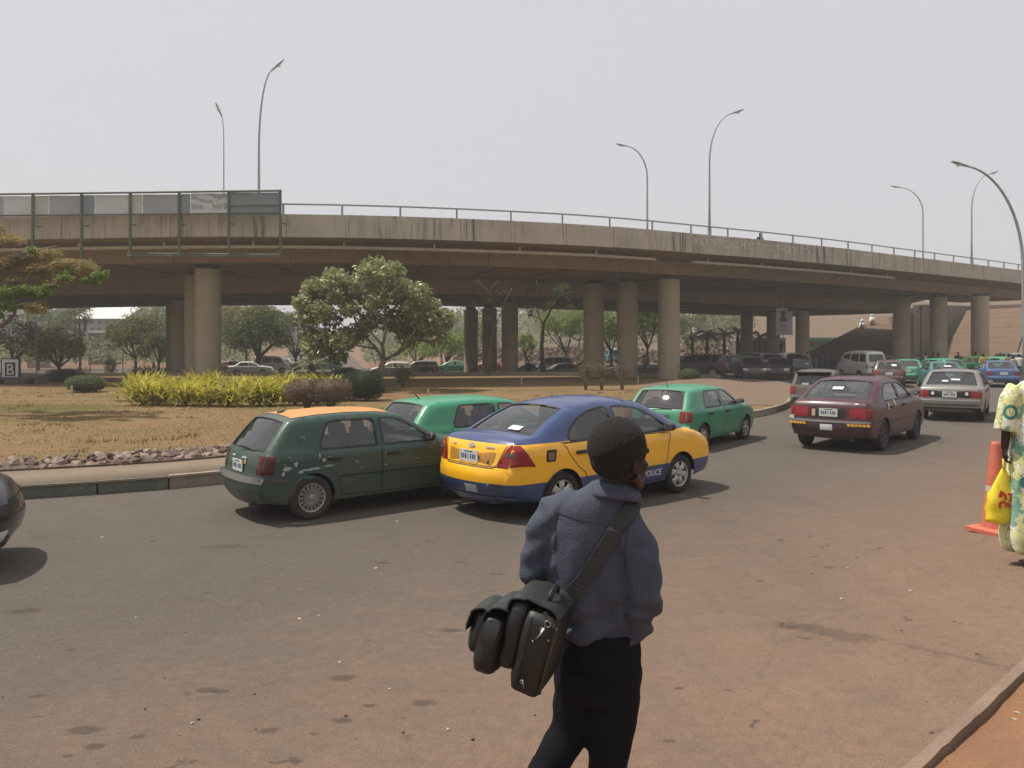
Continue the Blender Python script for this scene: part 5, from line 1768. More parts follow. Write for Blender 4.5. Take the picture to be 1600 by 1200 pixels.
def x_dkgolf(root, B):
    rear_band(B, root, .555, .625, -.80, .80, M_TRIM_DUSTY, out=.022)
    side_band(B, root, .555, .615, -1.99, -1.62, M_TRIM_DUSTY, 'bumper_strip', .018)
    side_band(B, root, .555, .580, -.86, .82, M_TRIM, 'side_strip', .012)
    wiper(B, root)
    for i, (x, z, rx, rz) in enumerate([(-1.62, .74, .07, .035), (-1.50, .79, .035, .05), (-1.35, .70, .11, .02), (-1.22, .71, .10, .022), (-1.44, .68, .06, .02), (-1.10, .81, .03, .04), (-1.02, .73, .10, .015), (-1.68, .67, .03, .05), (-1.16, .88, .02, .05)]):
        side_patch(B, root, ragged(x, z, rx, rz, seed=i), M_SCUFF, 'bare_patch', -1, .004)
    rr = random.Random(5)
    for i in range(34):
        x, z = rr.uniform(-1.7, .75), rr.uniform(.4, .9)
        if abs(x + 1.26) < .38 and z < .68: continue
        side_patch(B, root, ragged(x, z, rr.uniform(.012, .05), rr.uniform(.003, .010), 9, i), rr.choice((M_SCUFF, M_DENT, M_DENT)), 'scratch', -1, .003)
    side_patch(B, root, ragged(-1.35, .60, .16, .03, seed=40), M_DENT, 'filler_patch', -1, .003)
    for i, (y, z, rx, rz) in enumerate([(-.5, .42, .10, .03), (.3, .45, .05, .05), (-.7, .35, .05, .04)]):
        rear_patch(B, root, ragged(y, z, rx, rz, seed=60 + i), M_DENT, 'filler_patch', .008)
    for i, (y, z, rx, rz) in enumerate([(.22, .86, .10, .018), (-.16, .86, .12, .022), (-.22, .80, .03, .05)]):
        rear_patch(B, root, ragged(y, z, rx, rz, seed=70 + i), M_REFL if i == 2 else M_SCUFF, 'bare_patch', .012)
    k = B.pts[:, 1].argmax()
    MB().tube([(-1.38, 0, 1.41), (-1.42, 0, 1.44), (-1.30, .0, 1.47)], [.035, .03, .006], 6).build('aerial_base', M_TRIM_DUSTY, root)
HD = R(39)
c = by_wheel(487, 812, HD, 'hatch', 'rr', .93)
dkgolf = car('parked_car', 'battered dark green hatchback with orange roof panel and bare paint patches, nearest the kerb', 'car', 'hatch', c, HD, PM_DKGREEN,
    rim='bbs', rim_mat=M_RIM_OLD, tyre=M_TYRE_D, roof_mat=None, light='dark', scale=.93, zs=1.0, extras=x_dkgolf, bumper_mat=None, seats=M_SEAT)
# orange panel let into the roof
def roof_panel(root, B, x0, x1, tmax, m):
    rows = [k for k in range(len(B.tags)) if B.tags[k] == 'roof' and x0 <= B.pts[k, 0] <= x1]
    T = np.linspace(-tmax, tmax, 9)
    V = [B.strip_pt(k, t, .006) for k in rows for t in T]
    n = len(T)
    Fs = [(a * n + c_, a * n + c_ + 1, (a + 1) * n + c_ + 1, (a + 1) * n + c_) for a in range(len(rows) - 1) for c_ in range(n - 1)]
    o = link('roof_panel', mk_mesh('roof_panel', V, Fs, True, [m]), root); o['label'] = 'faded orange roof panel'
roof_panel(dkgolf, body_parts('hatch', True)[0], -1.45, .15, .93, PM_ORANGE)

def x_plain_hatch(root, B):
    rear_band(B, root, .56, .60, -.80, .80, PM_GREEN, out=.02)
    side_band(B, root, .53, .565, -.86, .82, PM_GREEN2, 'side_strip', .014)
    rear_patch(B, root, [(-.34, .66), (.34, .66), (.34, .84), (-.34, .84)], M_TRIM_DUSTY, 'plate_recess', .008)
    wiper(B, root)
    MB().tube([(-1.32, 0, 1.43), (-1.45, 0, 1.56)], [.012, .005], 6).build('aerial', M_TRIM, root)
HG = R(38)
c = (-0.55, 14.55)
car('parked_car', 'bright green hatchback half hidden between the dark green one and the yellow and blue taxi', 'car', 'hatch', c, HG, PM_GREEN,
    rim='five', zs=.93, extras=x_plain_hatch, bumper_mat=PM_GREEN, handle_mat=PM_GREEN, seats=M_SEAT)

def x_taxi(root, B):
    # recessed plate panel, badges, filler flap, stickers, lettering
    rear_patch(B, root, round_poly([(-.42, .735), (.42, .735), (.46, .90), (-.46, .90)], .03), paint('ochre_recess', (0.42, 0.20, 0.01), dust=.1), 'plate_recess', .004)
    V, Fs = strip_line([(-.60, 1.0), (-.50, .74), (-.44, .70), (.44, .70), (.50, .74), (.60, 1.0)], .011, lambda y, z: B.rear_pt(y, z, .006), False)
    link('panel_gap', mk_mesh('panel_gap', V, Fs, False, [M_TRIM]), root)
    rear_patch(B, root, [(-.075, .955), (-.03, .935), (.03, .935), (.075, .955), (.03, .985), (-.03, .985)], M_CHROME, 'badge', .014)
    for y0, y1 in ((-.42, -.27), (.34, .42)):
        rear_patch(B, root, [(y0, .945), (y1, .945), (y1, .962), (y0, .962)], M_CHROME, 'badge_script', .012)
    rear_patch(B, root, [(-.24, .36), (-.02, .36), (-.02, .47), (-.24, .47)], plain('scuffed_sticker', (.36, .36, .36), .8, var=.5, scale=16), 'sticker', .012)
    rear_patch(B, root, ragged(-.52, .44, .17, .07, seed=3), plain('bare_plastic', (.055, .06, .09), .9, var=.5, scale=14), 'scuff', .008)
    rear_patch(B, root, ragged(-.42, .485, .02, .03, seed=5), M_SCUFF, 'scuff', .010)
    rear_patch(B, root, ragged(-.36, .77, .02, .03, seed=6), M_TRIM, 'keyhole', .010)
    rear_band(B, root, .295, .325, -.74, .74, paint('navy_edge', (0.10, 0.13, 0.30), dust=.3), 'bumper_edge', .03)
    side_patch(B, root, round_poly([(-1.58, .76), (-1.42, .76), (-1.40, .92), (-1.57, .92)], .03), M_TRIM, 'filler_recess', -1, .003)
    side_patch(B, root, round_poly([(-1.555, .785), (-1.45, .785), (-1.44, .89), (-1.55, .89)], .02), paint('rusty_flap', (.20, .10, .03)), 'filler_cap', -1, .010)
    glass_note(B, root, -.52, -.20, .12, .1, M_PAPER, h=.10)
    for sg in (-1,):
        me = text_mesh('POLICE', .13)
        co = [v.co.copy() for v in me.vertices]
        for v, q in zip(me.vertices, co):
            x, z = .33 + q.x * .95, .345 + q.y
            v.co = (x, sg * (B.y(x, z) + .004), z)
        me.materials.append(M_PAPER)
        link('lettering', me, root)
    # darker band across the tail lamps
    for sg in (1, -1):
        rear_patch(B, root, [(sg * .60, .86), (sg * .745, .86), (sg * .745, .90), (sg * .62, .90)], M_TRIM_DUSTY, 'lamp_band', .014)
    side_band(B, root, .985, .995, -1.30, 1.0, M_TRIM, 'belt_line', .004)
HT = R(42)
c = by_wheel(1061, 770, HT, 'saloon', 'fr', 1.03)
car('taxi', 'yellow and navy blue saloon taxi nearest the camera, right behind the walking man', 'taxi', 'saloon', c, HT, PM_TAXI,
    rim='five', rim_mat=M_RIM, scale=1.03, zs=.95, extras=x_taxi, light='red', handle_mat=M_TRIM, seats=M_SEAT)

HF = R(53)
c = by_wheel(1098, 703, HF, 'hatch', 'rr')
car('moving_car', 'bright green hatchback ahead of the yellow taxi, rounding the grass island', 'car', 'hatch', c, HF, PM_GREEN,
    rim='five', rim_mat=M_RIM, zs=.93, extras=x_plain_hatch, bumper_mat=PM_GREEN, seats=M_SEAT_TAN)

def x_maroon(root, B):
    rear_band(B, root, .585, .63, -.80, .80, M_TRIM_DUSTY, out=.02)
    side_band(B, root, .585, .62, -2.14, -1.7, M_TRIM_DUSTY, 'bumper_strip', .018)
    side_band(B, root, .55, .575, -.9, .9, M_TRIM_DUSTY, 'side_strip', .012)
    rear_patch(B, root, [(-.30, .69), (.34, .69), (.34, .87), (-.30, .87)], M_TRIM, 'plate_recess', .008)
    rear_patch(B, root, [(.26, .70), (.33, .70), (.33, .84), (.26, .84)], plain('pale_orange_sticker', (.5, .3, .2), .7), 'sticker', .016)
    for s0, s1 in ((.42, .80), (-.80, -.36)):
        k = 0
        y = s0
        while y < s1 - .03:
            rear_patch(B, root, [(y, .53), (y + .055, .53), (y + .075, .575), (y + .02, .575)], M_REFL, 'reflector', .026)
            y += .07
    rear_patch(B, root, [(-.10, .43), (.14, .43), (.14, .55), (-.10, .55)], M_PAPER, 'sticker', .014)
    rear_patch(B, root, [(.70, .62), (.80, .62), (.80, .70), (.70, .70)], M_SCUFF, 'sticker', .018)
    glass_note(B, root, -.10, .22, .55, .1, M_PAPER, h=.11)
    for x, z in ((-1.10, .90), (-.60, .95)):
        side_patch(B, root, round_poly([(x - .05, z - .08), (x + .05, z - .08), (x + .05, z + .05), (x - .05, z + .05)], .03), plain('pale_yellow_sticker', (.6, .56, .36), .7), 'sticker', -1, .006)
    rear_patch(B, root, ragged(-.52, .965, .05, .012, seed=9), M_PAPER, 'scuff', .012)
HM = R(50)
c = by_wheel(1380, 704, HM, 'fastback', 'rr', 1.06)
car('moving_car', 'maroon saloon with orange reflector strips and stickers on its bumper', 'car', 'fastback', c, HM, PM_MAROON,
    rim='five', rim_mat=M_RIM_DK, tyre=M_TYRE_D, scale=1.06, extras=x_maroon, light='red', glass=M_GLASS, bumper_mat=paint('dull_maroon', (0.045, 0.010, 0.018), dust=.18, rough=.6), seats=M_SEAT_TAN)

def x_silver(root, B):
    rear_patch(B, root, [(-.52, .66), (.52, .66), (.52, .86), (-.52, .86)], M_TRIM, 'rear_panel', .006)
    rear_band(B, root, .50, .585, -.80, .80, M_TRIM_DUSTY, out=.02)
    rear_band(B, root, .40, .43, -.78, .78, M_CHROME, 'chrome_strip', .024)
    rear_band(B, root, .30, .395, -.76, .76, M_TRIM, 'bumper_valance', .02)
    for y in (-.42, .42):
        rear_patch(B, root, [(y - .035, .74), (y + .035, .74), (y + .035, .82), (y - .035, .82)], M_PAPER, 'badge', .014)
    glass_note(B, root, -.30, .02, .45, .1, M_PAPER, h=.07)
    glass_note(B, root, .14, .36, .30, .1, M_PAPER, h=.07)
HS = R(57)
c = by_wheel(1537, 657, HS, 'boxy', 'rr', 1.06)
car('moving_car', 'dusty silver old saloon with black tail panel behind the maroon one', 'car', 'boxy', c, HS, PM_SILVER,
    rim='steel', rim_mat=M_RIM_DK, scale=1.06, extras=x_silver, bumper_mat=paint('dull_grey_bumper', (.14, .13, .12), dust=.3, rough=.6))
def x_grey(root, B):
    MB().box((-1.96, 0, 1.60), (.24, 1.30, .035)).build('roof_spoiler', M_TRIM_DUSTY, root)
    glass_note(B, root, .2, .55, .05, .1, M_PAPER, h=.06)
c = (10.7, 27.8)
car('moving_car', 'grey tall estate car with red lamps just left of the maroon saloon', 'car', 'estate', c, R(62), PM_GREY, rim='five', extras=x_grey, glass=M_GLASS_DK, scale=.86,
    bumper_mat=M_TRIM)
# black car entering at the left edge
x0, y0 = -5.02, 7.75
hh = R(24)
cc_, ss_ = math.cos(hh), math.sin(hh)
c = (x0 - 2.10 * cc_ - .62 * ss_, y0 - 2.10 * ss_ + .62 * cc_)
def x_black(root, B):
    V, Fs = patch(round_poly([(-.66, .30), (-.46, .30), (-.46, .42), (-.64, .42)], .03), lambda y, z: B.rear_pt(y, z, .012, True), .05)
    link('fog_lamp', mk_mesh('fog_lamp', V, Fs, True, [M_CLEAR]), root)
car('moving_car', 'glossy black saloon whose front wing just enters at the left edge', 'car', 'saloon', c, hh, PM_BLACK, rim='seven', rim_mat=M_RIM, extras=x_black, glass=M_GLASS_DK, headm=M_BLACKGLOSS)

# ---- traffic beyond
def far(label, pre, px, py, s, head, pm, cat='car', name='parked_car', grp='cars waiting under the flyover', z=None, **kw):
    """s = picture scale in pixels per metre at the car"""
    y = F / s
    x = (px - 800) * y / F
    return car(name, label, cat, pre, (x, y), R(head), pm, grp, lod=kw.pop('lod', 1), **kw)
G1 = 'cars moving on the right of the road'
def x_van(root, B):
    rear_patch(B, root, [(-.3, .86), (.3, .86), (.3, .9), (-.3, .9)], M_TRIM, 'tailgate_handle', .012)
far('white and cream minibus waiting beneath the flyover right of the standing people', 'van', 1345, 0, 23, 97, PM_WHITE, 'minibus', 'minibus', None, light='red', extras=x_van, glass=M_GLASS_DK)
far('dark maroon hatchback with a paper in its rear window behind the maroon saloon', 'hatch', 1388, 0, 28, 66, paint('dusty_maroon', (.075, .03, .035), dust=.4), grp=G1, name='moving_car', light='red', extras=lambda r, B: glass_note(B, r, -.6, -.2, .5, .1, M_PAPER, h=.12) and None)
far('green saloon right of the white minibus seen from behind', 'boxy', 1418, 0, 25.5, 64, PM_GREEN2, grp=G1, name='moving_car')
far('teal and green saloon half hidden left of the silver one', 'boxy', 1468, 0, 29.5, 74, PM_TEAL, grp=G1, name='moving_car', extras=lambda r, B: glass_note(B, r, -.4, .1, .5, .1, M_PAPER, h=.10) and None)
far('lime green hatchback standing side on below the round columns', 'hatch', 1510, 0, 20.5, 172, PM_LIME, grp=G1)
far('blue saloon ahead of the silver one at the right', 'boxy', 1557, 0, 28.0, 68, PM_BLUE, grp=G1, name='moving_car', light='red')
far('pale green hatchback behind the blue saloon', 'hatch', 1553, 0, 21.5, 110, PM_GREEN2, grp=G1)
far('cream hatchback standing at the foot of the paved slope on the far right', 'estate', 1574, 0, 19.5, 75, PM_CREAM, grp=G1, glass=M_GLASS_DK)
far('green hatchback behind the teal saloon', 'hatch', 1462, 0, 24.5, 100, PM_GREEN, grp=G1)
GP = 'cars parked close together under the flyover'
dk = dict(glass=M_GLASS_DK, grp=GP)
far('black off-road car parked just right of the near round column', 'estate', 1088, 0, 22.0, 155, PM_DUSTBLACK, **dk)
far('dark teal estate with a pale blue roof edge in the middle of the parked group', 'estate', 1143, 0, 20.5, 200, PM_DKTEAL, scale=.92, **dk)
far('black saloon facing out between the parked cars, lower middle of the group', 'saloon', 1172, 0, 23.5, 262, PM_DUSTBLACK, **dk)
far('dark saloon facing out at the right end of the parked group', 'boxy', 1216, 0, 23.0, 250, PM_DUSTBLACK, **dk)
far('grey pick-up height estate behind the right parked saloon', 'estate', 1205, 0, 20.0, 258, PM_GREY, **dk)
far('black tall car in the back row of the parked group', 'estate', 1168, 0, 18.6, 180, PM_BLACK, **dk)
far('silver hatchback in the back row by the near round column', 'hatch', 1096, 0, 18.0, 20, PM_SILVER, **dk)
far('dusty silver saloon in the back row between the black cars', 'boxy', 1126, 0, 17.4, 175, PM_SILVER, **dk)
far('teal saloon at the back beside the far round column', 'boxy', 1242, 0, 16.8, 190, PM_TEAL, **dk)
far('dark red hatchback at the left of the parked group, behind the off-road car', 'hatch', 1072, 0, 19.0, 170, paint('deep_red', (.06, .012, .012), dust=.2), **dk)
far('pale blue saloon behind the dark teal estate', 'boxy', 1152, 0, 17.2, 15, paint('pale_blue', (.14, .22, .26), dust=.2), **dk)
far('white saloon in the back row right of the slim column', 'boxy', 1192, 0, 17.0, 185, PM_WHITE, **dk)
far('grey green estate tucked behind the lone standing man', 'estate', 1238, 0, 19.2, 265, paint('grey_green', (.10, .13, .11), dust=.3), **dk)
far('black hatchback right behind the white minibus', 'hatch', 1385, 0, 20.4, 95, PM_DUSTBLACK, **dk)
# ---- lower road far left
GL = 'cars on the lower road behind the island'
lo = dict(grp=GL)
far('white hatchback on the lower road left of the round hedge tree trunk', 'hatch', 612, 0, 16.3, 185, PM_WHITE, **lo)
far('dark grey estate behind the white hatchback on the lower road', 'estate', 655, 0, 15.6, 185, PM_GREY, glass=M_GLASS_DK, scale=.9, **lo)
far('green saloon with dark windows alone on the lower road', 'boxy', 506, 0, 13.6, 182, paint('mid_green', (.02, .12, .085)), **lo)
far('bright green saloon on the lower road left of the square dark columns', 'boxy', 707, 0, 14.6, 180, PM_GREEN, **lo)
far('red saloon on the lower road between the dark columns', 'boxy', 760, 0, 14.8, 183, PM_RED, lod=0, **lo)
far('red hatchback on the lower road right of the left column', 'hatch', 359, 0, 15.0, 170, PM_RED, **lo)
far('white saloon on the lower road below the dark tree', 'boxy', 392, 0, 15.6, 10, PM_WHITE, **lo)
far('white van with dark windows behind the dark tree trunk', 'van', 424, 0, 14.2, 20, PM_WHITE, glass=M_GLASS_DK, **lo)
far('grey saloon right of the white van by the dark tree', 'boxy', 448, 0, 12.5, 150, PM_GREY, lod=0, **lo)
far('white car far up the road between the trees', 'boxy', 503, 0, 8.6, 250, PM_WHITE, lod=0, **lo)
far('silver saloon left of the thin tree trunk', 'boxy', 828, 0, 17.0, 175, PM_SILVER, **lo)
far('white minibus behind the silver saloon and the thin tree', 'van', 866, 0, 15.2, 178, PM_WHITE, glass=M_GLASS_DK, **lo)
far('grey saloon right of the thin tree trunk', 'boxy', 876, 0, 17.4, 200, paint('blue_grey', (.10, .12, .13), dust=.3), **lo)
far('white hatchback with its tail up left of the dark column', 'hatch', 914, 0, 16.4, 160, PM_WHITE, **lo)
far('teal minibus seen between two dark columns', 'van', 956, 0, 12.0, 90, paint('pale_teal', (.12, .28, .26), dust=.2), glass=M_GLASS_DK, **lo)
# ================================================================== PLANTS
M_BARK = plain('bark_brown', (0.085, 0.06, 0.045), 0.95, var=0.4, bumps=0.6, scale=8)
M_BARK_GREY = plain('bark_grey', (0.17, 0.14, 0.11), 0.95, var=0.35, bumps=0.5, scale=8)
L_FRANGI = leaf_mat('broad_leaves', (0.15, 0.18, 0.07), (0.38, 0.42, 0.18), (0.68, 0.66, 0.38), rough=0.4, trans=0.3)
L_DARK = leaf_mat('dark_leaves', (0.08, 0.10, 0.035), (0.16, 0.185, 0.065), (0.25, 0.26, 0.10))
L_OLIVE = leaf_mat('olive_leaves', (0.11, 0.115, 0.04), (0.20, 0.20, 0.07), (0.28, 0.23, 0.08))
L_DRYTREE = leaf_mat('dry_orange_leaves', (0.26, 0.185, 0.07), (0.36, 0.29, 0.12), (0.25, 0.29, 0.09))
L_FRESH = leaf_mat('fresh_leaves', (0.15, 0.21, 0.05), (0.26, 0.34, 0.08), (0.38, 0.44, 0.13))
L_HAZY = leaf_mat('grey_green_leaves', (0.13, 0.155, 0.08), (0.22, 0.25, 0.12), (0.29, 0.29, 0.16))
L_BROWN = leaf_mat('brown_twigs', (0.13, 0.085, 0.055), (0.20, 0.13, 0.085), (0.12, 0.095, 0.05), trans=0.1)
L_GOLD = leaf_mat('golden_leaves', (0.20, 0.22, 0.03), (0.66, 0.54, 0.05), (0.85, 0.72, 0.15), trans=0.4)
L_GOLDDK = leaf_mat('dull_golden_leaves', (0.09, 0.10, 0.025), (0.26, 0.20, 0.04), (0.33, 0.25, 0.05), trans=0.2)
L_HEDGE = leaf_mat('hedge_leaves', (0.022, 0.036, 0.012), (0.05, 0.07, 0.022), (0.075, 0.09, 0.03))
L_PALM = leaf_mat('palm_leaves', (0.13, 0.16, 0.07), (0.25, 0.27, 0.12), (0.36, 0.32, 0.18))

def leaf_cloud(name, C, size, mat, aspect=0.45, up=0.5, quad=True, jitter=0.35, seed=None):
    """leaf shaped faces at the given points"""
    C = np.asarray(C, float)
    n = len(C)
    d = RNG.normal(size=(n, 3)); d[:, 2] = d[:, 2] * 0.6
    d /= np.linalg.norm(d, axis=1, keepdims=True)
    nn = RNG.normal(size=(n, 3)) + np.array((0, 0, up * 2))
    side = np.cross(d, nn); side /= np.linalg.norm(side, axis=1, keepdims=True) + 1e-9
    nrm = np.cross(side, d)
    L = size * RNG.uniform(1 - jitter, 1 + jitter, (n, 1))
    W = L * aspect * 0.5
    a = C - d * L * 0.5
    b_ = C + side * W + nrm * L * 0.05
    c = C + d * L * 0.5 - nrm * L * 0.12
    e = C - side * W + nrm * L * 0.05
    V = np.empty((n * 4, 3)); V[0::4] = a; V[1::4] = b_; V[2::4] = c; V[3::4] = e
    me = bpy.data.meshes.new(name)
    me.vertices.add(n * 4); me.vertices.foreach_set('co', V.ravel())
    me.loops.add(n * 4); me.loops.foreach_set('vertex_index', np.arange(n * 4))
    me.polygons.add(n); me.polygons.foreach_set('loop_start', np.arange(0, n * 4, 4)); me.polygons.foreach_set('loop_total', np.full(n, 4))
    me.materials.append(mat); me.update(calc_edges=True)
    return me

def blob_points(clusters, n, shell=0.35):
    """points in a set of ellipsoids (cx, cy, cz, rx, ry, rz)"""
    cl = np.asarray(clusters, float)
    vol = cl[:, 3] * cl[:, 4] * cl[:, 5]
    k = RNG.choice(len(cl), n, p=vol ** 0.75 / (vol ** 0.75).sum())
    d = RNG.normal(size=(n, 3)); d /= np.linalg.norm(d, axis=1, keepdims=True)
    r = RNG.uniform(shell, 1.0, (n, 1)) ** 0.6
    r *= 1 + 0.12 * RNG.normal(size=(n, 1))
    return cl[k, :3] + d * r * cl[k, 3:6]

def crown_clusters(c, r, n, cr, flat=0.8, bottom=-0.45):
    out = []
    k = 0
    while len(out) < n and k < 4000:
        k += 1
        d = RNG.normal(size=3); d /= np.linalg.norm(d)
        q = RNG.uniform(0.45, 0.92)
        if d[2] < bottom: continue
        p = np.array(c) + d * q * np.array(r)
        s = cr * RNG.uniform(0.65, 1.3)
        out.append((*p, s, s, s * flat))
    return out

def limbs(m, base, forks, tops, r0, bark_seg=6, wob=0.12, rmin=0.02, flare=1.5):
    """tapered trunk from base through the fork point to each top"""
    fk = Vector(forks)
    b_ = Vector(base)
    n = 6
    pts = [b_.lerp(fk, i / n) + Vector((random.uniform(-1, 1), random.uniform(-1, 1), 0)) * wob * r0 * (0 if i in (0,) else 1) for i in range(n + 1)]
    rad = [r0 * (flare if i == 0 else 1.0 - 0.35 * i / n) for i in range(n + 1)]
    m.tube(pts, rad, 8)
    for t in tops:
        t = Vector(t)
        r = r0 * 0.55
        mid = fk.lerp(t, 0.5) + Vector((random.uniform(-1, 1), random.uniform(-1, 1), random.uniform(-.5, .3))) * (t - fk).length * 0.12
        P = [fk - (t - fk).normalized() * 0.05, fk.lerp(mid, .5), mid, mid.lerp(t, .5) + Vector((random.uniform(-.1, .1), random.uniform(-.1, .1), 0)), t]
        m.tube(P, [r, r * .85, r * .65, r * .45, rmin], 6)
        for q in range(2):
            a = P[2 + q]
            e = a + (t - fk) * 0.35 + Vector((random.uniform(-1, 1), random.uniform(-1, 1), random.uniform(0, .6))) * (t - fk).length * 0.3
            m.tube([a, a.lerp(e, .5) + Vector((0, 0, .05)), e], [r * .4, r * .28, rmin * .6], 5)

def tree(name, label, base, fork_h, c, r, n_cl, cr, n_leaf, leaf, mat, r0=0.16, bark=None, group=None, tops=None, aspect=.45, up=.5, cat='tree', flat=.8, bottom=-.45, extra_cl=()):
    """c, r in world coordinates; the empty stands at the base"""
    b_ = Vector((base[0], base[1], ztf(base[0], base[1]) if len(base) < 3 else base[2]))
    root = empty(name, b_, 0, label, cat, group)
    cl = crown_clusters(np.array(c) - np.array(b_), r, n_cl, cr, flat, bottom) + [tuple(np.array(e[:3]) - np.array(b_)) + tuple(e[3:]) for e in extra_cl]
    m = MB()
    cc = Vector(c) - b_
    fk = Vector((cc.x * 0.25, cc.y * 0.25, fork_h))
    if tops is None:
        pick = [cl[i] for i in RNG.choice(len(cl), min(6, len(cl)), replace=False)]
        tops = [p[:3] for p in pick]
    else:
        tops = [Vector(t) - b_ for t in tops]
    limbs(m, (0, 0, -0.1), fk, tops, r0)
    m.build('trunk', bark or M_BARK, root, True)
    P = blob_points(cl, n_leaf)
    link('crown', leaf_cloud('crown', P, leaf, mat, aspect, up), root)
    return root

# --- the broad leaved tree in the middle of the island
yb = 37.0
b0 = AT(592, 608, yb); b0.z = KH
root = empty('frangipani_tree', b0, 0, 'spreading broad leaved tree with pale glossy leaves in the middle of the island', 'tree')
m = MB()
def L_(px, py, dy=0.0):
    return AT(px, py, yb + dy) - b0
m.tube([(0, 0, -.1), L_(591, 596), L_(594, 578), L_(600, 562)], [.20, .16, .13, .125], 9)
for pts, r in [([L_(600, 564), L_(588, 545, .3), L_(570, 525, .6), L_(555, 500, .8), L_(545, 470, .6)], .09),
               ([L_(600, 564), L_(598, 540, -.3), L_(603, 515, -.6), L_(600, 470, -.4), L_(598, 432, 0)], .09),
               ([L_(600, 563), L_(622, 552, .2), L_(650, 532, .5), L_(672, 515, .9), L_(685, 500, 1)], .085),
               ([L_(618, 554), L_(632, 538, -.5), L_(650, 515, -1), L_(655, 480, -1.2)], .06),
               ([L_(588, 545, .3), L_(560, 540, -.3), L_(525, 525, -.7), L_(495, 512, -.6)], .055),
               ([L_(570, 525, .6), L_(545, 515, 1.4), L_(510, 490, 1.6)], .045),
               ([L_(598, 540, -.3), L_(575, 515, -1.2), L_(540, 480, -1.6)], .05),
               ([L_(650, 532, .5), L_(668, 528, 0), L_(690, 520, -.3)], .035)]:
    m.tube(pts, [r * (1 - .65 * i / (len(pts) - 1)) for i in range(len(pts))], 7)
m.build('trunk', M_BARK_GREY, root, True)
cl = []
outline = [(478, 470), (498, 450), (520, 440), (545, 450), (572, 425), (590, 418), (612, 428), (632, 446), (655, 462), (676, 478), (690, 505), (680, 525), (655, 500), (620, 480), (585, 470), (550, 485), (515, 500), (482, 520), (492, 545), (520, 552), (535, 530), (560, 520), (600, 500), (640, 520), (500, 485), (645, 485), (480, 495), (575, 500), (610, 455), (668, 500), (625, 505), (505, 525), (530, 465)]
for px, py in outline:
    for dy in (-1.6, 0.0, 1.6):
        w = 1 - ((px - 583) / 130) ** 2
        if abs(dy) > 0 and random.random() > 0.75: continue
        p = AT(px + random.uniform(-6, 6), py + random.uniform(-5, 5), yb + dy * w) - b0
        s = random.uniform(.42, .68)
        cl.append((p.x, p.y, p.z, s, s, s * .85))
P = blob_points(cl, 13000, 0.25)
link('crown', leaf_cloud('crown', P, 0.30, L_FRANGI, 0.42, 0.9), root)
fl = MB()
for px, py in [(558, 430), (470, 455), (528, 455), (650, 452), (640, 448), (678, 528), (672, 500), (612, 470)]:
    p = AT(px, py, yb - 2.0) - b0
    for a in range(5):
        q = Vector((math.cos(a * 1.256), -.3, math.sin(a * 1.256))) * .05
        fl.ball(p + q * .7, (.035, .02, .035), 6, 4)
fl.build('blossom', plain('blossom_pink', (.62, .45, .38), .7), root, True)

# --- big tree reaching in from the left
yl = 24.0
bl = Vector((-18.6, 24.5, KH))
root = empty('tree', bl, 0, 'dry orange and green flat branched tree reaching in from the left edge', 'tree')
m = MB()
def K_(px, py, dy=0.0): return AT(px, py, yl + dy) - bl
m.tube([(0, 0, -.1), (0.1, 0, .8), K_(-120, 530), K_(-80, 500)], [.34, .26, .22, .19], 10)
for pts, r in [([K_(-80, 500), K_(-20, 478), K_(10, 460, .4), K_(60, 455, .6), K_(120, 432, .8)], .12),
               ([K_(-80, 500), K_(-30, 518, -.4), K_(8, 506, -.5), K_(22, 492, -.5), K_(26, 478, -.4), K_(45, 472, -.4)], .09),
               ([K_(-80, 500), K_(-50, 450), K_(-10, 415, -.5), K_(40, 395, -.8), K_(90, 385, -.6)], .10),
               ([K_(60, 455, .6), K_(95, 440, 0), K_(118, 448, -.2), K_(150, 430, -.2)], .03),
               ([K_(10, 460, .4), K_(50, 430, -.3), K_(90, 410, -.6), K_(140, 412, -.4)], .04)]:
    m.tube(pts, [r * (1 - .7 * i / (len(pts) - 1)) for i in range(len(pts))], 7)
m.build('trunk', M_BARK_GREY, root, True)
def plates(lst, dy=1.6, n=3):
    out = []
    for px, py, rx, rz in lst:
        for k in range(n):
            p = K_(px + random.uniform(-8, 8), py + random.uniform(-3, 3), random.uniform(-dy, dy))
            out.append((p.x, p.y, p.z, rx / 52 * random.uniform(.5, .9), rx / 52 * .7, rz / 52 * random.uniform(.8, 1.5)))
    return out
dry = plates([(10, 375, 30, 8), (-30, 390, 30, 9), (40, 405, 30, 9), (75, 398, 22, 8), (5, 415, 30, 9), (100, 412, 28, 8), (135, 418, 24, 8), (60, 425, 28, 8), (20, 440, 26, 7), (-10, 355, 24, 6), (90, 440, 18, 6), (60, 480, 20, 8)])
grn = plates([(50, 392, 12, 5), (150, 432, 14, 6), (163, 428, 8, 4), (140, 440, 14, 5), (120, 420, 14, 5), (0, 460, 26, 9), (30, 455, 24, 9), (60, 458, 20, 8), (75, 445, 16, 6), (-20, 478, 22, 9), (95, 432, 14, 5), (20, 478, 16, 6), (-5, 490, 14, 7)])
link('crown', leaf_cloud('crown', blob_points(dry, 19000, .05), .085, L_DRYTREE, .4, .6), root)
link('crown', leaf_cloud('crown', blob_points(grn, 11000, .1), .10, leaf_mat('acacia_green', (.12, .18, .04), (.22, .30, .07), (.32, .34, .09)), .4, .6), root)

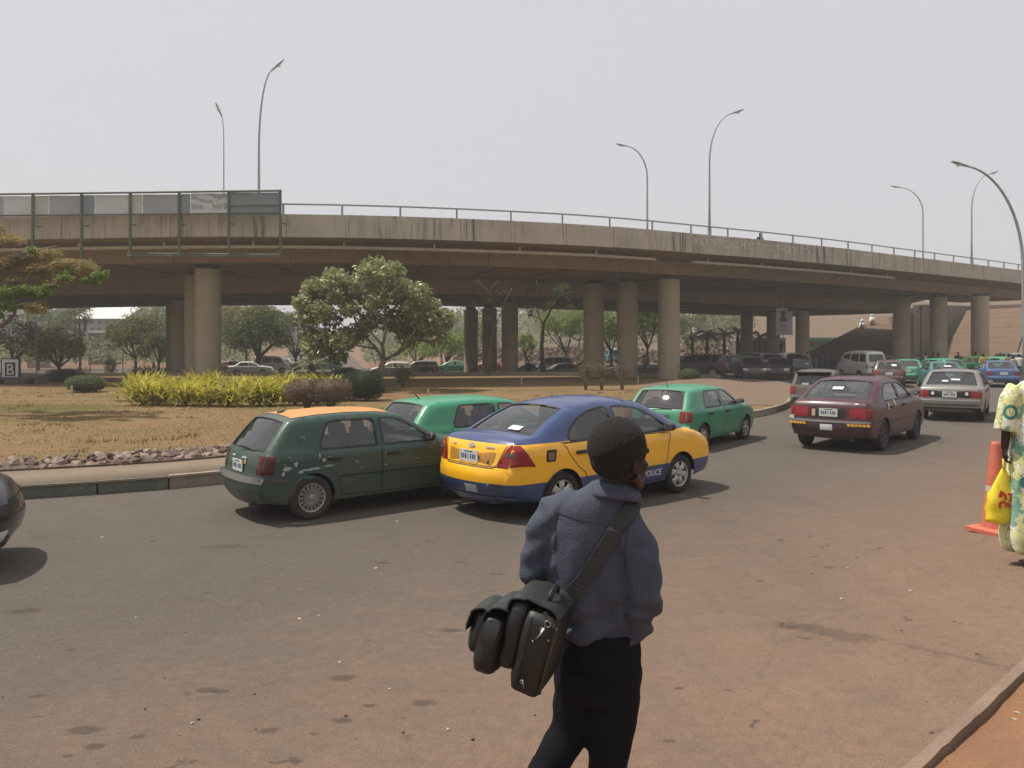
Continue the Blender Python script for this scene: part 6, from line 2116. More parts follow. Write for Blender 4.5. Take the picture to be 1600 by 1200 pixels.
# --- trees on the far side, left to right
def T(label, px, pyc, y, rx, rz, mat, n_leaf=3500, leaf=.28, base_px=None, name='tree', r0=.18, cr=.8, n_cl=26, fork=.4, group='background trees', **k):
    c = AT(px, pyc, y)
    bx = ((base_px or px) - 800) * y / F
    zb = ztf(bx, y)
    return tree(name, label, (bx, y, zb), (c.z - zb) * fork, c, (rx, rx * .9, rz), n_cl, cr, n_leaf, leaf, mat, r0, group=group, **k)
T('dense rounded tree over the dark planter near the sign with the letter', 92, 543, 51.7, 1.75, 1.5, L_FRANGI, 5500, .19, cr=.55, n_cl=30, r0=.14, group=None)
T('wide flat olive tree under the flyover left of the columns', 212, 527, 88, 3.7, 2.9, L_OLIVE, 5500, .30, cr=1.1)
T('second olive tree just left of the left columns', 248, 545, 86, 2.1, 2.2, L_OLIVE, 3000, .27, cr=.8)
T('broad dark tree right of the thick left column', 404, 520, 86, 4.6, 2.9, L_DARK, 8000, .32, cr=1.2, r0=.42, n_cl=34, group=None)
T('brown topped tree behind the dark tree', 385, 495, 92, 4.2, 1.9, L_DRYTREE, 3500, .33, cr=1.1)
T('pale hazy tree between the dark tree and the broad leaved one', 462, 525, 86, 2.2, 2.6, L_HAZY, 2600, .26, cr=.8)
T('low hazy tree by the uphill road', 470, 548, 120, 2.6, 1.8, L_HAZY, 1500, .3, cr=.9)
T('small fresh green tree right of the broad leaved one', 650, 548, 92, 3.0, 1.6, L_FRESH, 2500, .26, cr=.8)
T('fresh green tree with a thin trunk left of the square dark columns', 698, 543, 88, 2.8, 1.7, L_FRESH, 3000, .26, cr=.8)
T('bare hazy tree behind the thin fresh green one', 690, 510, 118, 4.2, 3.4, L_HAZY, 1300, .25, cr=1.0)
T('yellow green tree between the square columns', 745, 530, 96, 2.6, 3.0, L_FRESH, 2500, .28, cr=.9)
T('bright small bush tree right of the third column', 822, 538, 90, 1.3, 1.4, L_FRESH, 1500, .22, cr=.5)
T('layered light green tree left of the dark columns', 885, 512, 96, 4.0, 2.4, L_FRESH, 5000, .3, cr=1.1, n_cl=34)
T('light green tree between the two dark columns', 955, 518, 92, 3.2, 2.8, L_FRESH, 4000, .3, cr=1.0)
T('light green tree left of the near round column', 1012, 510, 94, 3.0, 3.0, L_FRESH, 4000, .3, cr=1.0)
T('dull green tree behind the layered light green one', 905, 492, 125, 7.0, 3.0, L_OLIVE, 4000, .38, cr=1.6)
T('grey green tree right of the near round column', 1075, 515, 118, 3.4, 3.0, L_HAZY, 3000, .32, cr=1.1)
T('hazy tree behind the palms', 1120, 500, 132, 6.0, 3.0, L_HAZY, 3500, .36, cr=1.4)
T('hazy tree at the far left behind the sign', 20, 535, 78, 3.0, 2.6, L_HAZY, 2600, .25, cr=.8)
T('brown hazy tree left of the dense rounded one', 60, 512, 96, 4.0, 2.4, L_HAZY, 2500, .28, cr=1.1)
T('tall hazy tree top above the white roofed building', 125, 500, 98, 2.2, 2.4, L_DARK, 1500, .25, cr=.8)
T('hazy tree right of the white roofed building', 240, 500, 110, 4.5, 3.2, L_HAZY, 2600, .32, cr=1.2)

# --- palms
def palm(px, y, h, label, n=16, fl=2.0, group='palms behind the parked cars'):
    x = (px - 800) * y / F; zb = ztf(x, y)
    root = empty('palm_tree', (x, y, zb), random.uniform(0, 6), label, 'palm', group)
    m = MB().tube([(0, 0, -.1), (.03, 0, h * .5), (0, .04, h)], [.24, .2, .17], 8)
    m.build('trunk', M_BARK, root, True)
    fr = MB()
    for k in range(n):
        a = 2 * math.pi * k / n + random.uniform(-.2, .2)
        el = random.uniform(-.2, 1.2)
        L = fl * random.uniform(.8, 1.15)
        P = []
        for i in range(7):
            t = i / 6
            P.append(Vector((math.cos(a) * math.cos(el) * L * t, math.sin(a) * math.cos(el) * L * t, h + math.sin(el) * L * t - 1.1 * L * .5 * t * t)))
        side = Vector((-math.sin(a), math.cos(a), 0))
        for i in range(6):
            for s in (-1, 1):
                for q in (0, .5):
                    p = P[i].lerp(P[i + 1], q); w = .42 * L * math.sin(math.pi * min(1, (i + q + 1) / 7.5)) * .75
                    d = (P[i + 1] - P[i]).normalized()
                    fr.add([p, p + d * .10, p + side * s * w + d * w * .6 - Vector((0, 0, w * .45))], [(0, 1, 2)])
        fr.tube(P, [.03] * 6 + [.008], 4)
    fr.build('crown', L_PALM, root)
    return root
palm(1082, 96, 3.3, 'first short palm right of the near round column')
palm(1105, 92, 3.6, 'second short palm right of the near round column')
palm(1132, 94, 3.5, 'third short palm, middle of the palm row')
palm(1153, 98, 3.8, 'short palm left of the slim dark column')
palm(1188, 100, 3.4, 'short palm seen between two slim columns')
palm(486, 52, 1.3, 'small young palm in front of the broad leaved tree', 14, 1.15, None)

# --- thin tree between the columns, bare branches beside it
yt = 57.5
bt = AT(850, 584, yt); bt.z = ztf(bt.x, bt.y)
root = empty('tree', bt, 0, 'slim dark forked tree with sparse leaves standing between the columns', 'tree')
m = MB()
def Q_(px, py, dy=0): return AT(px, py, yt + dy) - bt
m.tube([(0, 0, -.1), Q_(848, 570), Q_(846, 545), Q_(848, 520), Q_(849, 505)], [.34, .17, .14, .125, .12], 9)
for a in range(5):
    q = Vector((math.cos(a * 1.3) * .7, math.sin(a * 1.3) * .5, -.05))
    m.tube([Q_(848, 576), q * .5 + Vector((0, 0, .12)), q], [.12, .09, .03], 6)
for pts, r in [([Q_(849, 506), Q_(858, 490), Q_(868, 470), Q_(880, 460), Q_(900, 456)], .09), ([Q_(849, 506), Q_(842, 496), Q_(840, 480), Q_(841, 450), Q_(838, 438)], .06),
               ([Q_(841, 497), Q_(832, 493), Q_(826, 478)], .035), ([Q_(832, 493), Q_(818, 492)], .03), ([Q_(838, 446), Q_(830, 442)], .03), ([Q_(868, 470), Q_(872, 450, -.5), Q_(880, 440, -.8)], .04), ([Q_(880, 460), Q_(890, 478, .3)], .025)]:
    m.tube(pts, [r * (1 - .6 * i / (len(pts) - 1)) for i in range(len(pts))], 6)
m.build('trunk', M_BARK, root, True)
cl = [(*Q_(px, py, random.uniform(-.8, .8)), s, s, s * .6) for px, py, s in [(872, 455, .55), (865, 465, .5), (880, 448, .45), (852, 482, .5), (845, 478, .35), (833, 485, .5), (822, 480, .45), (862, 475, .4), (888, 468, .4), (892, 480, .35), (828, 492, .3)]]
link('crown', leaf_cloud('crown', blob_points(cl, 1500, .1), .14, L_DARK, .4, .6), root)
yt = 55.5
bt = AT(762, 588, yt); bt.z = ztf(bt.x, bt.y)
root = empty('tree', bt, 0, 'nearly bare twiggy tree in front of the square dark columns', 'tree')
m = MB()
m.tube([(0, 0, -.1), Q_(764, 560), Q_(768, 530), Q_(772, 512)], [.10, .075, .06, .055], 7)
for pts, r in [([Q_(772, 513), Q_(780, 495), Q_(790, 470), Q_(800, 450)], .05), ([Q_(772, 513), Q_(758, 492), Q_(740, 472), Q_(722, 466)], .045), ([Q_(780, 495), Q_(792, 482), Q_(805, 468)], .03),
               ([Q_(768, 505), Q_(772, 480), Q_(764, 455), Q_(748, 440)], .035), ([Q_(758, 492), Q_(742, 488), Q_(716, 476)], .03), ([Q_(740, 472), Q_(728, 450), Q_(712, 440)], .025), ([Q_(764, 455), Q_(778, 440)], .02), ([Q_(790, 470), Q_(776, 452)], .02), ([Q_(770, 505), Q_(745, 500), Q_(730, 505)], .025)]:
    m.tube(pts, [r * (1 - .6 * i / (len(pts) - 1)) for i in range(len(pts))], 5)
for k in range(70):
    a = Q_(random.uniform(712, 806), random.uniform(440, 500), random.uniform(-.6, .6))
    b_ = a + Vector((random.uniform(-.5, .5), random.uniform(-.3, .3), random.uniform(-.25, .35)))
    m.tube([a, a.lerp(b_, .5) + Vector((0, 0, .05)), b_], [.014, .011, .006], 4)
m.build('trunk', plain('pale_twigs', (.20, .15, .09), .9), root, True)
cl = [(*Q_(px, py, 0), s, s, s * .5) for px, py, s in [(722, 468, .35), (745, 440, .3), (730, 478, .4), (790, 455, .3), (764, 470, .3)]]
link('crown', leaf_cloud('crown', blob_points(cl, 260, .1), .10, L_OLIVE, .4, .6), root)

# --- golden strap leaved shrubs
def clump_mesh(seed, n=150, h=1.0, mat=L_GOLD):
    rr = np.random.default_rng(seed)
    V, Fs = [], []
    for k in range(n):
        a = rr.uniform(0, 2 * math.pi); lean = rr.uniform(.25, 1.45)
        b_ = np.array((rr.normal() * .20, rr.normal() * .20, rr.uniform(0, .45)))
        L = h * rr.uniform(.45, .85) * (1 - .25 * b_[2])
        w = rr.uniform(.022, .04)
        d = np.array((math.cos(a), math.sin(a), 0)); s = np.array((-math.sin(a), math.cos(a), 0))
        P = []
        for i in range(5):
            t = i / 4
            P.append(b_ + d * L * (math.sin(lean) * t + .30 * t * t) + np.array((0, 0, 1)) * L * (math.cos(lean * .8) * t - .42 * t * t * lean))
        W = [w * .6, w, w * .95, w * .6, .002]
        i0 = len(V)
        for p, ww in zip(P, W): V += [p - s * ww, p + s * ww]
        Fs += [(i0 + 2 * i, i0 + 2 * i + 1, i0 + 2 * i + 3, i0 + 2 * i + 2) for i in range(4)]
    return mk_mesh('leaves', V, Fs, True, [mat])
CM = [clump_mesh(i, 170, 1.0) for i in range(4)]
CMD = [clump_mesh(10 + i, 130, 1.0, L_GOLDDK) for i in range(2)]
stem = MB()
for a in range(6): stem.tube([(0, 0, -.05), (.12 * math.cos(a), .12 * math.sin(a), .3), (.2 * math.cos(a), .2 * math.sin(a), .55)], [.02, .016, .01], 5)
STEM = stem.mesh('stem', [M_BARK], True)
spots = []
for k in range(9): spots.append((228 + k * 33 + random.uniform(-5, 5), 634 - abs(k - 4) * .6, 'front'))
for k in range(9): spots.append((214 + k * 38 + random.uniform(-6, 6), 625, 'second'))
for k in range(9): spots.append((226 + k * 37 + random.uniform(-6, 6), 617, 'third'))
for k in range(8): spots.append((215 + k * 40 + random.uniform(-6, 6), 610, 'back'))
ORD = ['first', 'second', 'third', 'fourth', 'fifth', 'sixth', 'seventh', 'eighth', 'ninth']
cnt = {}
for px, py, row in sorted(spots):
    x, y = G(px, py, KH)
    k = cnt[row] = cnt.get(row, -1) + 1
    o = empty('golden_shrub', (x, y, KH), random.uniform(0, 6.3), '%s golden strap leaved shrub from the left in the %s row of the bed' % (ORD[k], row), 'shrub', 'golden shrubs in the bed by the columns', random.uniform(.90, 1.18))
    link('leaves', random.choice(CM), o); link('stem', STEM, o)
for k, (px, py) in enumerate([(212, 603), (230, 602), (250, 602), (240, 598), (222, 598)]):
    x, y = G(px, py, KH)
    o = empty('golden_shrub', (x, y, KH), random.uniform(0, 6.3), 'dull brownish golden shrub behind the left end of the bed, %s' % ['leftmost in front', 'middle in front', 'rightmost in front', 'right one behind', 'left one behind'][k], 'shrub', 'dull golden shrubs behind the bed', 1.15)
    link('leaves', random.choice(CMD), o); link('stem', STEM, o)

def bush(label, px, py, rx, rz, mat, name='bush', n=2500, leaf=.06, stems=True, zc=None, group=None, flat_top=False, y=None, shell=.82, cat='bush', core=None, aspect=.5):
    """clipped bush standing on the ground at a picture position"""
    x, yy = G(px, py, KH) if y is None else ((px - 800) * y / F, y)
    zb = KH if y is None else ztf(x, y)
    root = empty(name, (x, yy, zb), 0, label, cat, group)
    zc = rz * 1.02 if zc is None else zc
    d = RNG.normal(size=(n, 3)); d /= np.linalg.norm(d, axis=1, keepdims=True)
    if flat_top:
        d = np.sign(d) * np.abs(d) ** .72
    r = RNG.uniform(shell, 1.03, (n, 1))
    P = d * r * np.array((rx, rx * .9, rz)) + np.array((0, 0, zc))
    P[:, 0] += .05 * rx * np.sin(P[:, 2] * 7)
    P = P[P[:, 2] > 0.02]
    link('foliage', leaf_cloud('foliage', P, leaf, mat, aspect, .3), root)
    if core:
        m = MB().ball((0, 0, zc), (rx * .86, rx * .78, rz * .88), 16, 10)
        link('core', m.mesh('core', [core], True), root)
    if stems:
        m = MB()
        for a in range(7):
            e = Vector((math.cos(a * .9) * rx * .55, math.sin(a * .9) * rx * .5, zc * 1.1))
            m.tube([(e.x * .12, e.y * .12, -.05), (e.x * .35, e.y * .35, zc * .4), e], [.03, .022, .01], 5)
        m.build('stem', M_BARK_GREY, root, True)
    return root
C_BROWN = plain('twig_mass', (0.115, 0.078, 0.052), .95, bumps=.6, scale=14)
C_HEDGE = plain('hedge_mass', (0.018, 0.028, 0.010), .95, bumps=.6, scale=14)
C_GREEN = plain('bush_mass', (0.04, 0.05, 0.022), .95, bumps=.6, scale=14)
bush('left of two dry brown clipped shrubs in front of the golden bed', 480, 640, .72, .38, L_BROWN, 'clipped_shrub', 3500, .05, zc=.62, group='dry brown clipped shrubs', flat_top=True, core=C_BROWN)
bush('right of two dry brown clipped shrubs, nearer the round dark hedge', 517, 641, .70, .40, L_BROWN, 'clipped_shrub', 3500, .05, zc=.62, group='dry brown clipped shrubs', flat_top=True, core=C_BROWN)
bush('large round dark clipped hedge at the foot of the broad leaved tree', 567, 625, .80, .58, L_HEDGE, 'round_hedge', 6500, .05, stems=False, flat_top=True, core=C_HEDGE, zc=.56)
bush('smaller left lobe of dark clipped hedge beside the large round one', 543, 611, .62, .42, L_HEDGE, 'round_hedge', 3500, .05, stems=False, core=C_HEDGE, zc=.66)
for px, nm in ((915, 'left'), (940, 'middle'), (972, 'right')):
    bush('%s of three dry brown shrubs on bare stems before the dark columns' % nm, px, 609, .45, .36, L_BROWN, 'clipped_shrub', 1500, .06, zc=.93 + .05 * math.sin(px), group='dry shrubs before the dark columns', shell=.15)
bush('round green bush right of the near round column foot', 1077, 600, .60, .42, L_DARK, 'bush', 2500, .07, stems=False, core=C_GREEN, zc=.42)
bush('low dark green bush left of the golden bed', 133, 612, .85, .40, L_DARK, 'bush', 2500, .08, stems=False, core=C_GREEN, zc=.36)
bush('scrubby grey bush behind the round dark hedge', 630, 603, .62, .50, L_OLIVE, 'bush', 1400, .08, zc=.6, shell=.3)
bush('small dark conical shrub on the far kerb', 664, 584, .55, .75, L_DARK, 'shrub', 1300, .09, y=66, zc=.8, shell=.3)
bush('clipped dark hedge bowl under the dense rounded tree', 100, 600, .95, .48, L_HEDGE, 'round_hedge', 3000, .06, stems=False, y=46.5, flat_top=True, core=C_HEDGE, zc=.45)
bush('narrow shrub with a pale top on the far side of the lawn', 173, 590, .5, .85, L_OLIVE, 'shrub', 1200, .09, y=58, zc=.9, shell=.3)
bush('spiky grass like plant left of the golden bed behind the low bush', 126, 598, .6, .5, L_OLIVE, 'shrub', 800, .16, y=48, zc=.5, shell=.3, aspect=.15)

# distant scrub and woodland reading as one mass
def mass(name, label, n, xr, yr, hr, leaf, mat):
    X = RNG.uniform(*xr, n); Y = RNG.uniform(*yr, n)
    hh = np.array([0.5 + 0.5 * noise.noise(Vector((a * .09, b_ * .06, 1.7))) for a, b_ in zip(X, Y)])
    base = np.maximum(zt(X, Y), hill_z(X, Y) * (Y > 146))
    Z = base + RNG.uniform(0, 1, n) * (hr[0] + (hr[1] - hr[0]) * hh)
    rc = -26 - 0.22 * (Y - 101)
    ok = (np.abs(X - rc) > 8)
    P = np.stack([X, Y, Z], 1)[ok]
    o = link(name, leaf_cloud(name, P, leaf, mat, .7, .3)); tag(o, label, 'trees', kind='stuff')
    return o
mass('scrub', 'hazy brown and green scrub covering the ground behind the left trees', 16000, (-110, -16), (98, 140), (1.0, 4.2), .5, L_HAZY)
mass('woodland', 'hazy grey green woodland on the far rise', 26000, (-230, 75), (165, 260), (1.5, 7.0), 1.1, L_HAZY)
mass('scrub', 'brown scrub behind the light green trees', 9000, (-8, 34), (104, 128), (.5, 3.2), .45, L_BROWN)
# ================================================================== PEOPLE
M_SKIN = plain('dark_skin', (0.020, 0.0105, 0.0075), 0.45, var=0.2, scale=12, bumps=0.08)
def hair_mat():
    m, nt, b = nmat('short_hair')
    v = mapped(nt)
    f = noise_n(nt, v, 130, 4, 0.8)
    nt.links.new(ramp(nt, f, .3, .8, (.005, .004, .0035, 1), (.022, .017, .013, 1)), b.inputs['Base Color'])
    b.inputs['Roughness'].default_value = .95
    bump(nt, b, f, .9, .01)
    return m
M_HAIR = hair_mat()
M_SHOE = plain('black_shoe', (0.018, 0.016, 0.015), .4)
M_TROUSER = plain('black_trousers', (0.007, 0.007, 0.009), .95, var=.3, bumps=.25, spec=.15, scale=10)

def remesh(name, mb, voxel, mat, parent=None, smooth_it=4, post=None):
    me = mb.mesh(name + '_raw', [], True)
    o = bpy.data.objects.new(name, me); COL.objects.link(o)
    mod = o.modifiers.new('r', 'REMESH'); mod.mode = 'VOXEL'; mod.voxel_size = voxel; mod.use_smooth_shade = True
    if smooth_it:
        ms = o.modifiers.new('s', 'SMOOTH'); ms.factor = .5; ms.iterations = smooth_it
    dg = bpy.context.evaluated_depsgraph_get()
    me2 = bpy.data.meshes.new_from_object(o.evaluated_get(dg))
    bpy.data.objects.remove(o); bpy.data.meshes.remove(me)
    if post is not None:
        n = len(me2.vertices)
        co = np.empty(n * 3); me2.vertices.foreach_get('co', co)
        no = np.empty(n * 3); me2.vertices.foreach_get('normal', no)
        co = post(co.reshape(-1, 3), no.reshape(-1, 3))
        me2.vertices.foreach_set('co', co.ravel()); me2.update()
    me2.name = name
    me2.materials.clear(); me2.materials.append(mat)
    for p in me2.polygons: p.use_smooth = True
    me2.polygons.foreach_set('use_smooth', [True] * len(me2.polygons))
    return link(name, me2, parent)

def hand(m, wrist, dirv, palmn, curl=.5, s=1.0, thumb=1):
    """palm with five separate, bent fingers"""
    d = Vector(dirv).normalized(); n = Vector(palmn); n = (n - d * n.dot(d)).normalized(); sd = d.cross(n)
    w = Vector(wrist)
    m.tube([w - d * .02, w + d * .03, w + d * .085], [(.030 * s, .020 * s), (.040 * s, .018 * s), (.042 * s, .014 * s)], 10, side=sd)
    for i, (off, L) in enumerate(((-.031, .066), (-.0105, .078), (.0105, .073), (.031, .056))):
        p = w + d * .082 + sd * off * s
        a = d
        pts = [p - d * .015]
        for k, q in enumerate((.45, .32, .23)):
            a = (a + n * curl * (.5 + .3 * k)).normalized()
            p = p + a * L * q * s
            pts.append(p.copy())
        m.tube(pts, [.0095 * s, .009 * s, .0085 * s, .007 * s], 7)
    p = w + d * .025 - sd * .036 * s * thumb
    pts = [p + sd * .02 * s * thumb, p - sd * .012 * s * thumb + d * .022, p - sd * .014 * s * thumb + d * .048 + n * .018]
    m.tube(pts, [.014 * s, .011 * s, .008 * s], 7)

def head(m, c, face, s=1.0, up=(0, 0, 1)):
    """skull, jaw, nose, ears; face = direction looked at"""
    f = Vector(face).normalized(); u = Vector(up).normalized(); r = f.cross(u).normalized(); u = r.cross(f)
    Rm = Matrix((r, f, u)).transposed()
    c = Vector(c)
    P = lambda a, b_, z: c + (r * a + f * b_ + u * z) * s
    m.ball(P(0, -.012, .025), (.075 * s, .092 * s, .088 * s), 18, 12, rot=Rm)
    m.ball(P(0, .030, -.035), (.060 * s, .062 * s, .080 * s), 16, 10, rot=Rm)
    m.ball(P(0, .058, -.085), (.034 * s, .030 * s, .026 * s), 12, 8, rot=Rm)          # chin
    m.tube([P(-.052, .0, -.06), P(-.035, .045, -.088), P(0, .06, -.092), P(.035, .045, -.088), P(.052, .0, -.06)], [.020 * s] * 5, 8)
    m.tube([P(0, .083, .012), P(0, .100, -.018), P(0, .106, -.030)], [.010 * s, .014 * s, .018 * s], 8)
    for q in (-1, 1):
        m.ball(P(q * .016, .096, -.034), .010 * s, 8, 6)
        m.tube([P(q * .045, .070, .022), P(q * .020, .083, .026)], [.011 * s] * 2, 7)      # brow
        m.ball(P(q * .046, .048, -.025), (.022 * s, .022 * s, .02 * s), 8, 6)               # cheek
        # ear
        e = [P(q * (.078 + .006 * math.sin(a)), -.010 + .017 * math.cos(a), -.020 + .030 * math.sin(a)) for a in np.linspace(0, 2 * math.pi, 13)]
        m.tube(e, .0062 * s, 6)
        m.ball(P(q * .076, -.008, -.022), (.006 * s, .014 * s, .024 * s), 8, 6, rot=Rm)
    m.tube([P(-.022, .089, -.056), P(0, .096, -.054), P(.022, .089, -.056)], [.007 * s, .009 * s, .007 * s], 7)
    m.tube([P(-.018, .086, -.066), P(0, .092, -.067), P(.018, .086, -.066)], [.006 * s, .009 * s, .006 * s], 7)
    return Rm, P

# ------------------------------------------------------------------ the walking man
SX = 410.0; Y0 = 3.05
def W(px, py, dy=0.0):
    """point of the man measured in the photograph at his distance"""
    y = Y0 + dy
    return Vector(((px - 800.0) * Y0 / F, y, H - (py - 540.0) * Y0 / F))
GZ = ztf(0.4, 3.05)
HC = W(972, 713)
mroot = empty('person', (W(940, 1200).x, Y0, GZ), 0, 'man seen from behind in a slate blue striped shirt, black bag on his left hip', 'person')
OFF = Vector(mroot.location)
def wl(v): return Vector(v) - OFF
def wll(l): return [Vector(v) - OFF for v in l]
fa = R(38)                       # the face looks to the right and away
FACE = Vector((math.cos(fa), math.sin(fa), -.10))
SIDE = Vector((1, .12, 0))
shR, elR, wrR = W(992, 836, .0), W(1003, 952, -.02), W(984, 1008, .15)
shL, elL, wrL = W(862, 806, .06), W(836, 900, .08), W(872, 968, .28)
hipR, knR, anR = W(962, 1010, .0), W(950, 1175, -.02), W(935, 1345, .10)
hipL, knL, anL = W(905, 1010, .02), W(888, 1165, .04), W(806, 1300, -.16)
b = MB()
Rm, HP = head(b, wl(HC), FACE, 1.17, (.10, .12, 1))
b.tube(wll([W(968, 735, .02), W(962, 765, .02), W(957, 792, .03), W(950, 815, .04)]), [(.058, .060), (.060, .062), (.056, .054), (.05, .04)], 14, side=(1, 0, 0))
b.tube(wll([W(950, 812, .03), W(935, 870, .06), W(935, 960, .06), W(938, 1030, .05)]), [(.08, .05), (.13, .065), (.12, .07), (.12, .08)], 16, side=(1, 0, 0))
b.tube(wll([W(975, 835, .04), W(1000, 850, .01), elR, wrR]), [.03, .035, .030, .027], 10)
b.tube(wll([W(890, 815, .06), W(866, 820, .06), elL, wrL]), [.03, .033, .028, .027], 10)
hand(b, wl(wrR), (-.35, .75, -.55), (-.8, -.4, 0), .6, 1.0, 1)
hand(b, wl(wrL), (.5, .65, -.6), (.8, -.3, -.2), .7, 1.0, -1)
b.tube(wll([W(938, 1025, .05), hipR + Vector((0, .03, -.05)), knR, anR, anR + Vector((0, 0, -.05))]), [.06, .06, .048, .036, .036], 10)
b.tube(wll([W(938, 1025, .05), hipL + Vector((0, .03, -.05)), knL, anL, anL + Vector((.01, .0, -.04))]), [.06, .06, .048, .036, .036], 10)
body = remesh('body', b, .0065, M_SKIN, mroot, 2)

# hair: cap over the skull
hm = MB()
hm.ball(HP(0, -.026, .032), (.109, .119, .113), 28, 18, rot=Rm)
hm.ball(HP(0, -.046, -.008), (.091, .078, .080), 20, 12, rot=Rm)
def hpost(co, no):
    out = co.copy()
    for i in range(len(co)):
        v = Vector(co[i])
        out[i] = co[i] + no[i] * (.0022 * noise.noise(v * 70) + .0012 * noise.noise(v * 22))
    return out
remesh('hair', hm, .006, M_HAIR, mroot, 2, hpost)

def shirt_mat():
    m, nt, b = nmat('striped_shirt')
    v = mapped(nt)
    wv = node(nt, 'ShaderNodeTexWave', wave_type='BANDS', bands_direction='X')
    wv.inputs['Scale'].default_value = 44; wv.inputs['Distortion'].default_value = 1.0; wv.inputs['Detail'].default_value = 2; wv.inputs['Detail Scale'].default_value = .6
    nt.links.new(v, wv.inputs['Vector'])
    n1 = noise_n(nt, v, 7, 5); n2 = noise_n(nt, v, 180, 3)
    col = mixc(nt, ramp(nt, wv.outputs['Fac'], .55, .85), (0.040, 0.048, 0.074, 1), (0.078, 0.090, 0.122, 1))
    col = mixc(nt, math_n(nt, 'MULTIPLY', n2, .35), col, (0.035, 0.042, 0.062, 1))
    nt.links.new(col, b.inputs['Base Color'])
    b.inputs['Roughness'].default_value = .85
    rn = node(nt, 'ShaderNodeTexNoise', noise_type='RIDGED_MULTIFRACTAL')
    rn.inputs['Scale'].default_value = 2.6; rn.inputs['Detail'].default_value = 3; rn.inputs['Roughness'].default_value = .45; rn.inputs['Distortion'].default_value = .5
    nt.links.new(mapped(nt, (1.9, 1.0, .75), rot=(0, .55, 0)), rn.inputs['Vector'])
    bump(nt, b, math_n(nt, 'ADD', math_n(nt, 'MULTIPLY', rn.outputs['Fac'], .9), math_n(nt, 'ADD', math_n(nt, 'MULTIPLY', n1, .5), math_n(nt, 'MULTIPLY', n2, .12))), 1.0, .030)
    return m
M_SHIRT = shirt_mat()
s = MB()
torso = [W(958, 768, .03), W(950, 786, .035), W(940, 806, .04), W(934, 832, .045), W(932, 870, .05), W(932, 915, .055), W(934, 960, .06), W(937, 1000, .05), W(938, 1018, .045), W(938, 1034, .04)]
rads = [(.080, .078), (.112, .086), (.165, .097), (.190, .110), (.196, .118), (.186, .118), (.172, .113), (.158, .106), (.145, .094), (.132, .085)]
s.tube(wll(torso), rads, 28, side=SIDE)
s.tube(wll([W(968, 800, .03), shR + Vector((-.02, 0, .0)), W(999, 868, -.02), W(1003, 915, -.03), elR, W(999, 982, .03), wrR + Vector((.005, -.01, .0))]), [.070, .078, .073, .067, .061, .054, .047], 16)
s.tube(wll([W(905, 792, .05), shL + Vector((.01, 0, 0)), W(848, 840, .06), elL, W(848, 935, .16), wrL + Vector((0, -.02, .0))]), [.068, .074, .065, .058, .050, .044], 16)
def shirt_post(co, no):
    out = co.copy()
    o3 = OFF
    for i in range(len(co)):
        p = Vector(co[i]) + o3
        x, z = p.x, p.z
        px, py = 800 + x * F / Y0, 540 + (H - z) * F / Y0
        d = 0.0
        # drape folds: long soft vertical ones on the back, tighter pulled ones at waist and sleeve
        fb = max(0, min(1, (py - 830) / 120))
        d += .0075 * fb * math.sin(px * .085 + 1.6 * math.sin(py * .016) + 2.5 * noise.noise(Vector((px * .01, py * .006, 0))))
        fw = max(0, 1 - abs(py - 985) / 60)
        d += .010 * fw * math.sin((py + .35 * px) * .16 + 3 * noise.noise(Vector((px * .02, py * .02, 4))))
        if px > 985:   # right sleeve
            d += .008 * math.sin((py - .55 * (px - 1000)) * .13 + 2.8 * noise.noise(Vector((px * .03, py * .012, 8)))) * max(.25, 1 - abs(py - 945) / 70)
            d += .006 * math.sin((px * .12 + py * .05)) * max(0, 1 - abs(py - 860) / 50)
        if px < 868:
            d += .003 * math.sin(py * .16 + px * .1)
        d += .004 * noise.noise(Vector((px * .03, py * .03, p.y * 12)))
        out[i] = co[i] + no[i] * max(-.012, min(.013, d * 1.35))
    return out
shirt = remesh('shirt', s, .0085, M_SHIRT, mroot, 3, shirt_post)
# yoke seam across the shoulder blades and the seam of the right sleeve
def seam(pts, name='seam'):
    P = []
    for p in catmull(pts, 6):
        q, nn = on_back(p[0], p[1], .0012)
        if q is not None: P.append(q - OFF)
    if len(P) > 3: MB().tube(P, .0013, 5).build(name, plain('seam_thread', (0.03, 0.036, 0.055), .9), shirt)
cm = MB()
nb = W(963, 770, .03); ax = Vector((.14, .10, 1)).normalized()
ring0, ring1, ring2 = [], [], []
sx = Vector((1, .1, -.12)).normalized(); sy = ax.cross(sx).normalized(); sx = sy.cross(ax)
def collar_ring(h, rx, ry, drop):
    return [wl(nb + ax * h + sx * rx * math.cos(a) + sy * ry * math.sin(a) - Vector((0, 0, drop * max(0, math.sin(a))))) for a in np.linspace(0, 2 * math.pi, 33)]
rings = [collar_ring(-.004, .088, .086, .03), collar_ring(.016, .080, .079, .03), collar_ring(.034, .0735, .073, .035), collar_ring(.038, .077, .077, .035), collar_ring(.024, .087, .086, .035), collar_ring(-.004, .100, .098, .035), collar_ring(-.022, .110, .107, .035), collar_ring(-.024, .107, .104, .035)]
V = [p for r_ in rings for p in r_]
n = 33
Fs = [(j * n + i, j * n + i + 1, (j + 1) * n + i + 1, (j + 1) * n + i) for j in range(len(rings) - 1) for i in range(n - 1)]
link('collar', mk_mesh('collar', V, Fs, True, [M_SHIRT]), mroot)

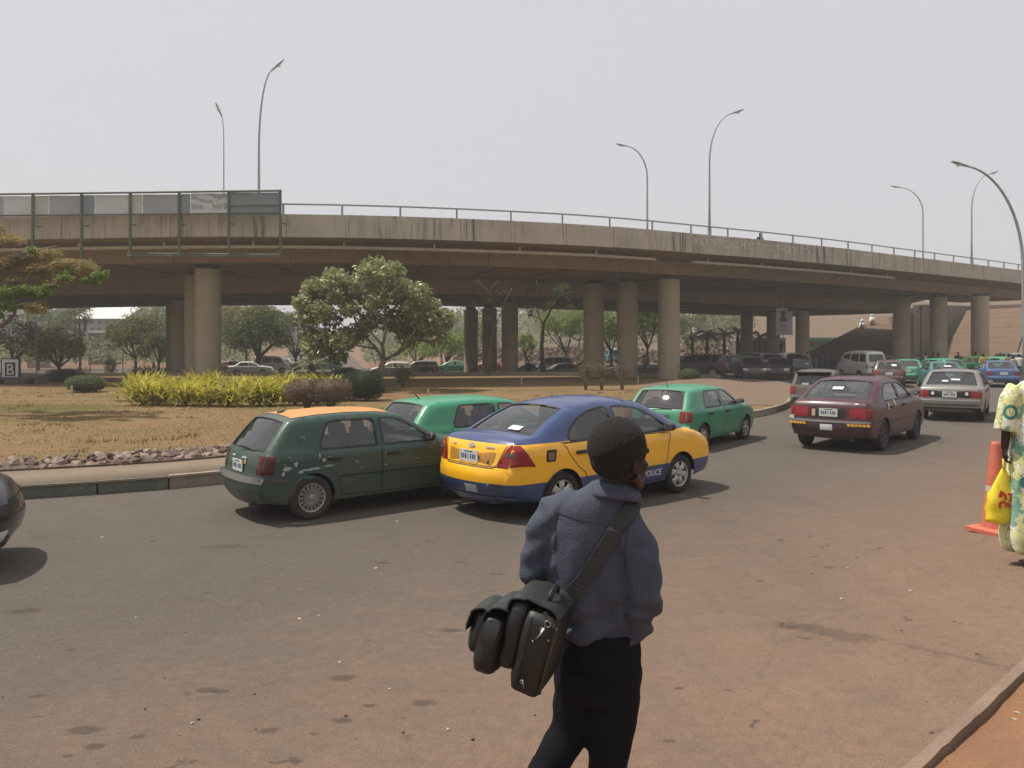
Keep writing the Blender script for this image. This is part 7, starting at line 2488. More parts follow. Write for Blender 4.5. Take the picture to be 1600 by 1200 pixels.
# trousers
t = MB()
t.tube(wll([W(938, 992, .05), W(938, 1012, .048), W(936, 1040, .035), W(935, 1075, .03), W(934, 1095, .03)]), [(.167, .116), (.166, .116), (.170, .120), (.170, .120), (.150, .11)], 24, side=SIDE)
t.tube(wll([W(960, 1040, .03), W(963, 1085, .01), W(958, 1130, -.01), knR + Vector((.0, .0, 0)), W(948, 1230, .03), W(942, 1290, .06), anR + Vector((0, 0, -.02))]), [.098, .096, .086, .077, .073, .066, .062], 16)
t.tube(wll([W(905, 1040, .03), W(903, 1085, .03), W(898, 1125, .04), knL + Vector((0, 0, .02)), W(856, 1200, .0), W(826, 1250, -.08), anL + Vector((.01, 0, .0))]), [.095, .092, .083, .074, .070, .064, .060], 16)
def tr_post(co, no):
    out = co.copy()
    for i in range(len(co)):
        p = Vector(co[i])
        d = .006 * math.sin(p.z * 55 + p.x * 20 + 4 * noise.noise(p * 5)) * max(0, noise.noise(p * 3 + Vector((3, 1, 2))) + .35) + .004 * noise.noise(p * 14)
        out[i] = co[i] + no[i] * d
    return out
remesh('trousers', t, .011, M_TROUSER, mroot, 3, tr_post)
def shoe(a, d, pitch=0):
    m = MB(); d = Vector(d).normalized()
    a = wl(a)
    m.tube([a + Vector((0, 0, -.02)) - d * .05, a + Vector((0, 0, -.035)), a + d * .10 + Vector((0, 0, -.055 - pitch)), a + d * .19 + Vector((0, 0, -.065 - pitch * 1.6))], [(.038, .040), (.042, .045), (.047, .030), (.030, .020)], 12, side=(-d.y, d.x, 0))
    return m.build('shoe', M_SHOE, mroot, True)
shoe(anR, (.5, .85, 0)); shoe(anL, (.6, .7, -.25), .03)

# strap laid on the shirt
sv = [v.co.copy() + OFF for v in shirt.data.vertices]
bvh = BVHTree.FromPolygons(sv, [tuple(p.vertices) for p in shirt.data.polygons])
eye = Vector((0, 0, H))
def on_back(px, py, out=.007, back=False):
    tgt = Vector(((px - 800) * 1.0 / F, 1.0, -(py - 540) / F))
    if not back:
        hit = bvh.ray_cast(eye, tgt.normalized())
        nrm = hit[1]
    else:
        p = W(px, py, 1.0)
        hit = bvh.ray_cast(p, Vector((0, -1, 0)))
        nrm = hit[1]
    if hit[0] is None: return None, None
    if not back and nrm.y > 0: nrm = -nrm
    if back and nrm.y < 0: nrm = -nrm
    return hit[0] + nrm * out, nrm
seam([(868, 800), (905, 812), (950, 822), (985, 832)])
seam([(872, 802), (868, 830), (866, 860)])
seam([(985, 812), (977, 850), (978, 890)])
sp = []
lineF = catmull([(992, 792), (972, 812), (948, 850), (922, 890), (900, 920), (888, 938)], 5)
for p in lineF:
    q, nn = on_back(p[0], p[1])
    if q is not None: sp.append((q, nn))
front = []
for p in catmull([(990, 800), (975, 850), (935, 900), (900, 935), (870, 960)], 4):
    q, nn = on_back(p[0], p[1], .008, True)
    if q is not None: front.append((q, nn))
allp = [q for q, _ in front[::-1]]
if sp and front:
    top = (sp[0][0] + front[0][0]) / 2 + Vector((.0, 0, .035))
    path = [(q, nn) for q, nn in front[::-1]] + [(top, Vector((.25, 0, 1)).normalized())] + sp
else:
    path = sp
path = path[::-1]
M_STRAP = plain('strap_webbing', (0.033, 0.037, 0.037), .8, var=.25, scale=25, bumps=.4)
def strap(path, w, th, name, mat, parent):
    V, Fs = [], []
    P = [p for p, _ in path]
    for _ in range(2):
        P = [P[0]] + [(P[i - 1] + P[i] * 2 + P[i + 1]) / 4 for i in range(1, len(P) - 1)] + [P[-1]]
    for i, (_, nn) in enumerate(path):
        p = P[i]
        t = (P[min(i + 1, len(P) - 1)] - P[max(0, i - 1)]).normalized()
        nn = (nn - t * nn.dot(t)).normalized()
        s_ = t.cross(nn)
        for a, b_ in ((-1, 0), (-1, 1), (1, 1), (1, 0)):
            V.append(p + s_ * a * w / 2 + nn * (b_ * th))
    for i in range(len(P) - 1):
        for k in range(4):
            k2 = (k + 1) % 4
            Fs.append((i * 4 + k, i * 4 + k2, (i + 1) * 4 + k2, (i + 1) * 4 + k))
    Fs += [(3, 2, 1, 0), tuple((len(P) - 1) * 4 + k for k in range(4))]
    return link(name, mk_mesh(name, [v - Vector(parent.location) for v in V], Fs, False, [mat]), parent)

# ------------------------------------------------------------------ the bag
def leather():
    m, nt, b = nmat('black_leather')
    v = mapped(nt)
    f = noise_n(nt, v, 90, 4, .7); g_ = noise_n(nt, v, 9, 5, .6)
    nt.links.new(mixc(nt, ramp(nt, g_, .3, .7), (.006, .007, .006, 1), (.013, .014, .013, 1)), b.inputs['Base Color'])
    nt.links.new(ramp(nt, g_, .3, .8, (.42, .42, .42, 1), (.62, .62, .62, 1)), b.inputs['Roughness'])
    bump(nt, b, math_n(nt, 'ADD', g_, math_n(nt, 'MULTIPLY', f, .4)), .35, .008)
    return m
M_LEATHER = leather()
M_FLAP = plain('worn_leather_flap', (0.030, 0.032, 0.031), .5, var=.25, scale=10, bumps=.3)
BY = Y0 - .16
BC = Vector(((815 - 800) * BY / F, BY, H - (990 - 540) * BY / F))
broot = empty('bag', BC, 0, 'black leather shoulder bag with flap pockets hanging at the man\'s left hip', 'bag')
broot.rotation_euler = (R(-4), R(13), R(-16))
def rbox(c, size, r=.02, name='x', mat=None, parent=None, bulge=0.0, sub=6, shear=0.0):
    """soft box: rounded and slightly bulging"""
    bm = bmesh.new()
    bmesh.ops.create_cube(bm, size=1.0)
    bmesh.ops.subdivide_edges(bm, edges=bm.edges[:], cuts=sub, use_grid_fill=True)
    hx, hy, hz = (q / 2 for q in size)
    for v in bm.verts:
        p = Vector((v.co.x * 2, v.co.y * 2, v.co.z * 2))
        q = Vector((p.x * hx, p.y * hy, p.z * hz))
        inn = Vector((max(-hx + r, min(hx - r, q.x)), max(-hy + r, min(hy - r, q.y)), max(-hz + r, min(hz - r, q.z))))
        dd = q - inn
        if dd.length > 1e-9: q = inn + dd.normalized() * r
        bu = bulge * (1 - p.x ** 2 * .0) * max(0, 1 - p.y ** 2) * max(0, 1 - p.z ** 2)
        q.x += math.copysign(bu, p.x) if abs(p.x) > .95 else 0
        bu = bulge * .6 * max(0, 1 - p.x ** 2) * max(0, 1 - p.z ** 2)
        q.y += math.copysign(bu, p.y) if abs(p.y) > .95 else 0
        q += Vector((1, 1, 1)) * .004 * noise.noise(q * 9 + Vector(c) * 7)
        q.x += shear * q.z
        v.co = q + Vector(c)
    me = bpy.data.meshes.new(name); bm.to_mesh(me); bm.free()
    me.materials.append(mat)
    me.polygons.foreach_set('use_smooth', [True] * len(me.polygons))
    return link(name, me, parent)
broot.scale = (.92, .92, .87)
# x = outwards from the body is -x (left in the picture), y = along the bag
rbox((.085, 0, -.005), (.13, .34, .335), .035, 'main_compartment', M_LEATHER, broot, .012)
rbox((-.005, -.0, .035), (.085, .31, .285), .035, 'middle_compartment', M_LEATHER, broot, .012)
rbox((-.085, -.02, -.035), (.095, .29, .235), .035, 'front_pocket', M_LEATHER, broot, .018)
rbox((-.145, -.02, -.015), (.065, .20, .175), .028, 'outer_pocket', M_LEATHER, broot, .014)
def flap(pts, w, y0, name, th=.006, taper=0.0):
    """curved flap: 2D path in x-z, extruded along y"""
    P = catmull(pts, 5)
    V = []
    n = len(P)
    for i, p in enumerate(P):
        k = 1 - taper * max(0, (i / (n - 1) - .55) / .45) ** 2
        a = P[max(0, i - 1)]; b_ = P[min(n - 1, i + 1)]
        t = Vector((b_[0] - a[0], 0, b_[1] - a[1])).normalized(); nn = Vector((-t.z, 0, t.x))
        if nn.z < 0 and i < n * .5: nn = -nn
        for y in (-1, 1):
            q = Vector((p[0], y0 + y * w / 2 * k, p[1]))
            V += [q, q + nn * th]
    Fs = []
    for i in range(n - 1):
        a, b_ = i * 4, (i + 1) * 4
        Fs += [(a, a + 2, b_ + 2, b_), (a + 1, b_ + 1, b_ + 3, a + 3), (a, b_, b_ + 1, a + 1), (a + 2, a + 3, b_ + 3, b_ + 2)]
    Fs += [(0, 1, 3, 2), tuple((n - 1) * 4 + k for k in (0, 2, 3, 1))]
    o = link(name, mk_mesh(name, V, Fs, False, [M_FLAP]), broot)
    return o
flap([(-.105, .082), (-.150, .088), (-.186, .062), (-.196, .018), (-.194, -.012)], .215, -.02, 'pocket_flap')
flap([(-.040, .120), (-.085, .118), (-.128, .090), (-.135, .052)], .275, -.015, 'pocket_flap')
# tongue at the end of the pocket, facing the viewer
def tongue():
    outline = round_poly([(-.075, .085), (-.018, .080), (-.030, -.02), (-.055, -.05), (-.085, -.01)], .03, 4)
    V, Fs = patch(outline, lambda x, z: (x - .03, -.186 - .012 * math.sin(max(0, min(1, (z + .05) / .13)) * math.pi), z), .02)
    n = len(V)
    V += [(x, y - .006, z) for x, y, z in V]
    Fs = Fs + [tuple(i + n for i in f[::-1]) for f in Fs]
    link('tongue_strap', mk_mesh('tongue_strap', V, Fs, True, [M_FLAP]), broot)
tongue()
# saddle of the top with zip and piping
flap([(.150, .150), (.118, .176), (.070, .182), (.020, .190), (-.025, .184), (-.048, .165), (-.052, .120)], .31, 0, 'top_flap')
m = MB()
for x in (.150,):
    zt0, zb0 = (.160, -.165)
    y = -.166 if x > 0 else -.148
    zt0, zb0 = (.125, -.14) if x > 0 else (.13, -.08)
    P = [Vector((x + .004 * math.sin(z * 20), y, z)) for z in np.linspace(zb0, zt0, 12)]
    m.tube(P, .0045, 6)
m.build('piping', M_FLAP, broot, True)
m = MB()
for k in range(26):
    z = -.14 + k * .011
    m.box((.056, -.178, z), (.010, .005, .006))
m.build('zip_teeth', plain('dull_metal', (.03, .03, .028), .5, metal=.5), broot)
M_METAL = plain('bag_metal', (.35, .34, .31), .35, metal=1.0)
m = MB()
def ringm(c, r, t, nrm=(0, 1, 0)):
    c = Vector(c); nrm = Vector(nrm).normalized(); a = nrm.orthogonal().normalized(); b_ = nrm.cross(a)
    m.tube([c + (a * math.cos(q) + b_ * math.sin(q)) * r for q in np.linspace(0, 2 * math.pi, 17)], t, 6)
ringm((.118, -.186, .135), .012, .0018)
ringm((.104, -.190, .108), .007, .0016)
m.tube([(.112, -.19, .118), (.100, -.194, .085), (.088, -.192, .066)], [.005, .004, .003], 6)
m.ball((.080, -.188, .055), .004, 8, 6)
m.ball((.135, -.185, .075), .004, 8, 6)
ringm((.075, -.186, -.110), .006, .0015)
m.tube([(.078, -.19, -.10), (.090, -.192, -.13)], [.003, .0015], 5)
m.build('buckle', M_METAL, broot, True)
# grab handle on top
m = MB().tube([(.085, -.07, .17), (.088, -.06, .215), (.09, 0, .232), (.088, .06, .215), (.085, .07, .17)], [(.012, .006)] * 5, 8)
m.build('handle', M_LEATHER, broot, True)
# strap belongs to the bag
bpy.context.view_layer.update()
if path:
    inv = broot.matrix_world.inverted()
    ring_w = broot.matrix_world @ Vector((.118, -.186, .150))
    path = [(ring_w, path[0][1])] + path
    V0 = strap(path, .058, .005, 'shoulder_strap', M_STRAP, mroot)
    me = V0.data
    for v in me.vertices: v.co = inv @ (v.co + OFF)
    V0.parent = broot

# ------------------------------------------------------------------ other people
_pp = {}
def figure(label, x, y, yaw, h=1.72, top=(.02, .02, .025), bottom=(.02, .02, .025), pose='stand', lod=True, group=None, hat=None, z=None, woman=False):
    """complete small figure: body, shirt, trousers, hair, shoes"""
    z = ztf(x, y) if z is None else z
    root = empty('person', (x, y, z), yaw, label, 'person', group, h / 1.75)
    key = pose
    if key not in _pp:
        st = {'stand': (.09, .09, 0, 0), 'walk': (.10, .08, .24, -.22), 'lean': (.10, .10, .05, -.05)}[pose]
        hx = .09
        kR = Vector((hx, st[2] * .5, .50)); aR = Vector((hx, st[2] * .8, .09))
        kL = Vector((-hx, st[3] * .3, .50)); aL = Vector((-hx, st[3] * 1.4, .12 if pose == 'walk' else .09))
        sR, sL = Vector((.18, 0, 1.43)), Vector((-.18, 0, 1.43))
        if pose == 'lean':
            eR, wR = Vector((.22, .12, 1.18)), Vector((.12, .34, 1.08)); eL, wL = Vector((-.25, .02, 1.16)), Vector((-.22, .20, .98))
        else:
            sw = .12 if pose == 'walk' else .02
            eR, wR = Vector((.24, -sw, 1.15)), Vector((.24, -sw * .6 + .03, .90)); eL, wL = Vector((-.24, sw, 1.15)), Vector((-.24, sw * 1.6 + .03, .90))
        bb_ = MB()
        head(bb_, (0, .02, 1.63), (0, 1, 0), 1.0)
        bb_.tube([(0, 0, 1.58), (0, 0, 1.48), (0, 0, 1.42)], [.055, .06, .09], 10)
        bb_.tube([(0, 0, 1.44), (0, 0, 1.2), (0, 0, .95)], [(.15, .09), (.14, .09), (.14, .1)], 12, side=(1, 0, 0))
        for s_, e_, w_ in ((sR, eR, wR), (sL, eL, wL)):
            bb_.tube([s_, e_, w_], [.045, .036, .026], 8)
            d_ = (w_ - e_).normalized()
            hand(bb_, w_, d_, (1 if w_.x < 0 else -1, .2, 0), .35, 1.0, 1 if w_.x > 0 else -1)
        for k_, a_, q in ((kR, aR, hx), (kL, aL, -hx)):
            bb_.tube([(q, 0, .93), k_, a_, a_ + Vector((0, .03, -.05)), a_ + Vector((0, .12, -.065))], [.08, .055, .038, .036, .026], 8)
        bo = remesh('body', bb_, .013, M_SKIN, None, 1)
        ss = MB()
        ss.tube([(0, 0, 1.50), (0, 0, 1.47), (0, 0, 1.40), (0, 0, 1.25), (0, 0, 1.08), (0, 0, .93)], [(.08, .07), (.15, .09), (.195, .115), (.185, .12), (.165, .115), (.175, .125)], 16, side=(1, 0, 0))
        for s_, e_, w_ in ((sR, eR, wR), (sL, eL, wL)):
            ss.tube([s_ + Vector((0, 0, .01)), s_.lerp(e_, .5), e_ * .98 + s_ * .02, e_.lerp(w_, .45)], [.072, .064, .058, .052], 10)
        so = remesh('shirt', ss, .022, M_TROUSER, None, 2)
        tt = MB()
        tt.tube([(0, 0, 1.02), (0, 0, .9), (0, 0, .84)], [(.155, .11), (.17, .125), (.15, .11)], 14, side=(1, 0, 0))
        for k_, a_, q in ((kR, aR, hx), (kL, aL, -hx)):
            tt.tube([(q, 0, .90), (q, k_.y * .5, .70), k_, a_ + Vector((0, 0, .02))], [.095, .088, .072, .058], 10)
        to = remesh('trousers', tt, .022, M_TROUSER, None, 2)
        hh = MB().ball((0, -.005, 1.665), (.082, .10, .088), 12, 8)
        ho = hh.mesh('hair', [M_HAIR], True)
        sh = MB()
        for a_ in (aR, aL):
            sh.tube([a_ + Vector((0, -.05, -.04)), a_ + Vector((0, .05, -.05)), a_ + Vector((0, .17, -.065))], [(.040, .038), (.045, .034), (.03, .02)], 8, side=(1, 0, 0))
        _pp[key] = [('body', bo.data), ('shirt', so.data), ('trousers', to.data), ('hair', ho), ('shoes', sh.mesh('shoes', [M_SHOE], True))]
        for o_ in (bo, so, to): bpy.data.objects.remove(o_)
    for nm, me in _pp[key]:
        o = link(nm, me, root)
        col = {'shirt': top, 'trousers': bottom}.get(nm)
        if col is not None:
            o.material_slots[0].link = 'OBJECT'
            o.material_slots[0].material = plain('cloth_%d_%d_%d' % tuple(int(c * 1000) for c in col), col, .9, var=.25)
    return root
def at_person(label, px, s, yaw, **k):
    y = F / s
    return figure(label, (px - 800) * y / F, y, R(yaw), **k)
at_person('dark clothed man standing left of the group by the minibus', 1283, 24.5, 20, h=1.78, group='people standing by the minibus')
at_person('second person of the group by the minibus, in dark brown', 1292, 24, 200, top=(.05, .03, .025), group='people standing by the minibus')
at_person('broad dark figure nearest the minibus rear', 1300, 24.5, -40, top=(.015, .015, .02), group='people standing by the minibus')
at_person('person in a reddish top standing left of the minibus group', 1272, 21.5, 80, top=(.16, .04, .035), bottom=(.03, .03, .04))
at_person('man in dark clothes at the right end of the parked cars', 1236, 23.5, 100, top=(.02, .025, .045), group='people among the parked cars')
at_person('man in a grey top walking between the dark column and the near round column', 1007, 20.0, 60, top=(.13, .125, .12), pose='walk')
at_person('person in a purple grey top beside the green saloon under the flyover', 1433, 23.5, 40, top=(.10, .09, .13), pose='stand')
at_person('person in black behind the teal saloon', 1458, 22.0, -30, group='people behind the teal saloon')
at_person('second person in black behind the teal saloon', 1466, 21.6, 60, top=(.05, .05, .05), group='people behind the teal saloon')
at_person('person standing behind the lime green hatchback', 1497, 19.0, 160)
at_person('dark figure between the lime green car and the paved slope', 1524, 19.0, 30)
at_person('person in a pale top at the right edge beyond the patterned dress', 1583, 27.0, 20, top=(.36, .33, .27), bottom=(.20, .12, .08), pose='walk', group='people in pale tops at the right edge')
at_person('person in a white top at the right edge, farther back', 1592, 24.0, -60, top=(.55, .53, .48), bottom=(.05, .05, .06), pose='lean', group='people in pale tops at the right edge')
at_person('person in brown beside the blue saloon', 1576, 23.0, 100, top=(.18, .10, .06), bottom=(.22, .14, .09), pose='lean')
at_person('reddish dressed person between the white cars on the lower road', 889, 17.0, 80, top=(.30, .10, .09), z=None)
at_person('person with an umbrella-dark top at the lower road', 826, 17.4, 10, top=(.02, .02, .02))
at_person('small figure far up the road between the trees', 515, 11.5, 20, top=(.45, .42, .38))
at_person('man in a white shirt walking behind the green saloon on the right', 1446, 20.5, 250, top=(.5, .5, .48), bottom=(.05, .05, .06), pose='walk')
at_person('person in a yellow top between the lime green car and the blue saloon', 1536, 23.0, 190, top=(.50, .36, .06), bottom=(.03, .03, .04))
at_person('person in a blue top left of the white minibus near its front', 1316, 20.0, 150, top=(.05, .10, .25), pose='walk')
at_person('person in a pink top below the slope, left of the round column', 1262, 17.5, 90, top=(.42, .18, .18), pose='walk')
at_person('person in a dark red top standing by the open cream hatchback', 1563, 21.5, 120, top=(.18, .03, .03), pose='lean')
# heads of people in the dark green hatchback and on the bridge
figure('lone person leaning on the flyover rail, only the head showing', *pos(s_of_x(16.2), .9)[:2], R(200), h=1.62, z=7.78, pose='stand')

# ------------------------------------------------------------------ woman in patterned dress at the right edge
def dress_mat():
    m, nt, b = nmat('patterned_dress')
    v = mapped(nt)
    dn = node(nt, 'ShaderNodeTexNoise'); dn.inputs['Scale'].default_value = 7; dn.inputs['Detail'].default_value = 3
    nt.links.new(v, dn.inputs['Vector'])
    ad = node(nt, 'ShaderNodeVectorMath', operation='MULTIPLY_ADD')
    nt.links.new(dn.outputs['Color'], ad.inputs[0]); ad.inputs[1].default_value = (.10, .10, .10); nt.links.new(v, ad.inputs[2])
    vo = node(nt, 'ShaderNodeTexVoronoi'); vo.inputs['Scale'].default_value = 9
    nt.links.new(ad.outputs[0], vo.inputs['Vector'])
    vb = node(nt, 'ShaderNodeTexVoronoi'); vb.inputs['Scale'].default_value = 3.6; vb.inputs['Randomness'].default_value = .8
    nt.links.new(v, vb.inputs['Vector'])
    col = mixc(nt, ramp(nt, vo.outputs['Distance'], .25, .55), (.74, .76, .66, 1), (.62, .62, .30, 1))
    sq = math_n(nt, 'ABSOLUTE', math_n(nt, 'SUBTRACT', noise_n(nt, v, 11, 3, .5, 1.2), .5))
    ln = ramp(nt, sq, .008, .024, (1, 1, 1, 1), (0, 0, 0, 1))
    tl = ramp(nt, noise_n(nt, v, 6, 2, .5), .58, .62)
    col = mixc(nt, math_n(nt, 'MULTIPLY', tl, .8), col, (.10, .30, .26, 1))
    col = mixc(nt, math_n(nt, 'MULTIPLY', ln, .75), col, (.08, .12, .07, 1))
    d = vb.outputs['Distance']
    r1 = math_n(nt, 'MULTIPLY', ramp(nt, d, .14, .17), ramp(nt, d, .23, .26, (1, 1, 1, 1), (0, 0, 0, 1)))
    col = mixc(nt, r1, col, (.04, .17, .15, 1))
    c0 = ramp(nt, d, .05, .08, (1, 1, 1, 1), (0, 0, 0, 1))
    col = mixc(nt, c0, col, (.05, .20, .20, 1))
    nt.links.new(col, b.inputs['Base Color']); b.inputs['Roughness'].default_value = .85
    return m
wx, wy = G(1626, 882)
wr = empty('person', (wx, wy, ztf(wx, wy)), R(-12), 'woman in a long yellow and teal patterned dress at the right edge', 'person')
S = 1.06
b = MB()
head(b, (0, .02, 1.63 * S), (.1, 1, 0), 1.02)
b.tube([(0, 0, 1.58 * S), (0, 0, 1.48 * S), (0, 0, 1.42 * S)], [.055, .06, .09], 10)
b.tube([(0, 0, 1.44 * S), (0, 0, 1.2 * S), (0, 0, .95 * S)], [(.15, .09), (.15, .1), (.17, .12)], 12, side=(1, 0, 0))
b.tube([(-.20, 0, 1.40 * S), (-.27, -.03, 1.13 * S), (-.285, -.02, .98)], [.050, .042, .030], 10)
hand(b, (-.285, -.02, .98), (-.02, .05, -1), (1, 0, 0), 1.5, 1.0, -1)
b.tube([(.20, 0, 1.40 * S), (.27, .04, 1.16 * S), (.26, .20, 1.02 * S)], [.050, .042, .030], 10)
hand(b, (.26, .20, 1.02 * S), (-.2, .9, -.1), (-1, 0, 0), .5, 1.0, 1)
b.tube([(.10, .10, .93), (.10, .15, .5), (.10, .18, .09), (.10, .22, .04), (.10, .32, .03)], [.09, .06, .04, .038, .026], 10)
b.tube([(-.10, 0, .93), (-.10, -.06, .5), (-.13, -.20, .12), (-.13, -.17, .06), (-.13, -.08, .03)], [.09, .06, .04, .038, .026], 10)
remesh('body', b, .010, M_SKIN, wr, 2)
d = MB()
d.tube([(0, 0, 1.50 * S), (0, 0, 1.46 * S), (0, 0, 1.38 * S), (0, 0, 1.22 * S), (0, 0, 1.02 * S), (0, .01, .75), (0, .01, .45), (-.02, .01, .22), (-.03, 0, .10)],
       [(.08, .075), (.16, .10), (.225, .13), (.225, .15), (.225, .16), (.255, .18), (.275, .20), (.275, .22), (.24, .20)], 28, side=(1, 0, 0))
d.tube([(-.17, 0, 1.42 * S), (-.235, -.01, 1.32 * S), (-.27, -.02, 1.16 * S), (-.285, -.02, 1.07 * S)], [.09, .09, .085, .088], 14)
d.tube([(.17, 0, 1.42 * S), (.235, .01, 1.32 * S), (.27, .03, 1.18 * S), (.275, .05, 1.12 * S)], [.09, .09, .085, .088], 14)
def dpost(co, no):
    out = co.copy()
    for i in range(len(co)):
        x, y, z = co[i]
        a = math.atan2(y, x)
        k = max(0, min(1, (1.15 - z) / .9))
        out[i] = co[i] + no[i] * (.022 * k * math.sin(a * 9 + 2 * z + 2 * noise.noise(Vector((a, z * 2, 0)))) + .006 * noise.noise(Vector((x * 9, y * 9, z * 6))))
    return out
remesh('dress', d, .016, dress_mat(), wr, 2, dpost)
MB().ball((0, -.01, 1.66 * S), (.100, .115, .105), 16, 10).ball((0, -.10, 1.62 * S), (.06, .06, .06), 12, 8).build('hair', M_HAIR, wr, True)
m = MB()
m.tube([(-.13, -.26, .09), (-.13, -.17, .035), (-.13, -.06, .02), (-.13, .02, .02)], [(.045, .018), (.048, .02), (.045, .016), (.03, .01)], 10, side=(1, 0, 0))
m.build('sandal', M_SHOE, wr, True)
m = MB().tube([(.10, .12, .03), (.10, .22, .02), (.10, .34, .02)], [(.045, .02), (.048, .018), (.03, .01)], 10, side=(1, 0, 0))
m.build('sandal', M_SHOE, wr, True)

# yellow carrier bag in her hand
hx_, hy_ = -.285, -.01
wrm = Matrix.Translation(wr.location) @ Matrix.Rotation(R(-12), 4, 'Z')
hp = wrm @ Vector((-.29, -.01, .84))
M_YB = plain('yellow_plastic', (0.72, 0.58, 0.03), .35, var=.15, bumps=.2)
yb_ = empty('carrier_bag', (hp.x, hp.y, hp.z), R(-6), 'yellow plastic carrier bag with red print held by the woman at the right edge', 'bag')
bm = MB()
V, Fs = [], []
n, mm = 20, 12
for j in range(mm + 1):
    t = j / mm
    w_ = .010 + .098 * min(1, t * 2.0) + .01 * t
    th = .008 + .055 * min(1, t * 1.6) * (1 if t < .97 else .8)
    for k in range(n):
        a = 2 * math.pi * k / n
        wr_ = 1 + .26 * noise.noise(Vector((math.cos(a) * 2.6, math.sin(a) * 2.6, t * 8)))
        V.append((math.copysign(abs(math.cos(a)) ** .7, math.cos(a)) * w_ * wr_ - .02 * t, math.sin(a) * th * wr_, -t * .47 - .02 + .02 * noise.noise(Vector((a, t * 3, 1)))))
for j in range(mm):
    for k in range(n):
        k2 = (k + 1) % n
        Fs.append((j * n + k, (j + 1) * n + k, (j + 1) * n + k2, j * n + k2))
Fs.append(tuple(range(n))); Fs.append(tuple(mm * n + k for k in range(n))[::-1])
link('bag_body', mk_mesh('bag_body', V, Fs, True, [M_YB]), yb_)
MB().tube([(0, 0, -.06), (-.01, -.02, 0), (0, 0, .07)], [.012, .010, .008], 6).build('bag_handle', M_YB, yb_, True)
M_REDP = plain('red_print', (.50, .05, .03), .5)
m = MB()
for k, (x, z, w_, h_, a) in enumerate([(-.05, -.24, .03, .055, .3), (-.015, -.26, .018, .06, -.2), (.02, -.24, .03, .018, .2), (.03, -.28, .02, .05, .5), (-.04, -.31, .05, .018, -.3), (.0, -.33, .03, .04, .2), (-.06, -.34, .018, .04, 0), (.03, -.35, .035, .016, .4)]):
    m.box((x, -.062, z), (w_, .012, h_), rot=Matrix.Rotation(a, 3, 'Y'))
m.build('red_lettering', M_REDP, yb_)

# traffic cone behind her
cx, cy = G(1556, 832)
cn = empty('traffic_cone', (cx, cy, ztf(cx, cy)), R(20), 'tall orange red traffic cone with a pale band standing beside the woman', 'traffic cone')
M_CONE = plain('cone_orange', (0.50, 0.13, 0.075), .6, var=.2, bumps=.15)
M_CONEB = plain('cone_band', (0.55, 0.42, 0.36), .5, var=.2)
MB().box((0, 0, .02), (.40, .40, .035)).box((0, 0, .045), (.36, .36, .02), taper=.9).build('base', M_CONE, cn)
MB().lathe([(.145, .05), (.135, .08), (.095, .40), (.090, .42), (.088, .56), (.083, .58), (.045, .90), (.040, .93), (.030, .93), (.0, .93)], 24).build('cone_body', M_CONE, cn, True)
MB().lathe([(.0945, .42), (.0935, .43), (.081, .58), (.079, .59)], 24).build('reflective_band', M_CONEB, cn, True)
# ================================================================== SMALL THINGS
# letter sign on the left
sx_, sy_ = (17 - 800) * 44 / F, 44.0
sg = empty('letter_sign', (sx_, sy_, KH), R(-8), 'square black and white sign with a letter at the left edge under the trees', 'sign')
M_BLACKP = plain('sign_black', (.018, .018, .02), .6); M_WHITEP = plain('sign_white', (.52, .50, .46), .7)
zc = AT(17, 577, sy_).z - KH
MB().box((0, 0, zc), (1.14, .10, 1.20)).build('sign_board', M_BLACKP, sg)
for c, s in (((0, -.055, zc + .46), (.98, .012, .17)), ((0, -.055, zc - .46), (.98, .012, .17)), ((-.41, -.055, zc), (.16, .012, .76)), ((.41, -.055, zc), (.16, .012, .76))):
    MB().box(c, s).build('white_border', M_WHITEP, sg)
me = text_mesh('B', .88, 'CENTER', .012)
me.transform(Matrix.Translation((0, -.062, zc - .31)) @ Matrix.Rotation(math.pi / 2, 4, 'X'))
me.materials.append(M_WHITEP); link('letter', me, sg)
for x in (-.5, .5): MB().box((x, .02, zc / 2 - .2), (.08, .08, zc)).build('leg', M_BLACKP, sg)
pl = empty('bench', ((22 - 800) * 43 / F, 43.0, KH), R(-8), 'low dark green bench like plinth below the letter sign', 'bench')
MB().box((0, 0, .30), (2.3, .6, .10)).build('top', plain('dull_green', (.05, .065, .05), .8), pl)
for x in (-.9, .9): MB().box((x, 0, .12), (.2, .5, .26)).build('leg', M_BLACKP, pl)
bx = empty('concrete_block', ((66 - 800) * 44 / F, 44.0, KH), R(20), 'small dark concrete block on the lawn right of the letter sign', 'block')
MB().box((0, 0, .22), (.42, .42, .44), taper=.92).build('block_body', plain('block_dark', (.08, .065, .06), .9), bx)
MB().box((0, 0, .46), (.5, .5, .05)).build('cap', M_KERB, bx)
# little marker posts on the lawn
M_POST = plain('pale_post', (.46, .40, .28), .8)
for px, py, lab in [(112, 617, 'below the low dark bush'), (369, 634, 'in front of the golden bed'), (669, 624, 'above the green hatchback'), (815, 599, 'left of the three dry shrubs'), (997, 599, 'beside the near round column')]:
    x, y = G(px, py, KH)
    p = MB().box((0, 0, .17), (.075, .075, .40), taper=.9).box((0, 0, .375), (.085, .085, .02)).build('marker_post', M_POST, None, False, (x, y, KH))
    tag(p, 'short pale marker post on the lawn ' + lab, 'post', 'short pale posts on the lawn')
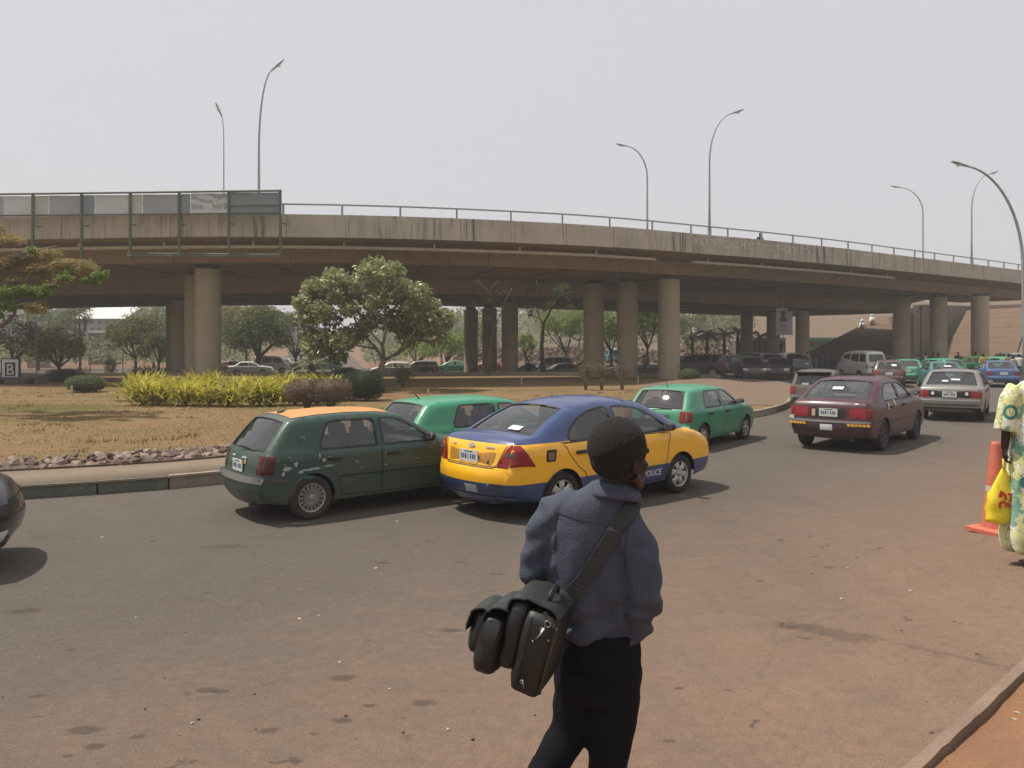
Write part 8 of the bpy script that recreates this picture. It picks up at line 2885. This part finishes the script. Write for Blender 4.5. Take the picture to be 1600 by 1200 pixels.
# thin poles in the background
for px, y, h, lab in [(57, 50, 3.2, 'between the letter sign and the rounded tree'), (141, 54, 2.6, 'right of the rounded tree'), (192, 56, 2.7, 'left of the golden bed')]:
    x = (px - 800) * y / F
    p = MB().tube([(0, 0, -.1), (0, 0, h)], .035, 8).ball((0, 0, h), .045, 8, 6).build('thin_pole', plain('pole_grey', (.25, .24, .22), .7), None, True, (x, y, ztf(x, y)))
    tag(p, 'thin grey pole standing ' + lab, 'pole', 'thin poles behind the lawn')
# poster on a pole under the flyover
py_ = 62.0
px_ = (1224 - 800) * py_ / F
po = empty('poster', (px_, py_, ztf(px_, py_)), R(-4), 'white portrait poster with blue print hung on a thin pole under the flyover', 'poster')
z1, z0_ = AT(1224, 482, py_).z, AT(1224, 524, py_).z
MB().tube([(0, .06, 0), (0, .06, AT(1224, 453, py_).z)], .04, 8).build('pole', plain('pole_pale', (.45, .42, .36), .6), po, True)
sc1 = py_ / F
MB().box((.08, 0, (z1 + z0_) / 2 - .1), (25 * sc1, .05, (z1 - z0_) * .88)).box((-.12, 0, z1 - .22), (17 * sc1, .05, .50)).build('board', plain('poster_pinkish', (.42, .40, .42), .7), po)
MB().box((-.48, -.03, (z1 + z0_) / 2), (.18, .02, (z1 - z0_) * .95)).build('side_stripe', plain('poster_green', (.36, .42, .30), .7), po)
m = MB().ball((-.02, -.035, z1 - .42), (.15, .012, .20), 14, 10).ball((-.02, -.04, z1 - .27), (.17, .010, .10), 12, 8)
m.build('portrait_head', plain('print_brown', (.06, .035, .05), .7), po, True)
m = MB().tube([(0, -.035, z1 - .62), (0, -.035, z1 - .80), (0, -.035, z1 - 1.02)], [(.12, .01), (.27, .01), (.25, .01)], 12, side=(1, 0, 0))
m.build('portrait_shoulders', plain('print_red', (.15, .05, .08), .7), po)
m = MB()
for k, (w_, zz) in enumerate(((.50, 1.22), (.42, 1.36), (.50, 1.50), (.62, 1.72))):
    m.box((0, -.035, z1 - zz), (w_, .012, .07))
m.build('print_lines', plain('print_blue', (.16, .18, .30), .7), po)

# buildings far left
def building(label, px0, px1, pytop, pybot, y, depth, wall, roof=None, rows=0, cols=0, name='building', roof_h=0.0, wm=None, base=None):
    x0, x1 = (px0 - 800) * y / F, (px1 - 800) * y / F
    zt_, zb = AT(0, pytop, y).z, AT(0, pybot, y).z
    g0 = ztf((x0 + x1) / 2, y) - .5
    root = empty(name, ((x0 + x1) / 2, y, g0), 0, label, 'building')
    w_, h_ = x1 - x0, zt_ - g0
    MB().box((0, depth / 2, h_ / 2), (w_, depth, h_)).build('wall', wall, root)
    if roof:
        MB().box((0, depth / 2, h_ + roof_h / 2 + .003), (w_ * 1.03, depth * 1.05, roof_h)).build('roof', roof, root)
    if rows and cols:
        wh = (zt_ - zb) / rows
        for r_ in range(rows):
            for c_ in range(cols):
                x = -w_ / 2 + (c_ + .5) * w_ / cols; z = h_ - (r_ + .5) * wh
                f = MB().box((x, -.04, z), (w_ / cols * .62, .10, wh * .6)).build('window', plain('window_frame_pale', (.4, .4, .38), .6), root)
                MB().box((x, -.10, z), (w_ / cols * .5, .04, wh * .5)).build('pane', wm or plain('window_dark', (.06, .07, .08), .15), f)
    return root
Wp = plain('wall_haze', (.42, .42, .42), .9); Wg = plain('wall_grey', (.25, .26, .28), .9); Ww = plain('wall_white', (.66, .66, .62), .8); Wr = plain('pink_wall', (.42, .27, .22), .9)
building('long grey building with a white sloping roof seen under the left of the flyover', 116, 196, 498, 520, 150, 14, Wg, None, 2, 7)
rf = MB()
y_ = 150.0
x0, x1 = (115 - 800) * y_ / F, (198 - 800) * y_ / F
z_lo, z_hi = AT(0, 498, y_).z, AT(0, 478, y_).z
root = empty('white_roof', ((x0 + x1) / 2, y_, z_lo), 0, 'white ribbed sloping metal roof lit by the sun under the left of the flyover', 'roof')
for k in range(14):
    xx = (x0 - x1) / 2 + (k + .5) * (x1 - x0) / 14
    w_ = (x1 - x0) / 14
    MB().add([(xx - w_ * .47, -.6, .02), (xx + w_ * .47, -.6, .02), (xx + w_ * .47, 9, z_hi - z_lo + 1.0), (xx - w_ * .47, 9, z_hi - z_lo + 1.0), (xx - w_ * .47, -.6, -.1), (xx + w_ * .47, -.6, -.1), (xx + w_ * .47, 9, z_hi - z_lo + .8), (xx - w_ * .47, 9, z_hi - z_lo + .8)],
             [(0, 1, 2, 3), (7, 6, 5, 4), (0, 4, 5, 1), (1, 5, 6, 2), (2, 6, 7, 3), (3, 7, 4, 0)]).build('roof_sheet', Ww, root)
building('pale grey multi storey building at the far left behind the trees', -40, 60, 488, 530, 175, 16, Wp, None, 4, 10)
building('grey block between the pale building and the white roof', 62, 114, 484, 528, 168, 14, Wg, None, 4, 5)
building('small white house glimpsed through the trees right of the white roof', 205, 262, 492, 520, 160, 10, Wp, Ww, 2, 6, roof_h=.5)
building('small pink roofed kiosk left of the rounded tree', 42, 60, 523, 540, 112, 3, Wr, plain('pink_roof', (.50, .30, .26), .8), roof_h=.5)
building('dark roofed shed right of the rounded tree', 138, 156, 520, 535, 120, 4, plain('shed_wall', (.16, .10, .08), .9), Ww, roof_h=.35)
building('pale far building between the dark tree and the broad leaved tree', 430, 480, 492, 520, 210, 14, Wp, Ww, 3, 6, roof_h=.6)
building('low pale house right of the broad leaved tree', 676, 735, 505, 530, 190, 10, Wp, Ww, 1, 5, roof_h=.6)
building('small white house above the light green trees', 1085, 1106, 487, 500, 175, 8, Ww, Wr, 1, 2, roof_h=.6)
# green railing fence and bus on the right
fy = 122.0
fx0, fx1 = (1262 - 800) * fy / F, (1335 - 800) * fy / F
fe = empty('fence', (fx0, fy, 0), 0, 'long green railing fence at the foot of the brown ramp', 'fence')
MG = plain('fence_green', (.06, .17, .08), .6)
Lf = fx1 - fx0 + 8
zf0 = max(0.0, AT(0, 530, fy).z)
for z in (zf0, zf0 - 1.2): MB().box((Lf / 2, 0, z), (Lf, .10, .16)).build('rail', plain('fence_pale', (.36, .50, .34), .6), fe)
for k in range(int(Lf / .45)):
    MB().box((k * .45, 0, zf0 - .62 + .002), (.09, .05, 1.05)).build('picket', MG, fe)
bs = empty('coach', ((1296 - 800) * 116 / F, 116.0, ztf(46, 116)), 0, 'dark green coach standing behind the flyover below the brown ramp', 'bus')
MB().box((0, 0, 1.9), (7.4, 2.4, 2.6)).build('body', plain('coach_green', (.02, .13, .06), .5), bs)
for k in range(6): MB().box((-3 + k * 1.2, -1.21, 2.35), (1.0, .05, .8)).build('window', plain('coach_glass', (.03, .04, .04), .1), bs)
for x in (-2.5, 2.3): MB().lathe([(0, -.1), (.42, -.1), (.48, 0), (.42, .12), (0, .12)], 16, 'Y', (x, -1.15, .48)).build('wheel', M_TYRE, bs)
MB().box((0, 0, 3.25), (7.2, 2.3, .12)).build('roof', plain('coach_roof', (.42, .50, .40), .6), bs)
b2 = empty('coach', ((1184 - 800) * 104 / F, 104.0, ztf(30, 104)), 0, 'cream topped coach seen between two slim columns', 'bus')
MB().box((0, 0, 1.7), (6.4, 2.4, 2.3)).build('body', plain('coach_tan', (.16, .13, .10), .6), b2)
MB().box((0, 0, 3.05), (6.4, 2.4, .42)).build('roof', plain('coach_cream', (.55, .52, .42), .6), b2)
for k in range(5): MB().box((-2.5 + k * 1.25, -1.21, 2.15), (1.05, .05, .7)).build('window', plain('coach_glass', (.03, .04, .04), .1), b2)
for x in (-2.1, 2.1): MB().lathe([(0, -.1), (.42, -.1), (.48, 0), (.42, .12), (0, .12)], 16, 'Y', (x, -1.15, .48)).build('wheel', M_TYRE, b2)
# white painted figures / notices on the slope top
for px, py, lab in ((1347, 508, 'lower'), (1363, 499, 'upper')):
    y = 97.0
    p = AT(px, py, y)
    w_ = MB().box((0, 0, .45), (.55, .5, .9), taper=.85).ball((0, 0, 1.05), (.25, .22, .28), 10, 8).build('white_post', Ww, None, True, (p.x, p.y, p.z - .6))
    tag(w_, '%s of two white rounded posts on the left paved slope' % lab, 'post', 'white posts on the slope')
# litter and small stones on the road
lit = MB()
for px, py, s in [(212, 965, .018), (531, 1035, .022), (608, 1077, .018), (1065, 1025, .028), (587, 888, .03), (468, 967, .03), (498, 962, .02), (1125, 906, .022), (1130, 850, .02), (1325, 888, .02), (1315, 936, .03), (1422, 923, .02), (1120, 931, .02), (1122, 946, .02), (300, 1130, .018), (700, 1140, .02), (160, 840, .03), (620, 815, .03), (1590, 1100, .03), (1585, 1110, .025), (1230, 1130, .015)]:
    x, y = G(px, py)
    rr = Matrix.Rotation(random.uniform(0, 3), 3, 'Z')
    z = ztf(x, y) if px < 1560 else ztf(x, y) - .05
    lit.add([Vector((x, y, z + .002)) + rr @ Vector(q) * s * .62 for q in ((-1, -.6, 0), (1, -.5, .1), (.8, .6, .3), (-.7, .7, .15), (0, 0, .55))], [(0, 1, 4), (1, 2, 4), (2, 3, 4), (3, 0, 4)])
o = lit.build('litter', plain('litter_pale', (.38, .33, .26), .8), None, False); tag(o, 'small pale scraps of litter scattered on the road', 'litter', kind='stuff')
dk_ = MB()
for k in range(60):
    px, py = random.uniform(0, 1560), random.uniform(830, 1195)
    x, y = G(px, py)
    s = random.uniform(.003, .008)
    dk_.ball((x, y, ztf(x, y) + s * .3), (s * random.uniform(1, 2), s, s * .6), 6, 4)
o = dk_.build('pebbles', plain('pebble_brown', (.07, .055, .045), .9), None, True); tag(o, 'small dark pebbles scattered on the road', 'pebbles', kind='stuff')
